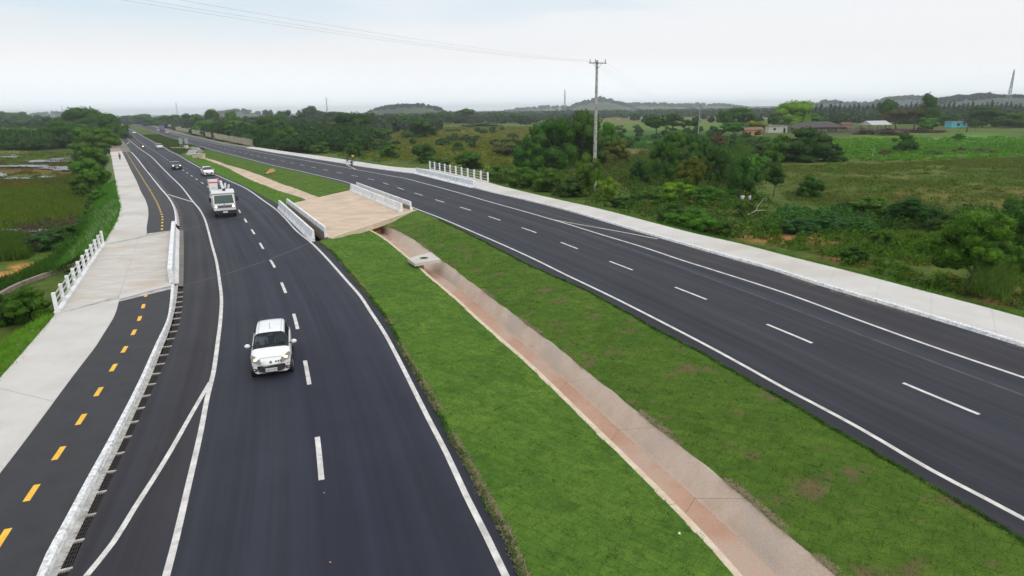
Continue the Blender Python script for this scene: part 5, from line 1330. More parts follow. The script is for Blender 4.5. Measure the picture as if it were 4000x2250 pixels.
rider(1358, 635, ZP, -dr, cl('maroon_shirt',(.07,.035,.05)), cl('maroon_shorts',(.16,.05,.07)), 'cyclist in dark maroon, leftmost of the three by the right kerb', 'bicycle under the cyclist in dark maroon', M['steel'], .1)
rider(470, 625, ZC+.02, -dl, cl('grey_shirt',(.45,.43,.45)), cl('black_shorts',(.01,.01,.012)), 'cyclist in a grey shirt alone on the left footpath', 'bicycle under the lone cyclist on the left footpath', M['black'], .15)
p = G(482,534,0); person((p.x,p.y,0), R(20), {}, cl('white_shirt',(.6,.6,.6)), cl('dark_trousers',(.03,.03,.04)), 'far pedestrian in a white shirt at the edge of the left carriageway under the trees')
for i, (px, lab) in enumerate(((2897,'person in a white top standing in the scrub, left of two'),(2925,'person in a white and dark top in the scrub, right of two'))):
    p = G(px,812,ZG); person((p.x,p.y,ZG), R(40*i), {}, cl('white_shirt',(.6,.6,.6)) if i == 0 else cl('pale_shirt',(.5,.5,.55)), cl('dark_trousers',(.03,.03,.04)), lab, group='two people in the scrub')
# ---------------------------------------------------------------- road-side fence beyond the right carriageway
M['weathered'] = surf('weathered_wood', (0.30,0.27,0.22),(0.46,0.42,0.35),3,rough=.95,stretch=(1,1,.2))
fp_ = smoothpl(GP([(988,567),(900,549),(820,533),(760,520),(700,508),(640,496)], 0), 1.0)
fn = empty('roadside_fence', tuple(fp_[0]), 0, 'long fence of pale upright stakes beyond the right carriageway, below the wood', 'fence')
pm = MB().box((-.15,-.10,-.4),(.15,.10,1.9)); pme = mesh('stake', pm.v, pm.f, M['weathered']); L = arclen(fp_); s_ = 0; o0 = fp_[0]
k_ = 0
while s_ < L[-1] and k_ < 200:
    p, d = at(fp_, s_, L); obj('stake', pme, fn, tuple(p - o0), (random.uniform(-.04,.04), random.uniform(-.04,.04), math.atan2(d.y,d.x)), (1,1,random.uniform(.85,1.1))); s_ += 1.55; k_ += 1
for z in (.5,1.0,1.5): mb = MB(); mb.path([p - o0 + Vector((0,0,z)) for p in resample(fp_, 60)], .012, 3); mb.build('wire', M['galv'], fn)
wp_ = smoothpl(GP([(790,521),(730,508),(665,494),(600,483),(550,479)], 0), 4)
wl_ = empty('roadside_wall', tuple(wp_[0]), 0, 'pale low wall beyond the far end of the right carriageway, behind the blue truck', 'wall'); o0 = wp_[0]
a = resample(wp_, 40)
for i in range(39):
    p, q_ = a[i], a[i+1]; d = (q_ - p); s = sidevec(d.normalized()) * .15; q2 = p.lerp(q_, .96); mb = MB()
    vs = [p - s, q2 - s, q2 + s, p + s]; mb.add([Vector((v.x,v.y,-.4)) - o0*1 for v in vs] + [Vector((v.x,v.y,1.9)) - o0 for v in vs], [(3,2,1,0),(4,5,6,7),(0,1,5,4),(1,2,6,5),(2,3,7,6),(3,0,4,7)])
    mb.build('wall_panel', M['weathered'], wl_)

# low concrete wall along the stream, under the left railing
sw = empty('stream_wall', tuple(G(150,1080,ZG)), 0, 'low weathered concrete wall along the stream below the left railing', 'wall'); o0 = sw.location.copy()
pp = smoothpl(GP([(-60,1180),(40,1120),(110,1090),(200,1058),(300,1025),(360,1000)], ZG + .3), 1.0)
a = offset(pp, -.12); b_ = offset(pp, .12)
vs, fs = loft([[v - Vector((0,0,1.4)) for v in a], a, b_, [v - Vector((0,0,1.4)) for v in b_]]); obj('wall', mesh('wall', [v - o0 for v in vs], fs, M['rawconc']), sw)

# ---------------------------------------------------------------- farm buildings, right
def hut(px, py, w, dep, h, rz, wallc, roofc, label, roof='gable', rise=1.0, over=.4, cat='house', name='farmhouse', openings=(), open_posts=False):
    p = G(px, py, ZG); t = empty(name, (p.x, p.y, ZG), rz, label, cat)
    wm = surf(name + '_wall', tuple(c*.85 for c in wallc), wallc, 1.5, rough=.9); rm_ = surf(name + '_roof', tuple(c*.75 for c in roofc), roofc, 1.2, rough=.85)
    if open_posts:
        n_ = max(2, int(w / 3))
        for i in range(n_ + 1):
            for y in (-dep/2, dep/2):
                MB().box((-w/2 + w*i/n_ - .1, y-.1, 0), (-w/2 + w*i/n_ + .1, y+.1, h)).build('post', M['bark'], t)
    else: MB().box((-w/2,-dep/2,0),(w/2,dep/2,h)).build('wall', wm, t)
    mb = MB()
    W2, D2 = w/2 + over, dep/2 + over
    if roof == 'gable':   # ridge along x
        mb.add([(-W2,-D2,h),(W2,-D2,h),(W2,0,h+rise),(-W2,0,h+rise),(-W2,D2,h),(W2,D2,h),(-W2,-D2,h-.12),(W2,-D2,h-.12),(W2,D2,h-.12),(-W2,D2,h-.12)], [(0,1,2,3),(3,2,5,4),(6,7,1,0),(8,9,4,5),(7,8,5,2,1),(9,6,0,3,4),(9,8,7,6)])
    elif roof == 'gabley':
        mb.add([(-W2,-D2,h),(-W2,D2,h),(0,D2,h+rise),(0,-D2,h+rise),(W2,-D2,h),(W2,D2,h)], [(0,3,2,1),(3,4,5,2),(0,4,3),(1,2,5),(0,1,5,4)])
    elif roof == 'hip':
        mb.add([(-W2,-D2,h),(W2,-D2,h),(W2,D2,h),(-W2,D2,h),(-W2+D2,0,h+rise),(W2-D2,0,h+rise)], [(0,1,5,4),(1,2,5),(2,3,4,5),(3,0,4),(3,2,1,0)])
    else: mb.box((-W2,-D2,h),(W2,D2,h+.2))
    mb.build('roof', rm_, t)
    for (x, z, ww, hh, nm) in openings: MB().box((x-ww/2,-dep/2-.03,z),(x+ww/2,-dep/2-.002,z+hh)).build(nm, M['dglass'] if nm == 'window' else M['dark'], t)
    return t
hut(2938,532,7,5,2.7,R(-8),(.62,.30,.18),(.22,.12,.08),'small peach farmhouse half hidden by a yellow-green tree','gable',1.0,openings=((-1.5,0,.8,1.9,'door'),(1.0,1.0,.9,.9,'window')))
hut(3030,518,8.5,6,3.2,R(-6),(.52,.52,.48),(.28,.27,.26),'grey-white farmhouse between the peach house and the bright green tree','flat',openings=((3.0,0,1.0,2.1,'door'),(-1.5,1.2,1.1,1.0,'window')))
hut(3185,516,23,12,2.3,R(-6),(.1,.08,.07),(.075,.06,.055),'long open cattle barn with a dark tiled roof, right of the bright green tree','hip',2.6,.8,'barn','cattle_barn',open_posts=True)
hut(3262,516,22,8,1.6,R(-6),(.1,.08,.07),(.07,.06,.058),'low dark lean-to shed running on from the cattle barn','gable',.8,.5,'shed','lean_to_shed',open_posts=True)
hut(3415,516,8.5,8,3.4,R(6),(.1,.08,.07),(.50,.52,.54),'open shed with a pale metal roof in the cattle yard','gable',1.7,.6,'shed','open_shed',open_posts=True)
hut(3302,496,6,4,1.6,R(5),(.3,.15,.1),(.20,.08,.06),'small hut with a red tiled roof behind the cattle yard','gable',.9,.3,'shed','red_roofed_hut')
hut(3732,497,8,6,2.9,R(-2),(.12,.48,.62),(.30,.32,.33),'bright blue house beside the palm','flat',openings=((-.6,.8,1.6,1.3,'window'),(2.4,.9,1.0,1.1,'window')))
hut(3770,428,105,12,4,R(0),(.65,.64,.60),(.62,.62,.60),'long low white building far off below the dark wooded hill','flat',name='long_white_building',cat='building')
hut(3800,428,14,12,9,R(0),(.62,.52,.34),(.62,.55,.40),'cream gabled building beside the long far white building','gable',4,name='cream_gabled_building',cat='building')
# cattle-yard fences
yf_ = empty('yard_fence', tuple(G(3330,513,ZG)), R(-4), 'dark wooden rail fence of the cattle yard between barn and open shed', 'fence')
for i in range(16): MB().box((-11+i*1.7-.08,-.08,0),(-11+i*1.7+.08,.08,1.6)).build('post', M['bark'], yf_)
for z in (.5,1.0,1.5): MB().box((-11,-.04,z),(14.5,.04,z+.1)).build('rail', M['bark'], yf_)

# cattle
def cow_mesh(m):
    t = empty('cow', (0,0,0), 0)
    J = dict(a=(0,.7,1.15), b=(0,.2,1.1), c=(0,-.5,1.15), d=(0,-.8,1.3), e=(0,-1.15,1.0), f=(0,-1.3,.8), g1=(.2,.7,.6), g2=(.2,.72,.05), h1=(-.2,.7,.6), h2=(-.2,.72,.05), i1=(.2,-.5,.6), i2=(.2,-.5,.05), j1=(-.2,-.5,.6), j2=(-.2,-.5,.05), t1=(0,.95,.9), t2=(0,1.0,.5))
    E_ = [('a','b'),('b','c'),('c','d'),('d','e'),('e','f'),('a','g1'),('g1','g2'),('a','h1'),('h1','h2'),('c','i1'),('i1','i2'),('c','j1'),('j1','j2'),('a','t1'),('t1','t2')]
    rr_ = dict(a=.32,b=.38,c=.36,d=.2,e=.15,f=.09,g1=.12,g2=.06,h1=.12,h2=.06,i1=.11,i2=.06,j1=.11,j2=.06,t1=.03,t2=.03)
    b = skinfig('body', J, E_, rr_, m, t, 1)
    MB().path([(-.28,-.85,1.5),(-.15,-.85,1.38),(.15,-.85,1.38),(.28,-.85,1.5)],.03,4).build('horns', M['weathered'], t)
    return t
cw = cow_mesh(cl('white_hide',(.62,.60,.56))); cb = cow_mesh(cl('dark_hide',(.03,.025,.02)))
first = {id(cw): True, id(cb): True}
herd = [(2507,463,0,'white cow at the left end of the far herd under the round tree'),(2515,463,0,'second white cow from the left end of the far herd'),(2524,462,1,'dark cow in the middle of the far herd'),(2532,463,0,'white cow in the middle of the far herd'),(2541,463,0,'white cow right of the middle of the far herd'),(2549,462,1,'dark cow at the right end of the far herd'),
        (2670,466,0,'lone white cow far off left of the distant thin pole'),(2737,466,0,'white cow just right of the distant thin pole, left one'),(2743,464,0,'white cow just right of the distant thin pole, right one'),(2766,469,1,'dark cow right of the distant thin pole'),(2683,513,0,'white cow standing behind the small round trees'),(2535,497,0,'white cow at the left edge of the twin round trees'),
        (2412,498,1,'dark cow grazing in the open field, left one'),(2426,498,1,'dark cow grazing in the open field, middle one'),(2434,498,1,'dark cow grazing in the open field, right one'),(2415,469,0,'single pale cow in the brown grass far off'),
        (2972,464,0,'leftmost white cow of the group above the farmhouses'),(2982,466,0,'second white cow of the group above the farmhouses'),(2991,464,0,'third white cow of the group above the farmhouses'),(2999,466,0,'rightmost white cow of the group above the farmhouses'),(3253,513,0,'white cow standing in the cattle yard')]
for px, py, dk, lab in herd:
    src = cb if dk else cw; p = G(px, py, ZG)
    if first[id(src)]: o = src; first[id(src)] = False
    else: o = tree_copy(src)
    o.location = tuple(p); o.rotation_euler = (0, 0, random.uniform(0, 6.28)); tag(o, lab, 'cow', 'cattle grazing in the fields')
# ---------------------------------------------------------------- foliage meshes
def npmesh(name, V, quads, mat_, tris=False):
    me = bpy.data.meshes.new(name); k = 3 if tris else 4
    V = np.asarray(V, np.float32); Q = np.asarray(quads, np.int32)
    me.vertices.add(len(V)); me.vertices.foreach_set('co', V.ravel())
    me.loops.add(Q.size); me.loops.foreach_set('vertex_index', Q.ravel())
    me.polygons.add(len(Q)); me.polygons.foreach_set('loop_start', (np.arange(len(Q)) * k).astype(np.int32)); me.polygons.foreach_set('loop_total', np.full(len(Q), k, np.int32))
    me.update(calc_edges=True); me.materials.append(mat_); return me
def unit(n, g):
    v = g.normal(size=(n, 3)); return v / np.linalg.norm(v, axis=1, keepdims=True)
def leaf_quads(P, Nn, size, g, aspect=0.55):
    """diamond leaves at P, facing about Nn"""
    n = len(P); Nn = Nn + 0.75 * g.normal(size=(n, 3)); Nn /= np.linalg.norm(Nn, axis=1, keepdims=True)
    a = np.cross(Nn, unit(n, g)); a /= np.linalg.norm(a, axis=1, keepdims=True) + 1e-9; b = np.cross(Nn, a)
    s = (size * g.uniform(0.6, 1.4, n))[:, None] if np.isscalar(size) else (size * g.uniform(.6, 1.4, n))[:, None]
    V = np.stack([P - a * s, P - b * s * aspect, P + a * s, P + b * s * aspect], 1).reshape(-1, 3)
    return V, np.arange(4 * n).reshape(-1, 4)
def crown_mesh(name, seed, lobes, leaves, lsize, shape='tree', core=True):
    """crown filling about a unit box, z 0..1, radius .5; lobed, uneven"""
    g = np.random.default_rng(seed)
    Ls = []
    for i in range(lobes):
        if shape == 'tree':
            t = g.uniform(0, 2 * np.pi); r = 0.30 * np.sqrt(g.uniform(0, 1)); z = g.uniform(0.24, 0.84)
            r *= 1.25 - abs(z - .5) * 1.2; rad = g.uniform(0.08, 0.17)
        elif shape == 'umbrella':
            t = g.uniform(0, 2 * np.pi); r = 0.38 * np.sqrt(g.uniform(0, 1)); z = g.uniform(0.55, 0.82); rad = g.uniform(0.10, 0.18)
        elif shape == 'column':
            t = g.uniform(0, 2 * np.pi); r = 0.18 * np.sqrt(g.uniform(0, 1)); z = g.uniform(0.15, 0.85); rad = g.uniform(0.14, 0.22)
        elif shape == 'dense':
            t = g.uniform(0, 2 * np.pi); r = 0.38 * np.sqrt(g.uniform(0, 1)); z = g.uniform(0.06, 0.84); r *= 1.08 - max(z - .45, 0) * 1.3; rad = g.uniform(0.11, 0.19)
        else:
            t = g.uniform(0, 2 * np.pi); r = 0.36 * np.sqrt(g.uniform(0, 1)); z = g.uniform(0.08, 0.80) * (1.15 - r); rad = g.uniform(0.09, 0.17)
        Ls.append((r * np.cos(t), r * np.sin(t), z, rad))
    Ls = np.array(Ls)
    w = Ls[:, 3] ** 2; w /= w.sum()
    k = g.choice(lobes, leaves, p=w); d = unit(leaves, g); d[:, 2] = d[:, 2] * .9 + .12
    sh = g.uniform(0.55, 1.12, leaves) ** 0.6
    P = Ls[k, :3] + d * (Ls[k, 3] * sh * g.uniform(.85, 1.1, leaves))[:, None]
    P[:, 2] = np.maximum(P[:, 2], 0.0)
    V, Q = leaf_quads(P, d, lsize, g)
    if core:
        for i in range(lobes):
            bm = bmesh.new(); bmesh.ops.create_icosphere(bm, subdivisions=2, radius=1.0)
            vs = np.array([v.co[:] for v in bm.verts]); tr = np.array([[v.index for v in f.verts] for f in bm.faces]); bm.free()
            vs = vs * (Ls[i, 3] * (0.78 + 0.22 * g.uniform(-1, 1, (len(vs), 1)))) + Ls[i, :3]
            vs[:, 2] = np.maximum(vs[:, 2], 0)
            n0 = len(V); V = np.vstack([V, vs]); Q = np.vstack([Q, np.c_[tr, tr[:, :1]] + n0])
    # tris stored as quads with a repeated corner would be degenerate: split
    tri_mask = Q[:, 0] == Q[:, 3]
    q4 = Q[~tri_mask]; t3 = Q[tri_mask][:, :3]
    me = bpy.data.meshes.new(name); me.vertices.add(len(V)); me.vertices.foreach_set('co', V.astype(np.float32).ravel())
    li = np.concatenate([q4.ravel(), t3.ravel()]).astype(np.int32); me.loops.add(len(li)); me.loops.foreach_set('vertex_index', li)
    st = np.concatenate([np.arange(len(q4)) * 4, len(q4) * 4 + np.arange(len(t3)) * 3]).astype(np.int32)
    me.polygons.add(len(st)); me.polygons.foreach_set('loop_start', st); me.polygons.foreach_set('loop_total', np.concatenate([np.full(len(q4), 4), np.full(len(t3), 3)]).astype(np.int32))
    me.update(calc_edges=True); me.materials.append(M['leaf']); return me
NEAR = [crown_mesh('crown_dense', 10 + i, 40, 9000, 0.019) for i in range(4)]
NBUSH = [crown_mesh('bush_dense', 30 + i, 34, 7000, 0.021, 'bush') for i in range(4)]
FAR = [crown_mesh('crown_far', 50 + i, 28, 3000, 0.025) for i in range(4)]
FBUSH = [crown_mesh('bush_far', 70 + i, 30, 3200, 0.024, 'bush') for i in range(4)]
ND = [crown_mesh('crown_full', 110 + i, 44, 9000, 0.019, 'dense') for i in range(3)]
FD = [crown_mesh('crown_full_far', 120 + i, 36, 3600, 0.025, 'dense') for i in range(4)]
UMB = [crown_mesh('crown_flat', 90 + i, 16, 1500, 0.034, 'umbrella') for i in range(2)]
COL = [crown_mesh('crown_tall', 95 + i, 12, 1300, 0.035, 'column') for i in range(2)]
def wood_mesh(seed, multi=1):
    r_ = random.Random(seed); mb = MB()
    for s in range(multi):
        bx, by = (r_.uniform(-.05, .05), r_.uniform(-.05, .05)) if multi > 1 else (0, 0)
        lx, ly = r_.uniform(-.12, .12) * multi ** .5, r_.uniform(-.12, .12) * multi ** .5
        pts = [Vector((bx, by, 0)), Vector((bx + lx * .3, by + ly * .3, .22)), Vector((bx + lx, by + ly, .45)), Vector((bx + lx * 1.3, by + ly * 1.2, .72))]
        th = .030 / multi ** .4
        mb.path(pts, [th * 1.2, th, th * .7, th * .25], 7)
        for k in range(4):
            a = r_.uniform(0, 6.28); p = pts[1].lerp(pts[2], r_.uniform(.1, 1)); l_ = r_.uniform(.18, .32)
            q_ = p + Vector((math.cos(a) * l_, math.sin(a) * l_, r_.uniform(.10, .25)))
            mb.path([p, p.lerp(q_, .5) + Vector((0, 0, .03)), q_], [th * .5, th * .35, th * .12], 5)
    return mesh('trunk', mb.v, mb.f, M['bark'], True)
WOOD = [wood_mesh(i) for i in range(4)]; WOODM = [wood_mesh(10 + i, 3) for i in range(2)]
PAL = dict(dark=(0.056,0.137,0.020), deep=(0.041,0.096,0.018), mid=(0.083,0.198,0.019), bright=(0.160,0.317,0.022), yel=(0.227,0.308,0.024), olive=(0.128,0.169,0.024),
           brown=(0.133,0.098,0.035), purple=(0.113,0.074,0.050), blue=(0.056,0.137,0.035), fresh=(0.133,0.353,0.022), grey=(0.142,0.151,0.055))
vi = [0]
def plant(kind, px, w, ytop, yb, colr, label, group=None, crown_lo=None, z=ZG, multi=False, cname=None):
    """a tree or shrub standing at (px, yb), as wide and tall as seen"""
    p = G(px, yb, z); d = p.y; sc = d / F / math.cos(PITCH) * (math.cos(PITCH))
    wid = w * math.hypot(p.y, 0) / F * 1.0 / math.cos(0) * (1 + 0.0)
    k = vi[0]; vi[0] += 1
    if kind == 'bush' or (crown_lo is not None and crown_lo < .16 and kind == 'tree'):
        back = min(wid * .58, d * .16); p = p * ((d + back) / d); p.z = z; wid *= (d + back) / d; d += back
    h = max(D(px, ytop, d).z - z, .6)
    near = d < 110
    if kind == 'tree' and crown_lo is not None and crown_lo <= .06: me_ = (ND if near else FD)[k % 3]; lo = crown_lo
    elif kind == 'tree': me_ = (NEAR if near else FAR)[k % 4]; lo = .22 if crown_lo is None else crown_lo
    elif kind == 'umbrella': me_ = UMB[k % 2]; lo = .05
    elif kind == 'column': me_ = COL[k % 2]; lo = .1 if crown_lo is None else crown_lo
    else: me_ = (NBUSH if near else FBUSH)[k % 4]; lo = 0.0 if crown_lo is None else crown_lo
    nm = {'tree': 'broadleaf_tree', 'umbrella': 'spreading_tree', 'column': 'tall_tree', 'bush': 'shrub'}[kind]
    t = empty(nm, (p.x, p.y, z - .08), 0, label, 'shrub' if kind == 'bush' else 'tree', group)
    lo_h = h * lo
    fat = 1.22 if kind in ('bush',) else 1.28
    if kind == 'column': fat = 1.7
    if kind == 'umbrella': fat = 1.1
    c = obj('crown' if kind != 'bush' else 'foliage', me_, t, (0, 0, lo_h), (0, 0, random.uniform(0, 6.28)), (wid * fat, wid * fat, (h - lo_h) * (1.18 if kind == 'bush' else 1.06)))
    c.color = (*PAL[colr], 1)
    c.color = tuple(x * random.uniform(.88, 1.12) for x in PAL[colr]) + (1,)
    if kind != 'bush' or near:
        wm = (WOODM if multi else WOOD)[k % (2 if multi else 4)]
        s_ = max(min(wid, h * 1.2), h * .35)
        obj('trunk', wm, t, (0, 0, 0), (0, 0, random.uniform(0, 6.28)), (s_, s_, h))
    return t

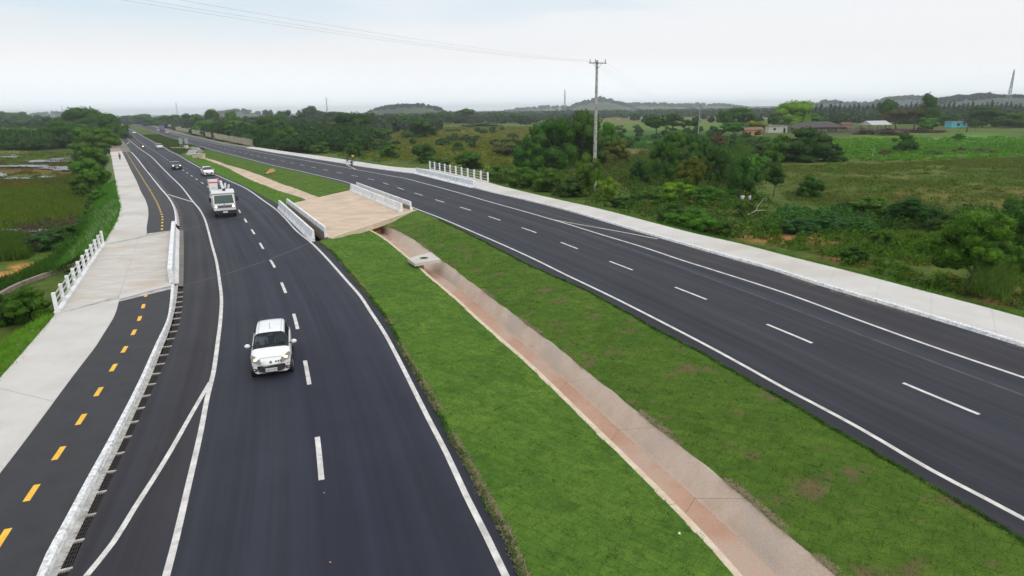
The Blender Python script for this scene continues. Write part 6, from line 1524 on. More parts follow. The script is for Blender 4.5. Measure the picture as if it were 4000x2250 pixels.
V_ = [
 # right of the road, near
 ('tree',3780,290,812,1150,'mid','large leafy tree with several thin trunks at the right edge, near the footpath',dict(multi=True,crown_lo=.18)),
 ('tree',3935,210,770,1060,'dark','dark leafy tree at the far right edge behind the multi-trunked tree',dict(crown_lo=.1)),
 ('bush',3410,190,768,862,'mid','wide rounded shrub at the foot of the olive field, lit on its left',{}),
 ('bush',3560,170,782,895,'deep','dark shrub between the rounded shrub and the large tree at right',{}),
 ('bush',3320,110,788,850,'deep','small dark shrub left of the wide rounded shrub by the olive field',{}),
 ('bush',3165,95,690,775,'dark','isolated dark shrub standing alone at the left of the olive field',{}),
 ('bush',3690,130,830,930,'dark','low dark shrub just left of the large multi-trunked tree',{}),
 ('bush',2900,120,628,790,'dark','tall bushy tree with a bright top left of the olive field',dict()),
 ('tree',2918,60,612,720,'fresh','bright green young tree top poking above the scrub left of the olive field',{}),
 ('tree',3020,75,632,765,'dark','slender dark tree at the left border of the olive field',{}),
 ('bush',2700,200,815,925,'mid','broad green shrub right beside the footpath, under the fallen branch',{}),
 ('bush',2620,110,800,880,'dark','dark shrub beside the footpath, left of the broad green one',{}),
 ('bush',2830,80,865,935,'mid','small shrub beside the footpath, right of the broad green one',{}),
 ('bush',3100,120,855,930,'blue','blue-green cassava shrub mound beside the fallen branch',{}),
 ('bush',3230,140,838,915,'blue','blue-green cassava mound in the middle of the patch',{}),
 ('bush',3350,120,850,915,'blue','blue-green cassava mound at the right end of the patch',{}),
 ('bush',3440,90,900,980,'mid','leafy weed clump in front of the cassava patch',{}),
 ('bush',3330,100,965,1045,'dark','dark weed clump on the bare earth near the footpath',{}),
 ('bush',3960,110,960,1090,'mid','leafy clump low at the far right edge beneath the dark tree',{}),
 ('bush',2905,80,783,850,'mid','small leafy shrub hiding the legs of the two people in the scrub',{}),
 ('bush',3640,80,930,1010,'mid','small leafy clump under the left side of the large tree',{}),
 # pole surroundings
 ('bush',2295,105,612,770,'mid','creeper covered bush wrapped round the foot of the utility pole',dict()),
 ('bush',2372,80,690,790,'bright','light green bush right of the creeper at the pole foot',{}),
 ('bush',2225,100,700,775,'dark','dark low bush left of the pole foot',{}),
 ('tree',2150,175,440,668,'dark','largest dense round tree, left of the utility pole',dict(crown_lo=.03)),
 ('tree',2280,150,434,660,'dark','dense tree directly behind the utility pole',dict(crown_lo=.05)),
 ('tree',2375,75,470,600,'mid','smaller tree on the right flank of the dense tree behind the pole',dict(crown_lo=.05)),
 ('bush',2070,120,540,690,'dark','bushy lower flank of the largest round tree, on its left',{}),
 ('bush',1985,110,530,612,'grey','greyish leafless shrub left of the largest round tree',{}),
 ('bush',2400,110,545,650,'olive','olive brown thicket under the trees right of the pole',{}),
 ('bush',1832,115,592,665,'dark','round shrub behind the middle of the right railing',{}),
 ('bush',1940,100,650,715,'mid','green shrub just off the right end of the right railing',{}),
 ('bush',2040,120,655,740,'mid','leafy shrub beside the footpath past the railing, first of a row',{}),
 ('bush',2140,120,665,755,'mid','leafy shrub beside the footpath past the railing, second of a row',{}),
 ('bush',1720,90,615,668,'dark','dark shrub behind the left part of the right railing',{}),
 ('bush',2500,80,630,725,'dark','rounded dark bush in the brown thicket right of the pole',{}),
 ('bush',2590,110,560,715,'dark','tall dark bush in the scrub right of the brown thicket',{}),
 ('tree',2640,110,510,640,'mid','bushy tree in the scrub below the twin round trees',dict(crown_lo=0)),
 ('tree',2720,95,515,650,'dark','bushy dark tree in the scrub below the distant thin pole',dict(crown_lo=0)),
 ('bush',2800,70,520,590,'brown','brown feathery bush in the green crop below the farm trees',{}),
 ('bush',2790,130,575,735,'dark','broad dark bush in the middle of the scrub belt',{}),
 ('bush',2700,110,620,740,'olive','olive bush in the middle of the scrub belt, left of the broad dark one',{}),
 ('bush',2950,110,600,700,'mid','leafy bush above the two people in the scrub',{}),
 ('bush',3020,90,540,640,'mid','leafy bush at the left foot of the huge dark bush',{}),
 ('bush',2640,150,715,800,'bright','light green shrub mound in the strip behind the footpath, right of the pole',{}),
 ('bush',2760,140,730,810,'mid','green shrub mound left of the two people in the scrub',{}),
 ('bush',2520,110,745,810,'mid','low green shrub in the strip behind the footpath near the pole',{}),
 ('bush',2440,120,770,820,'dark','low dark shrub in the strip behind the footpath near the pole',{}),
 # huge dark bush
 ('bush',3050,200,535,636,'deep','left third of the huge dark bush in front of the barn',{}),
 ('bush',3135,220,500,638,'deep','tallest middle part of the huge dark bush in front of the barn',{}),
 ('bush',3225,140,558,636,'deep','right end of the huge dark bush in front of the barn',{}),
 # fields
 ('tree',2563,85,446,530,'dark','left one of the twin round trees in the field',dict(crown_lo=.25)),
 ('tree',2628,70,441,520,'dark','right one of the twin round trees in the field',dict(crown_lo=.25)),
 ('tree',2676,48,466,522,'dark','small round tree left of the distant thin pole',dict(crown_lo=.3)),
 ('tree',2713,44,462,520,'dark','small round tree touching the distant thin pole',dict(crown_lo=.3)),
 ('tree',2477,60,436,466,'blue','round dark tree far off beside the cattle herd',{}),
 ('bush',2488,30,485,500,'mid','tiny round shrub alone in the open green field',{}),
 ('tree',2828,65,432,524,'dark','dark tree at the left of the farm grove',dict(crown_lo=.15)),
 ('tree',2892,100,421,512,'dark','tall dark tree in the farm grove behind the peach house',dict(crown_lo=.05)),
 ('tree',2865,95,474,533,'mid','lower green tree in front of the farm grove',dict(crown_lo=.15)),
 ('tree',2945,80,470,527,'yel','yellow-green tree hanging over the peach farmhouse',dict(crown_lo=.25)),
 ('tree',3092,135,395,512,'bright','tall bright green tree rising above the farm',dict(crown_lo=.05)),
 ('tree',3020,48,441,515,'dark','narrow dark tree left of the tall bright green tree',{}),
 ('tree',3150,90,440,505,'mid','green tree on the right flank of the tall bright one',{}),
 ('column',3615,75,361,505,'dark','tallest dark tree on the right, leaning over the others',{}),
 ('umbrella',3458,70,387,500,'dark','dark tree with an airy crown left of the tallest one',{}),
 ('umbrella',3500,110,425,505,'brown','spreading tree with rusty foliage, left of the tallest tree',{}),
 ('umbrella',3570,110,425,505,'brown','spreading tree with rusty foliage, under the tallest tree',{}),
 ('tree',3620,65,455,510,'mid','green rounded tree at the foot of the tallest tree',dict(crown_lo=.05)),
 ('tree',3703,62,436,492,'dark','round dark tree behind the blue house',dict(crown_lo=.05)),
 ('tree',3835,115,413,498,'deep','broad dark tree right of the palm',dict(crown_lo=.05)),
 ('tree',3950,110,437,500,'dark','dark tree near the right edge under the big pylon',dict(crown_lo=.05)),
 ('tree',3990,70,432,495,'dark','dark tree cut by the right edge under the big pylon',dict(crown_lo=.05)),
 ('bush',3530,85,522,600,'dark','lone dark bush in the tall grass in front of the open shed',{}),
 ('tree',3742,42,520,556,'mid','small leafy sapling in the bright field below the blue house',dict(crown_lo=.1)),
 ('bush',3745,40,575,598,'purple','small heap of dead purple-brown brush in the bright field, left one',{}),
 ('bush',3858,90,578,600,'purple','long low heap of dead brush in the bright field, right one',{}),
 ('bush',3455,50,583,606,'brown','low brown shrub left of the lone dark bush',{}),
 ('bush',3380,80,505,527,'purple','purple-brown dry bush in front of the open shed, left',{}),
 ('bush',3480,110,502,530,'purple','purple-brown dry bush in front of the open shed, right',{}),
 ('bush',3600,150,503,520,'purple','purple-brown dry hedge between the open shed and the blue house',{}),
 ('bush',3640,70,585,606,'mid','low green bush right of the lone dark bush',{}),
 # middle distance beyond the road
 ('tree',1645,110,456,540,'dark','dark dome shaped tree behind the three cyclists, largest in the reeds',dict(crown_lo=.0)),
 ('tree',1578,60,443,508,'mid','tree left of the dark dome shaped one',{}),
 ('tree',1735,80,435,484,'dark','round tree right of the grassy hill foot',{}),
 ('tree',1683,60,441,488,'dark','tree at the right foot of the grassy hill',{}),
 ('umbrella',1822,95,425,482,'dark','flat topped tree standing alone in the meadow',{}),
 ('tree',1941,55,436,474,'dark','small dome shaped tree far off in the meadow',{}),
 ('tree',2017,72,440,482,'dark','dark tree in the meadow left of the largest round tree',{}),
 ('bush',1885,150,478,497,'blue','long low bluish hedge in the meadow under the flat topped tree',{}),
 ('tree',1458,62,438,500,'blue','bluish dark tree left of the hill foot',{}),
 ('tree',1385,140,440,548,'deep','big dark tree left of the meadow, above the cyclists',dict(crown_lo=0)),
 ('tree',1320,105,432,490,'deep','low dark tree line piece behind the middle pylon',dict(crown_lo=0)),
 ('tree',1258,70,426,485,'deep','dark tree just left of the middle pylon',dict(crown_lo=0)),
 ('tree',1217,72,415,490,'deep','tall dark tree with a rounded top left of the middle pylon',dict(crown_lo=0)),
 ('tree',1177,28,427,480,'grey','thin airy tree between two dark trees on the skyline',{}),
 ('tree',1118,68,423,500,'dark','dark tree on the skyline right of the thin twin trees',dict(crown_lo=0)),
 ('umbrella',1042,32,428,480,'grey','thin airy tree on the skyline, left one of twins',{}),
 ('umbrella',1060,26,429,480,'grey','thin airy tree on the skyline, right one of twins',{}),
 ('tree',915,65,424,520,'mid','pointed tree on the skyline above the stake fence',dict(crown_lo=0)),
 ('tree',838,56,427,520,'dark','tree with a tufted top left of the pointed one',dict(crown_lo=0)),
 ('tree',757,75,439,505,'dark','dark tree above the blue truck, right of the pylon',dict(crown_lo=0)),
 ('tree',820,120,462,530,'mid','full green tree behind the stake fence, left one',dict(crown_lo=0)),
 ('tree',935,130,470,552,'mid','full green tree behind the middle of the stake fence',dict(crown_lo=0)),
 ('tree',1035,125,478,576,'dark','large green tree at the near end of the stake fence',dict(crown_lo=0)),
 ('tree',1120,110,490,590,'dark','large bushy tree just past the stake fence',dict(crown_lo=0)),
 ('tree',1062,110,452,540,'dark','tree behind the large green one at the fence end',dict(crown_lo=0)),
 ('bush',1170,95,520,594,'mid','bush beside the right footpath past the bushy tree',{}),
 ('bush',1248,75,550,602,'mid','small green bush beside the right footpath',{}),
 ('bush',1290,120,475,540,'olive','olive shrubbery in front of the dark tree line',{}),
 ('bush',1466,130,496,548,'dark','dark bush mass in front of the big dark tree, at the reed edge',{}),
 ('bush',1230,110,500,560,'dark','dark shrubbery left of the olive one',{}),
 ('bush',1388,58,533,616,'dark','dark round bush right behind the cyclists',{}),
 ('bush',1528,76,562,622,'mid','leafy bush in the meadow, left of the railing',{}),
 ('bush',1660,88,560,640,'dark','dark bush in the meadow just left of the railing',{}),
 ('bush',1560,90,470,500,'olive','olive bush behind the dome shaped tree',{}),
 # far end of the road
 ('tree',667,80,445,500,'dark','round tree behind the pale wall, right one',dict(crown_lo=0)),
 ('tree',610,75,450,498,'dark','round tree behind the pale wall, middle one',dict(crown_lo=0)),
 ('tree',555,80,446,490,'dark','round tree behind the pale wall, left one',dict(crown_lo=0)),
 ('tree',500,60,448,486,'dark','round tree where the road disappears',dict(crown_lo=0)),
 ('tree',714,60,456,505,'mid','smaller tree behind the wall above the blue truck',dict(crown_lo=0)),
 # left of the road
 ('tree',345,150,420,545,'dark','tall tree with a broken crown top left of the road',dict(crown_lo=0)),
 ('tree',432,110,436,560,'dark','dark tree overhanging the far left edge of the road',dict(crown_lo=.02)),
 ('tree',378,140,485,605,'mid','lighter green tree in front, at the bend of the left footpath',dict(crown_lo=0)),
 ('tree',270,140,470,580,'dark','dark tree left of the lighter green one',dict(crown_lo=0)),
 ('tree',225,90,449,520,'deep','dark tree in the left wood, below the tiny pylon',dict(crown_lo=0)),
 ('tree',78,85,430,500,'blue','tall bluish tree on the left skyline',dict(crown_lo=0)),
 ('tree',22,60,435,500,'blue','bluish tree on the left skyline cut by the edge',dict(crown_lo=0)),
 ('tree',132,70,444,500,'blue','lower bluish tree on the left skyline',dict(crown_lo=0)),
 ('tree',135,130,488,575,'mid','rounded green tree at the edge of the marsh, middle',dict(crown_lo=0)),
 ('tree',35,130,497,575,'mid','rounded green tree at the edge of the marsh, far left',dict(crown_lo=0)),
 ('bush',190,110,520,582,'dark','brown-green thicket at the marsh edge below the left wood',{}),
 ('bush',85,120,530,588,'dark','dark thicket at the marsh edge, left',{}),
 ('bush',378,110,572,668,'mid','bush against the left footpath, farthest of the row',{}),
 ('bush',352,115,620,715,'mid','bush against the left footpath, second of the row',{}),
 ('bush',392,85,655,745,'mid','leafy bush touching the left footpath, middle of the row',{}),
 ('bush',340,110,680,770,'mid','bush in the row along the left footpath, toward the marsh',{}),
 ('bush',395,80,745,815,'mid','small bush close to the left footpath, near end of the row',{}),
 ('bush',370,65,808,858,'mid','low dark bush in the embankment grass above the railing',{}),
 ('bush',190,130,905,985,'blue','blue-green weed mound by the stream',{}),
 ('bush',270,100,880,945,'dark','dark weed mound between stream and embankment',{}),
 ('bush',110,170,1130,1290,'mid','dark bush mass under the left railing beside the stream',{}),
 ('bush',20,120,1140,1290,'dark','dark bush at the left edge beside the stream',{}),
]
for kind, px, w, yt, yb_, c_, lab, kw in V_:
    grp = 'shrubs in fields and scrub' if kind == 'bush' else 'trees around the road and fields'
    plant(kind, px, w, yt, yb_, c_, lab, grp, **kw)
# coconut palm
p = G(3775,516,ZG); hp = D(3775,450,p.y).z - ZG
t = empty('palm_tree', tuple(p), 0, 'coconut palm in front of the right end of the blue house', 'palm')
MB().path([(0,0,0),(.15,0,hp*.3),(.1,.1,hp*.62)],[.28,.2,.16],8).build('trunk', M['bark'], t, True)
V = []; Q = []; g = np.random.default_rng(4)
for i in range(16):
    a = i * 2.4; el = R(70 - i * 6.5); mbx = []
    for s in range(10):
        u = s / 9; r_ = hp * .5 * u; z = hp*.62 + hp * .5 * (u * math.sin(el) - u * u * .75)
        r_ = hp * .42 * (u * math.cos(el) + .12 * u); c3 = np.array([r_*math.cos(a), r_*math.sin(a), z]); sd = np.array([-math.sin(a), math.cos(a), 0]) * hp * .085 * math.sin(math.pi * min(u + .12, 1))
        dr_ = np.array([math.cos(a), math.sin(a), -.5]) * .12
        for sg in (-1, 1):
            n0 = len(V); V += [c3 - dr_ , c3 + dr_, c3 + sd*sg + dr_*2 - [0,0,.35], c3 + sd*sg - [0,0,.4]]; Q.append([n0, n0+1, n0+2, n0+3])
o = obj('fronds', npmesh('fronds', V, Q, M['leaf']), t); o.color = (0.045, 0.075, 0.025, 1)

# fallen pale branch
p = G(2908,856,ZG); t = empty('fallen_branch', tuple(p), 0, 'pale bare fallen branch lying by the cassava patch', 'branch')
e1 = G(2992,845,ZG) - p; e2 = G(2985,825,ZG) - p
MB().path([(0,0,.3),(e1.x*.5,e1.y*.5,.8),(e1.x,e1.y,.7)],[.07,.05,.02],6).build('limb', M['weathered'], t); MB().path([(e1.x*.5,e1.y*.5,.8),(e1.x*.6,e1.y*.6,1.4),(e1.x*.9,e1.y*.9,2.2)],[.045,.03,.015],5).build('twig', M['weathered'], t)
# low thin posts in the fields
fpst = [(3408,616,'thin pale stake in the grass in front of the open shed, nearest one'),(3275,520,'thin pale stake by the cattle yard'),(3930,492,'grey post near the right edge below the big pylon'),(3641,480,'thin post between the tallest tree and the blue house')]
for px, py, lab in fpst:
    p = G(px,py,ZG); o = MB().tube((0,0,-.2),(.03,0,2.4 if py > 500 else 6.5),.07,.05,n=6).build('field_post', M['weathered']); o.location = p; tag(o, lab, 'post', 'posts in the fields')

# ---------------------------------------------------------------- undergrowth, reeds and grass (stuff)
def inpoly(px, py, poly):
    ins = np.zeros(len(px), bool); n = len(poly); j = n - 1
    for i in range(n):
        xi, yi = poly[i]; xj, yj = poly[j]
        c = ((yi > py) != (yj > py)) & (px < (xj - xi) * (py - yi) / (yj - yi + 1e-9) + xi); ins ^= c; j = i
    return ins
COR = np.array([list(p)[:2] for p in [*l0, *GP([(433,548),(450,520),(455,500)], 0)]] + [list(p)[:2] for p in [*reversed(far_r), *reversed(po)]])
def offroad(P, m=0.0): return ~inpoly(P[:, 0], P[:, 1], COR)
def scatter(poly_px, n, z=ZG, seed=1):
    """n spots spread evenly on the ground inside a surveyed outline"""
    g = np.random.default_rng(seed); W3 = np.array([G(a, b, z)[:2] for a, b in poly_px]); mn, mx = W3.min(0), W3.max(0); out = []
    P = g.uniform(mn, mx, (n * 6, 2)); m = inpoly(P[:, 0], P[:, 1], W3) & offroad(P)
    for dx_, dy_ in ((3,0),(-3,0),(0,3),(0,-3)): m &= (offroad(P + np.array((dx_, dy_))) | (poly_px[0][0] != 780))
    P = P[m][:n]; return P, g
def stuffobj(name, V, Q, color, mat_='leaf', tris=False):
    o = obj(name, npmesh(name, V, Q, M[mat_], tris)); o['kind'] = 'stuff'; o.color = (*color, 1); return o
def thicket(name, poly, n, rad, ht, leaves, color, seed, ls=.16, z=ZG):
    P, g = scatter(poly, n, z, seed); Vs = []
    k = len(P); r = g.uniform(.55, 1.25, k) * rad; h = g.uniform(.5, 1.3, k) * ht
    idx = np.repeat(np.arange(k), leaves); d = unit(len(idx), g); d[:, 2] = np.abs(d[:, 2])
    q = np.c_[P[idx], np.full(len(idx), z)] + d * np.c_[r[idx], r[idx], h[idx]] * (g.uniform(.6, 1.05, len(idx))[:, None])
    V, Q = leaf_quads(q, d, ls, g, .6)
    return stuffobj(name, V, Q, color)
def blades(name, P, z, g, hmin, hmax, wid, per, spread, color, lean=.35):
    k = len(P); idx = np.repeat(np.arange(k), per); n = len(idx)
    b = np.c_[P[idx] + g.normal(size=(n, 2)) * spread, (z[idx] if hasattr(z, '__len__') else np.full(n, z))]
    h = g.uniform(hmin, hmax, n); a = g.uniform(0, 2*np.pi, n); s = np.c_[np.cos(a), np.sin(a), np.zeros(n)] * wid * (g.uniform(.6, 1.3, n)[:, None])
    tip = b + np.c_[g.normal(size=(n, 2)) * lean * h[:, None], h]
    V = np.stack([b - s, b + s, tip], 1).reshape(-1, 3); return stuffobj(name, V, np.arange(3*n).reshape(-1, 3), color, tris=True)
# scrub belt between footpath and fields
belt = [(1930,716),(2100,750),(2300,795),(2500,845),(2700,905),(2900,940),(3000,905),(3060,860),(2990,800),(2960,740),(3000,640),(2960,560),(2700,560),(2560,600),(2400,610),(2330,680),(2150,680),(1960,660)]
thicket('undergrowth', belt, 520, 1.5, 1.5, 95, (0.069,0.152,0.018), 1, .17)
thicket('undergrowth', belt, 260, 1.1, 1.9, 80, (0.103,0.140,0.024), 2, .15)
thicket('undergrowth', [(2480,700),(2900,770),(2960,700),(2900,560),(2560,590)], 90, 1.9, 3.0, 170, (0.060,0.144,0.018), 3, .2)
thicket('undergrowth', [(2380,610),(2600,620),(2560,720),(2420,720)], 90, 1.3, 1.2, 90, (0.173,0.151,0.037), 4, .13)
near_r = [(2900,940),(3100,975),(3400,1070),(3700,1150),(4000,1230),(4150,1230),(4100,930),(3700,880),(3400,860),(3100,830),(3000,850)]
thicket('undergrowth', near_r, 380, 0.8, 0.7, 80, (0.083,0.182,0.015), 5, .11)
thicket('undergrowth', near_r, 160, 0.7, 0.5, 60, (0.173,0.174,0.026), 6, .10)
thicket('cassava_patch', [(2990,905),(3420,930),(3400,855),(3200,830),(3050,835)], 130, 0.9, 1.2, 110, (0.060,0.167,0.030), 7, .14)
thicket('undergrowth', [(3380,900),(3800,930),(4100,960),(4100,860),(3700,830),(3450,850)], 120, 1.3, 1.3, 110, (0.045,0.111,0.014), 8, .14)
# meadow relief: low tussocks
for i, (poly, n, r_, h_, lv, c_, ls) in enumerate((
   ([(2950,650),(3400,640),(4100,610),(4200,800),(3700,830),(3100,790)], 170, 1.0, .35, 34, (0.112,0.162,0.018), .17),
   ([(3100,640),(4100,610),(4200,760),(3500,800)], 120, 1.2, .3, 30, (0.103,0.209,0.015), .17),
   ([(3250,545),(4100,535),(4150,612),(3300,632)], 700, 1.6, .7, 40, (0.119,0.289,0.022), .26),
   ([(3300,560),(4100,560),(4100,600),(3300,610)], 260, 1.6, .9, 40, (0.092,0.233,0.026), .26),
   ([(2420,535),(3000,535),(3060,600),(2750,590),(2430,580)], 700, 1.5, .6, 40, (0.060,0.182,0.025), .28),
   ([(1480,545),(2000,545),(2060,600),(1950,650),(1500,630)], 800, 1.3, .8, 40, (0.152,0.185,0.018), .22),
   ([(1400,500),(2100,495),(2080,560),(1400,545)], 700, 2.2, .8, 40, (0.152,0.182,0.022), .32),
   ([(1230,545),(1500,545),(1500,640),(1300,605)], 360, 1.3, .8, 40, (0.122,0.174,0.018), .2),
   ([(1060,500),(1500,480),(1500,550),(1150,575)], 330, 2.4, 1.8, 70, (0.057,0.140,0.018), .35),
   ([(780,500),(1100,490),(1200,590),(1010,565),(880,535)], 300, 2.4, 2.2, 80, (0.054,0.128,0.015), .35))):
    thicket('meadow' if r_ < 2.3 else 'undergrowth', poly, n, r_, h_, lv, c_, 20 + i, ls)
def dry(P):
    X_, Y_ = topx(P[:, 0], P[:, 1], np.full(len(P), ZG)); k_ = np.ones(len(P), bool)
    for cx, cy, rx, ry in PONDS: k_ &= ((X_ - cx) / (rx * 1.15)) ** 2 + ((Y_ - cy - ry * .5) / (ry * 1.3 + 3)) ** 2 > 1
    return P[k_]
for sd_, (n_, c_) in enumerate(((15000, (0.115,0.157,0.030)), (12000, (0.095,0.168,0.025)), (7000, (0.180,0.157,0.045)))):
    P, g = scatter([(2950,650),(3400,640),(4300,600),(4500,800),(3700,840),(3100,800)], n_, ZG, 200 + sd_)
    pat = vnoise(P[:, 0] / 7, P[:, 1] / 7, 50 + sd_ % 2); P = P[(pat > .42) if sd_ == 0 else (pat < .58) if sd_ == 1 else (pat > .6)]
    blades('meadow_grass', P, ZG - .05, g, .18, .45, .035, 4, .25, c_, .5)
P, g = scatter([(1400,500),(2100,495),(2080,650),(1900,660),(1500,640)], 9000, ZG, 210); blades('meadow_grass', P, ZG - .05, g, .4, .9, .06, 4, .4, (0.173,0.176,0.030), .4)
# left side: wood edge, reeds, embankment weeds
thicket('undergrowth', [(-200,500),(470,490),(430,585),(300,575),(-200,578)], 330, 3.0, 2.6, 190, (0.050,0.117,0.021), 40, .32)
thicket('undergrowth', [(300,600),(428,590),(450,760),(400,860),(330,800),(290,700)], 170, 1.3, 1.8, 110, (0.041,0.090,0.019), 41, .2)
P, g = scatter([(-250,760),(240,735),(300,800),(180,880),(-250,900)], 2600, ZG - .1, 42); P = P + g.normal(size=P.shape) * 3.0; P = dry(P[offroad(P)]); blades('reeds', P, ZG - .1, g, .4, 1.1, .05, 9, .3, (0.117,0.183,0.019), .16)
P, g = scatter([(-250,700),(290,690),(280,740),(-250,770)], 1200, ZG - .1, 43); P = P + g.normal(size=P.shape) * 3.0; P = dry(P[offroad(P)]); blades('reeds', P, ZG - .1, g, .25, .6, .06, 9, .35, (0.163,0.129,0.023), .16)
P, g = scatter([(-200,590),(300,590),(290,625),(-200,640)], 900, ZG - .1, 44); P = P + g.normal(size=P.shape) * 3.0; P = dry(P[offroad(P)]); blades('reeds', P, ZG - .1, g, .25, .5, .09, 8, .5, (0.110,0.183,0.019), .16)
P, g = scatter([(100,640),(300,636),(290,655),(150,655)], 400, ZG - .1, 45); P = P + g.normal(size=P.shape) * 3.0; P = dry(P[offroad(P)]); blades('reeds', P, ZG - .1, g, .2, .45, .08, 8, .4, (0.147,0.117,0.023), .16)
P, g = scatter([(-150,920),(90,930),(120,1010),(-150,1040)], 700, ZG - .1, 46); blades('reeds', P, ZG - .1, g, .5, 1.3, .035, 12, .22, (0.074,0.139,0.017), .14)
thicket('marsh_weeds', [(-150,700),(290,690),(280,860),(180,960),(-150,960)], 260, 1.1, .7, 70, (0.075,0.128,0.022), 47, .12, ZG - .15)
thicket('marsh_weeds', [(-150,595),(300,592),(290,700),(-150,700)], 150, 1.5, .45, 60, (0.106,0.104,0.031), 48, .16, ZG - .15)
thicket('marsh_weeds', [(60,880),(300,850),(300,930),(120,1010)], 110, .9, .6, 80, (0.112,0.091,0.061), 49, .09, ZG - .1)
thicket('marsh_weeds', [(250,900),(420,790),(440,850),(330,960),(230,1010)], 150, .7, .5, 90, (0.062,0.165,0.022), 50, .09, ZG + .3)
# grass on the verges
def verge_grass(name, pl, sgn, w0, w1, dens, hmin, hmax, wid, color, seed, z0, slope=0.45, per=7):
    g = np.random.default_rng(seed); L = arclen(pl); n = int(L[-1] * (w1 - w0) * dens); P = np.zeros((n, 2)); Z = np.zeros(n)
    Ln = np.array(L); X3 = np.array([[p.x, p.y] for p in pl]); s = g.uniform(0, L[-1], n)
    x = np.interp(s, Ln, X3[:, 0]); y = np.interp(s, Ln, X3[:, 1]); x2 = np.interp(s + .5, Ln, X3[:, 0]); y2 = np.interp(s + .5, Ln, X3[:, 1])
    x1 = np.interp(s - .5, Ln, X3[:, 0]); y1 = np.interp(s - .5, Ln, X3[:, 1]); dx, dy = x2 - x1, y2 - y1; l_ = np.hypot(dx, dy) + 1e-9
    o_ = g.uniform(0, 1, n) ** 1.0 * (w1 - w0) + w0; P[:, 0] = x + sgn * dy / l_ * o_; P[:, 1] = y - sgn * dx / l_ * o_
    Z = z0 - np.clip(o_ - .3, 0, 99) * slope
    return blades(name, P, Z, g, hmin, hmax, wid, per, .09, color, .4)
def clip_near(pl, d=120): return [p for p in pl if p.length < d] or pl
verge_grass('verge_grass', clip_near(po_n, 95), 1, 0.02, 1.3, 22, .15, .48, .018, (0.095,0.235,0.026), 60, -.02)
verge_grass('verge_grass', clip_near(po_n, 95), 1, .8, 3.6, 10, .2, .6, .02, (0.065,0.11,0.024), 61, -.1, .45)
verge_grass('verge_grass', clip_near(po_f, 150), 1, 0.02, 2.8, 9, .2, .6, .03, (0.085,0.210,0.028), 62, -.05)
verge_grass('verge_grass', clip_near(l0n, 70), -1, .02, 3.4, 42, .12, .40, .014, (0.150,0.330,0.028), 63, 0.0, .5, 9)
verge_grass('verge_grass', clip_near(l0f, 120), -1, .0, 3.2, 20, .15, .45, .022, (0.085,0.240,0.026), 64, 0.02, .45, 8)
verge_grass('white_flowering_weed', clip_near(l0f, 90), -1, .2, 2.6, 3.0, .35, .60, .02, (0.42,0.46,0.36), 65, 0.02, .45, 3)
P, g = scatter([(60,1075),(190,1020),(330,880),(420,800),(455,850),(330,985),(230,1060)], 1500, ZG + .3, 66); blades('bank_grass', P, ZG + .2, g, .3, .7, .03, 12, .25, (0.052,0.135,0.016), .35)
P, g = scatter([(-100,1110),(60,1075),(200,1010),(230,1030),(60,1120),(-100,1180)], 500, ZG, 67); blades('bank_grass', P, ZG, g, .1, .35, .03, 10, .25, (0.050,0.12,0.016), .35)
# bank under the left railing: earth sloping from deck to stream
bank = [G(-80,1350,-.1), G(199,1250,-.1), G(219,1228,-.4), G(215,1180,-1.0)]
# tall pale grass clump near the right footpath
P, g = scatter([(3800,1160),(3900,1190),(3930,1150),(3840,1120)], 60, ZG + .6, 68); blades('tall_grass', P, -0.9, g, 1.0, 2.1, .02, 22, .3, (0.11,0.20,0.035), .35)
# short grass on the lawns, so the sod has a nap and soft edges
def lawn_blades(rows, n, color, seed, hmin=.03, hmax=.09, wid=.012, far=60, lo=0, hi=1):
    g = np.random.default_rng(seed); A3 = np.array([[list(p) for p in r] for r in rows]); nr_, nc, _ = A3.shape
    u = g.uniform(lo, hi, n * 3) * (nr_ - 1.001); v = g.uniform(0, 1, n * 3) * (nc - 1.001); i = u.astype(int); j = v.astype(int); fu = (u - i)[:, None]; fv = (v - j)[:, None]
    p = (A3[i, j] * (1 - fu) + A3[i + 1, j] * fu) * (1 - fv) + (A3[i, j + 1] * (1 - fu) + A3[i + 1, j + 1] * fu) * fv
    p = p[np.hypot(p[:, 0], p[:, 1]) < far][:n]
    return blades('lawn_grass', p[:, :2], p[:, 2] - .005, g, hmin, hmax, wid, 4, .04, color, .5)
lawn_blades(lawn_rows[0], 22000, (0.118,0.225,0.050), 80, .02, .06, .010); lawn_blades(lawn_rows[1], 22000, (0.096,0.185,0.036), 81, .02, .06, .010)
lawn_blades(lawn_rows[0], 3000, (0.07,0.16,0.025), 82, .05, .11, .014, 60, 0, .02); lawn_blades(lawn_rows[1], 4000, (0.06,0.14,0.025), 83, .05, .12, .014, 60, 0, .02)
lawn_blades(lawn_rows[2], 8000, (0.120,0.250,0.036), 84, .03, .08, .02, 400); lawn_blades(lawn_rows[3], 8000, (0.105,0.205,0.036), 85, .03, .08, .02, 400)
lawn_blades(lawn_rows[4], 9000, (0.075,0.120,0.026), 86, .15, .5, .05, 400)
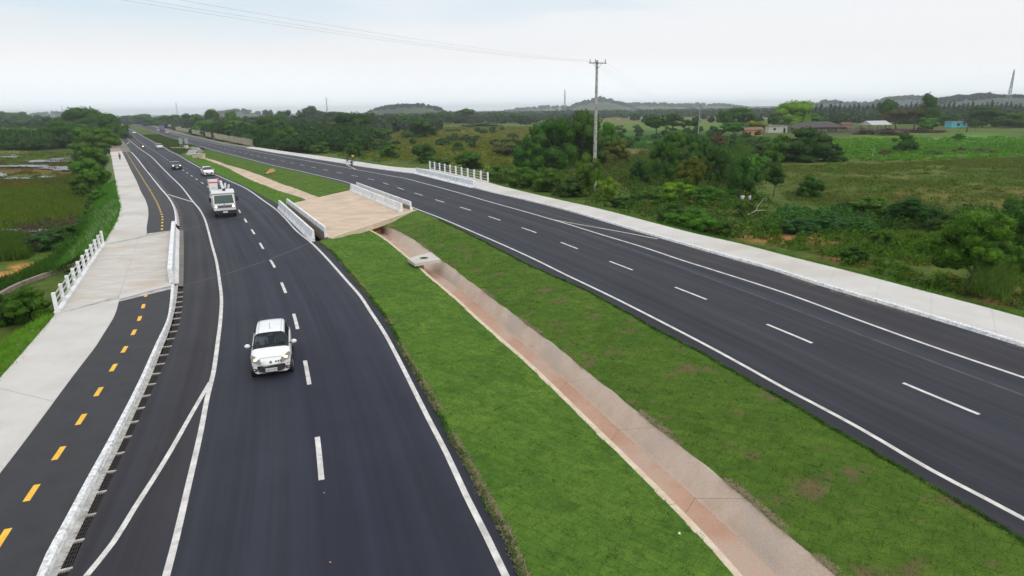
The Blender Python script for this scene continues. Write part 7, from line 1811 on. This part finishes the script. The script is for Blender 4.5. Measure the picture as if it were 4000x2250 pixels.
# dry litter along the road edge and kerb
M['dry'] = plain('dry_grass', (0.26,0.20,0.13), .95)
def litter_band(pl, off0, off1, n, seed, z, hmin, hmax, wid):
    g = np.random.default_rng(seed); L = arclen(pl); V = []; s = g.uniform(0, L[-1], n); cl_ = vnoise(s / 2.2, s * 0, seed); s = s[cl_ > .52]
    Ln = np.array(L); X3 = np.array([[p.x, p.y] for p in pl]); x = np.interp(s, Ln, X3[:, 0]); y = np.interp(s, Ln, X3[:, 1]); x2 = np.interp(s + .4, Ln, X3[:, 0]) - x; y2 = np.interp(s + .4, Ln, X3[:, 1]) - y
    l_ = np.hypot(x2, y2) + 1e-9; o_ = g.uniform(off0, off1, len(s)); P = np.c_[x + y2 / l_ * o_, y - x2 / l_ * o_]
    n = len(P) * 6; idx = np.repeat(np.arange(len(P)), 6); b = np.c_[P[idx] + g.normal(size=(n, 2)) * .04, np.full(n, z)]; a = g.uniform(0, 6.28, n); h = g.uniform(hmin, hmax, n)
    s_ = np.c_[np.cos(a), np.sin(a), np.zeros(n)] * wid; tip = b + np.c_[-np.sin(a) * h, np.cos(a) * h, h * .3]
    V = np.stack([b - s_, b + s_, tip], 1).reshape(-1, 3); o = obj('dry_debris', npmesh('dry_debris', V, np.arange(3*n).reshape(-1, 3), M['dry'], True)); o['kind'] = 'stuff'
r2n = cut(r2, r2[0], G(1240,945))
litter_band(r2n, -.02, .16, 4200, 90, .03, .04, .11, .009)
litter_band(cut(k1, k1[0], G(2000,766)), -.30, -.05, 3000, 91, .004, .03, .10, .008)
litter_band(m4, -.02, .22, 3600, 92, ZL + .02, .04, .12, .012)

# ---------------------------------------------------------------- far woods and hills
def forest(name, spots, color, seed, leaves=26, lf=.42):
    """spots: x, y, radius, height of each crown"""
    g = np.random.default_rng(seed); S_ = np.array(spots); ok_ = offroad(S_)
    for dx_, dy_ in ((1,0),(-1,0),(0,1),(0,-1)): ok_ &= offroad(S_[:, :2] + np.array((dx_, dy_)) * (S_[:, 2:3] + 4))
    S_ = S_[ok_]; k = len(S_); idx = np.repeat(np.arange(k), leaves); d = unit(len(idx), g)
    d[:, 2] = np.abs(d[:, 2]) * 1.0
    q = np.c_[S_[idx, 0], S_[idx, 1], S_[idx, 4] + S_[idx, 3] * .25] + d * np.c_[S_[idx, 2], S_[idx, 2], S_[idx, 3] * .75] * g.uniform(.7, 1.05, len(idx))[:, None]
    V, Q = leaf_quads(q, d, S_[idx, 2] * lf, g, .8)
    # inner mass: a lumpy dome under each crown
    n = 8; t = np.linspace(0, 2*np.pi, n, endpoint=False); ring = np.c_[np.cos(t), np.sin(t)]; Ls_ = []
    for zf, rf in ((0, .45), (.3, .78), (.62, .74), (.82, .45), (.92, .08)):
        c3 = np.zeros((k, n, 3)); rr_ = S_[:, None, 2:3] * rf * g.uniform(.75, 1.15, (k, n, 1)); c3[..., :2] = S_[:, None, :2] + ring[None] * rr_; c3[..., 2] = S_[:, None, 4] + S_[:, None, 3] * zf * g.uniform(.92, 1.05, (k, n)); Ls_.append(c3.reshape(-1, 3))
    n0 = len(V); V = np.vstack([V, *Ls_]); a = (np.arange(k)[:, None] * n + np.arange(n)); b_ = (np.arange(k)[:, None] * n + (np.arange(n) + 1) % n)
    q1 = np.concatenate([np.stack([a, b_, b_ + k*n, a + k*n], -1).reshape(-1, 4) + n0 + l_ * k * n for l_ in range(4)]); q2 = q1[:0]
    Q = np.vstack([Q, q1, q2]); return stuffobj(name, V, Q, color)
def band(px0, px1, d0, d1, n, r0, r1, h0, h1, seed, zf=None):
    g = np.random.default_rng(seed); o = []
    for i in range(n):
        px = g.uniform(px0, px1); d = d0 * (d1 / d0) ** g.uniform(); p = D(px, yh(px), d); o.append((p.x, d, g.uniform(r0, r1), g.uniform(h0, h1), ZG if zf is None else zf(p.x, d)))
    return o
far_c = (0.046, 0.078, 0.040)  # far trees tinted bluish: distance haze put into the leaf colour
forest('far_woodland', band(1500, 4300, 900, 2600, 1500, 7, 13, 6, 10, 1), far_c, 1, 50, .3)
forest('far_woodland', band(3050, 4300, 470, 900, 420, 5, 8, 5, 9, 21), far_c, 21, 80, .24)
forest('far_woodland', band(1500, 2300, 620, 900, 120, 4, 7, 4, 7.5, 22), far_c, 22, 120, .2)
forest('far_woodland', band(-500, 1700, 380, 1300, 1100, 4, 8, 5, 10, 2), far_c, 2, 60, .28)
forest('far_woodland', band(-400, 300, 240, 420, 260, 3.5, 6, 4.5, 8, 3), (0.044,0.100,0.022), 3, 260, .13)
forest('far_woodland', band(700, 1420, 200, 420, 260, 3.5, 6, 4, 8.5, 4), (0.036,0.088,0.020), 4, 260, .13)
forest('far_woodland', band(3150, 4300, 400, 600, 200, 4, 7, 4, 8, 5), (0.036,0.080,0.026), 5, 130, .18)
forest('far_woodland', band(2000, 3150, 500, 900, 34, 3, 5, 3.5, 6, 6), (0.026,0.048,0.024), 6, 50)
forest('scattered_bushes', band(1450, 3000, 170, 420, 120, 1.2, 3, 1.2, 3, 7), (0.042,0.095,0.024), 7, 90, .2)
forest('far_woodland', band(420, 760, 420, 900, 160, 4, 7, 6, 9, 8), far_c, 8, 120, .2)
# planted row of slim trees before the white building
row = []
for i in range(46):
    px = 3150 + i * 18.5; d = 560 + (i % 3) * 6; p = D(px, 430, d); row.append((p.x, d, 2.0, 12.5 + (i % 4) * .8, ZG))
forest('tree_row', row, (0.034,0.054,0.040), 11, 40)
M['hillgrass'] = surf('hill_grass', (0.060,0.085,0.040),(0.085,0.100,0.050),0.02,(0.035,0.055,0.03),0.006,rough=1,bscale=.15,fine=.3,bmp=0)
M['hillwood'] = surf('hill_wood', (0.050,0.066,0.062),(0.070,0.086,0.074),0.02,rough=1,bscale=.12,fine=.45,bmp=0)  # lightened and blued, so part of the haze is in the colour
def hill(px, dist, wpx, ytop, m, seed, depth=.7, ntree=60, flat=1.0):
    c = D(px, yh(px), dist); hw_ = wpx / 2 / F * dist; h = D(px, ytop, dist).z - ZG
    g = np.random.default_rng(seed); n1_, n2_ = 60, 24; vs = []; 
    ux = np.linspace(-1, 1, n1_); uy = np.linspace(-1, 1, n2_); UX, UY = np.meshgrid(ux, uy)
    prof = np.clip(1 - (np.abs(UX) ** (1.8 * flat)), 0, 1) * np.clip(1 - UY ** 2, 0, 1); rgh = 1 + .16 * (vnoise(UX * 4 + seed * 7, UY * 3, seed) - .5) + .08 * (vnoise(UX * 14 + seed, UY * 9, seed + 1) - .5)
    Zh = ZG - 1 + (h + 1) * prof * rgh; Xh = c.x + UX * hw_; Yh = dist + UY * hw_ * depth
    V = np.stack([Xh, Yh, Zh], -1).reshape(-1, 3); idx = np.arange(n1_*n2_).reshape(n2_, n1_); Q = np.stack([idx[:-1,:-1], idx[:-1,1:], idx[1:,1:], idx[1:,:-1]], -1).reshape(-1, 4)
    me_ = npmesh('hill', V, Q, m); me_.polygons.foreach_set('use_smooth', [True]*len(Q)); o = obj('hill', me_); o['kind'] = 'structure'
    sp = []
    for k in range(ntree):
        x = g.uniform(-.95, .95); y = g.uniform(-.4, .2); i = int((x + 1) / 2 * (n1_ - 1)); j = int((y + 1) / 2 * (n2_ - 1)); s = dist / 1500
        sp.append((c.x + x * hw_, dist + y * hw_ * depth, g.uniform(3, 7) * s, g.uniform(4, 8) * s, Zh[j, i] - 1))
    if ntree: forest('hill_trees', sp, (0.048,0.066,0.060), seed, 30)  # tree tint greyed towards blue as painted haze
hill(1590, 1400, 360, 414, M['hillgrass'], 1, ntree=90, flat=1.6)
hill(2340, 2300, 300, 393, M['hillgrass'], 2, ntree=120)
hill(2520, 2600, 420, 411, M['hillgrass'], 3, ntree=120, flat=1.3)
hill(2720, 2800, 400, 414, M['hillgrass'], 4, ntree=100, flat=1.3)
hill(2150, 3000, 360, 424, M['hillgrass'], 14, ntree=60, flat=1.3)
hill(3240, 1900, 220, 401, M['hillwood'], 5, ntree=80)
hill(3330, 2100, 300, 407, M['hillwood'], 6, ntree=80, flat=1.3)
hill(3540, 1800, 360, 384, M['hillwood'], 7, ntree=200, flat=1.3)
hill(3830, 1100, 520, 378, M['hillwood'], 8, ntree=420, flat=1.8)
hill(4150, 1200, 500, 374, M['hillwood'], 9, ntree=260, flat=1.6)
hill(930, 2000, 300, 437, M['hillgrass'], 10, ntree=60)
hill(200, 2600, 300, 446, M['hillgrass'], 11, ntree=60)
hill(2000, 4200, 1500, 431, M['hillwood'], 12, ntree=0, flat=2.5)
hill(3000, 4500, 1600, 414, M['hillwood'], 13, ntree=0, flat=2.5)
hill(700, 4200, 1700, 449, M['hillwood'], 15, ntree=0, flat=2.5)

# ---------------------------------------------------------------- haze
hz = MB().box((-5500, -60, -6), (6500, 6500, 62)).build('haze', bpy.data.materials.new('haze')); hz['kind'] = 'stuff'
m = hz.data.materials[0]; m.use_nodes = True; nt = m.node_tree; nt.nodes.clear()
vo = nt.nodes.new('ShaderNodeVolumePrincipled'); vo.inputs['Color'].default_value = (0.88,0.945,1.0,1); vo.inputs['Density'].default_value = 0.00021; vo.inputs['Anisotropy'].default_value = 0.6
ou = nt.nodes.new('ShaderNodeOutputMaterial'); nt.links.new(vo.outputs[0], ou.inputs['Volume'])
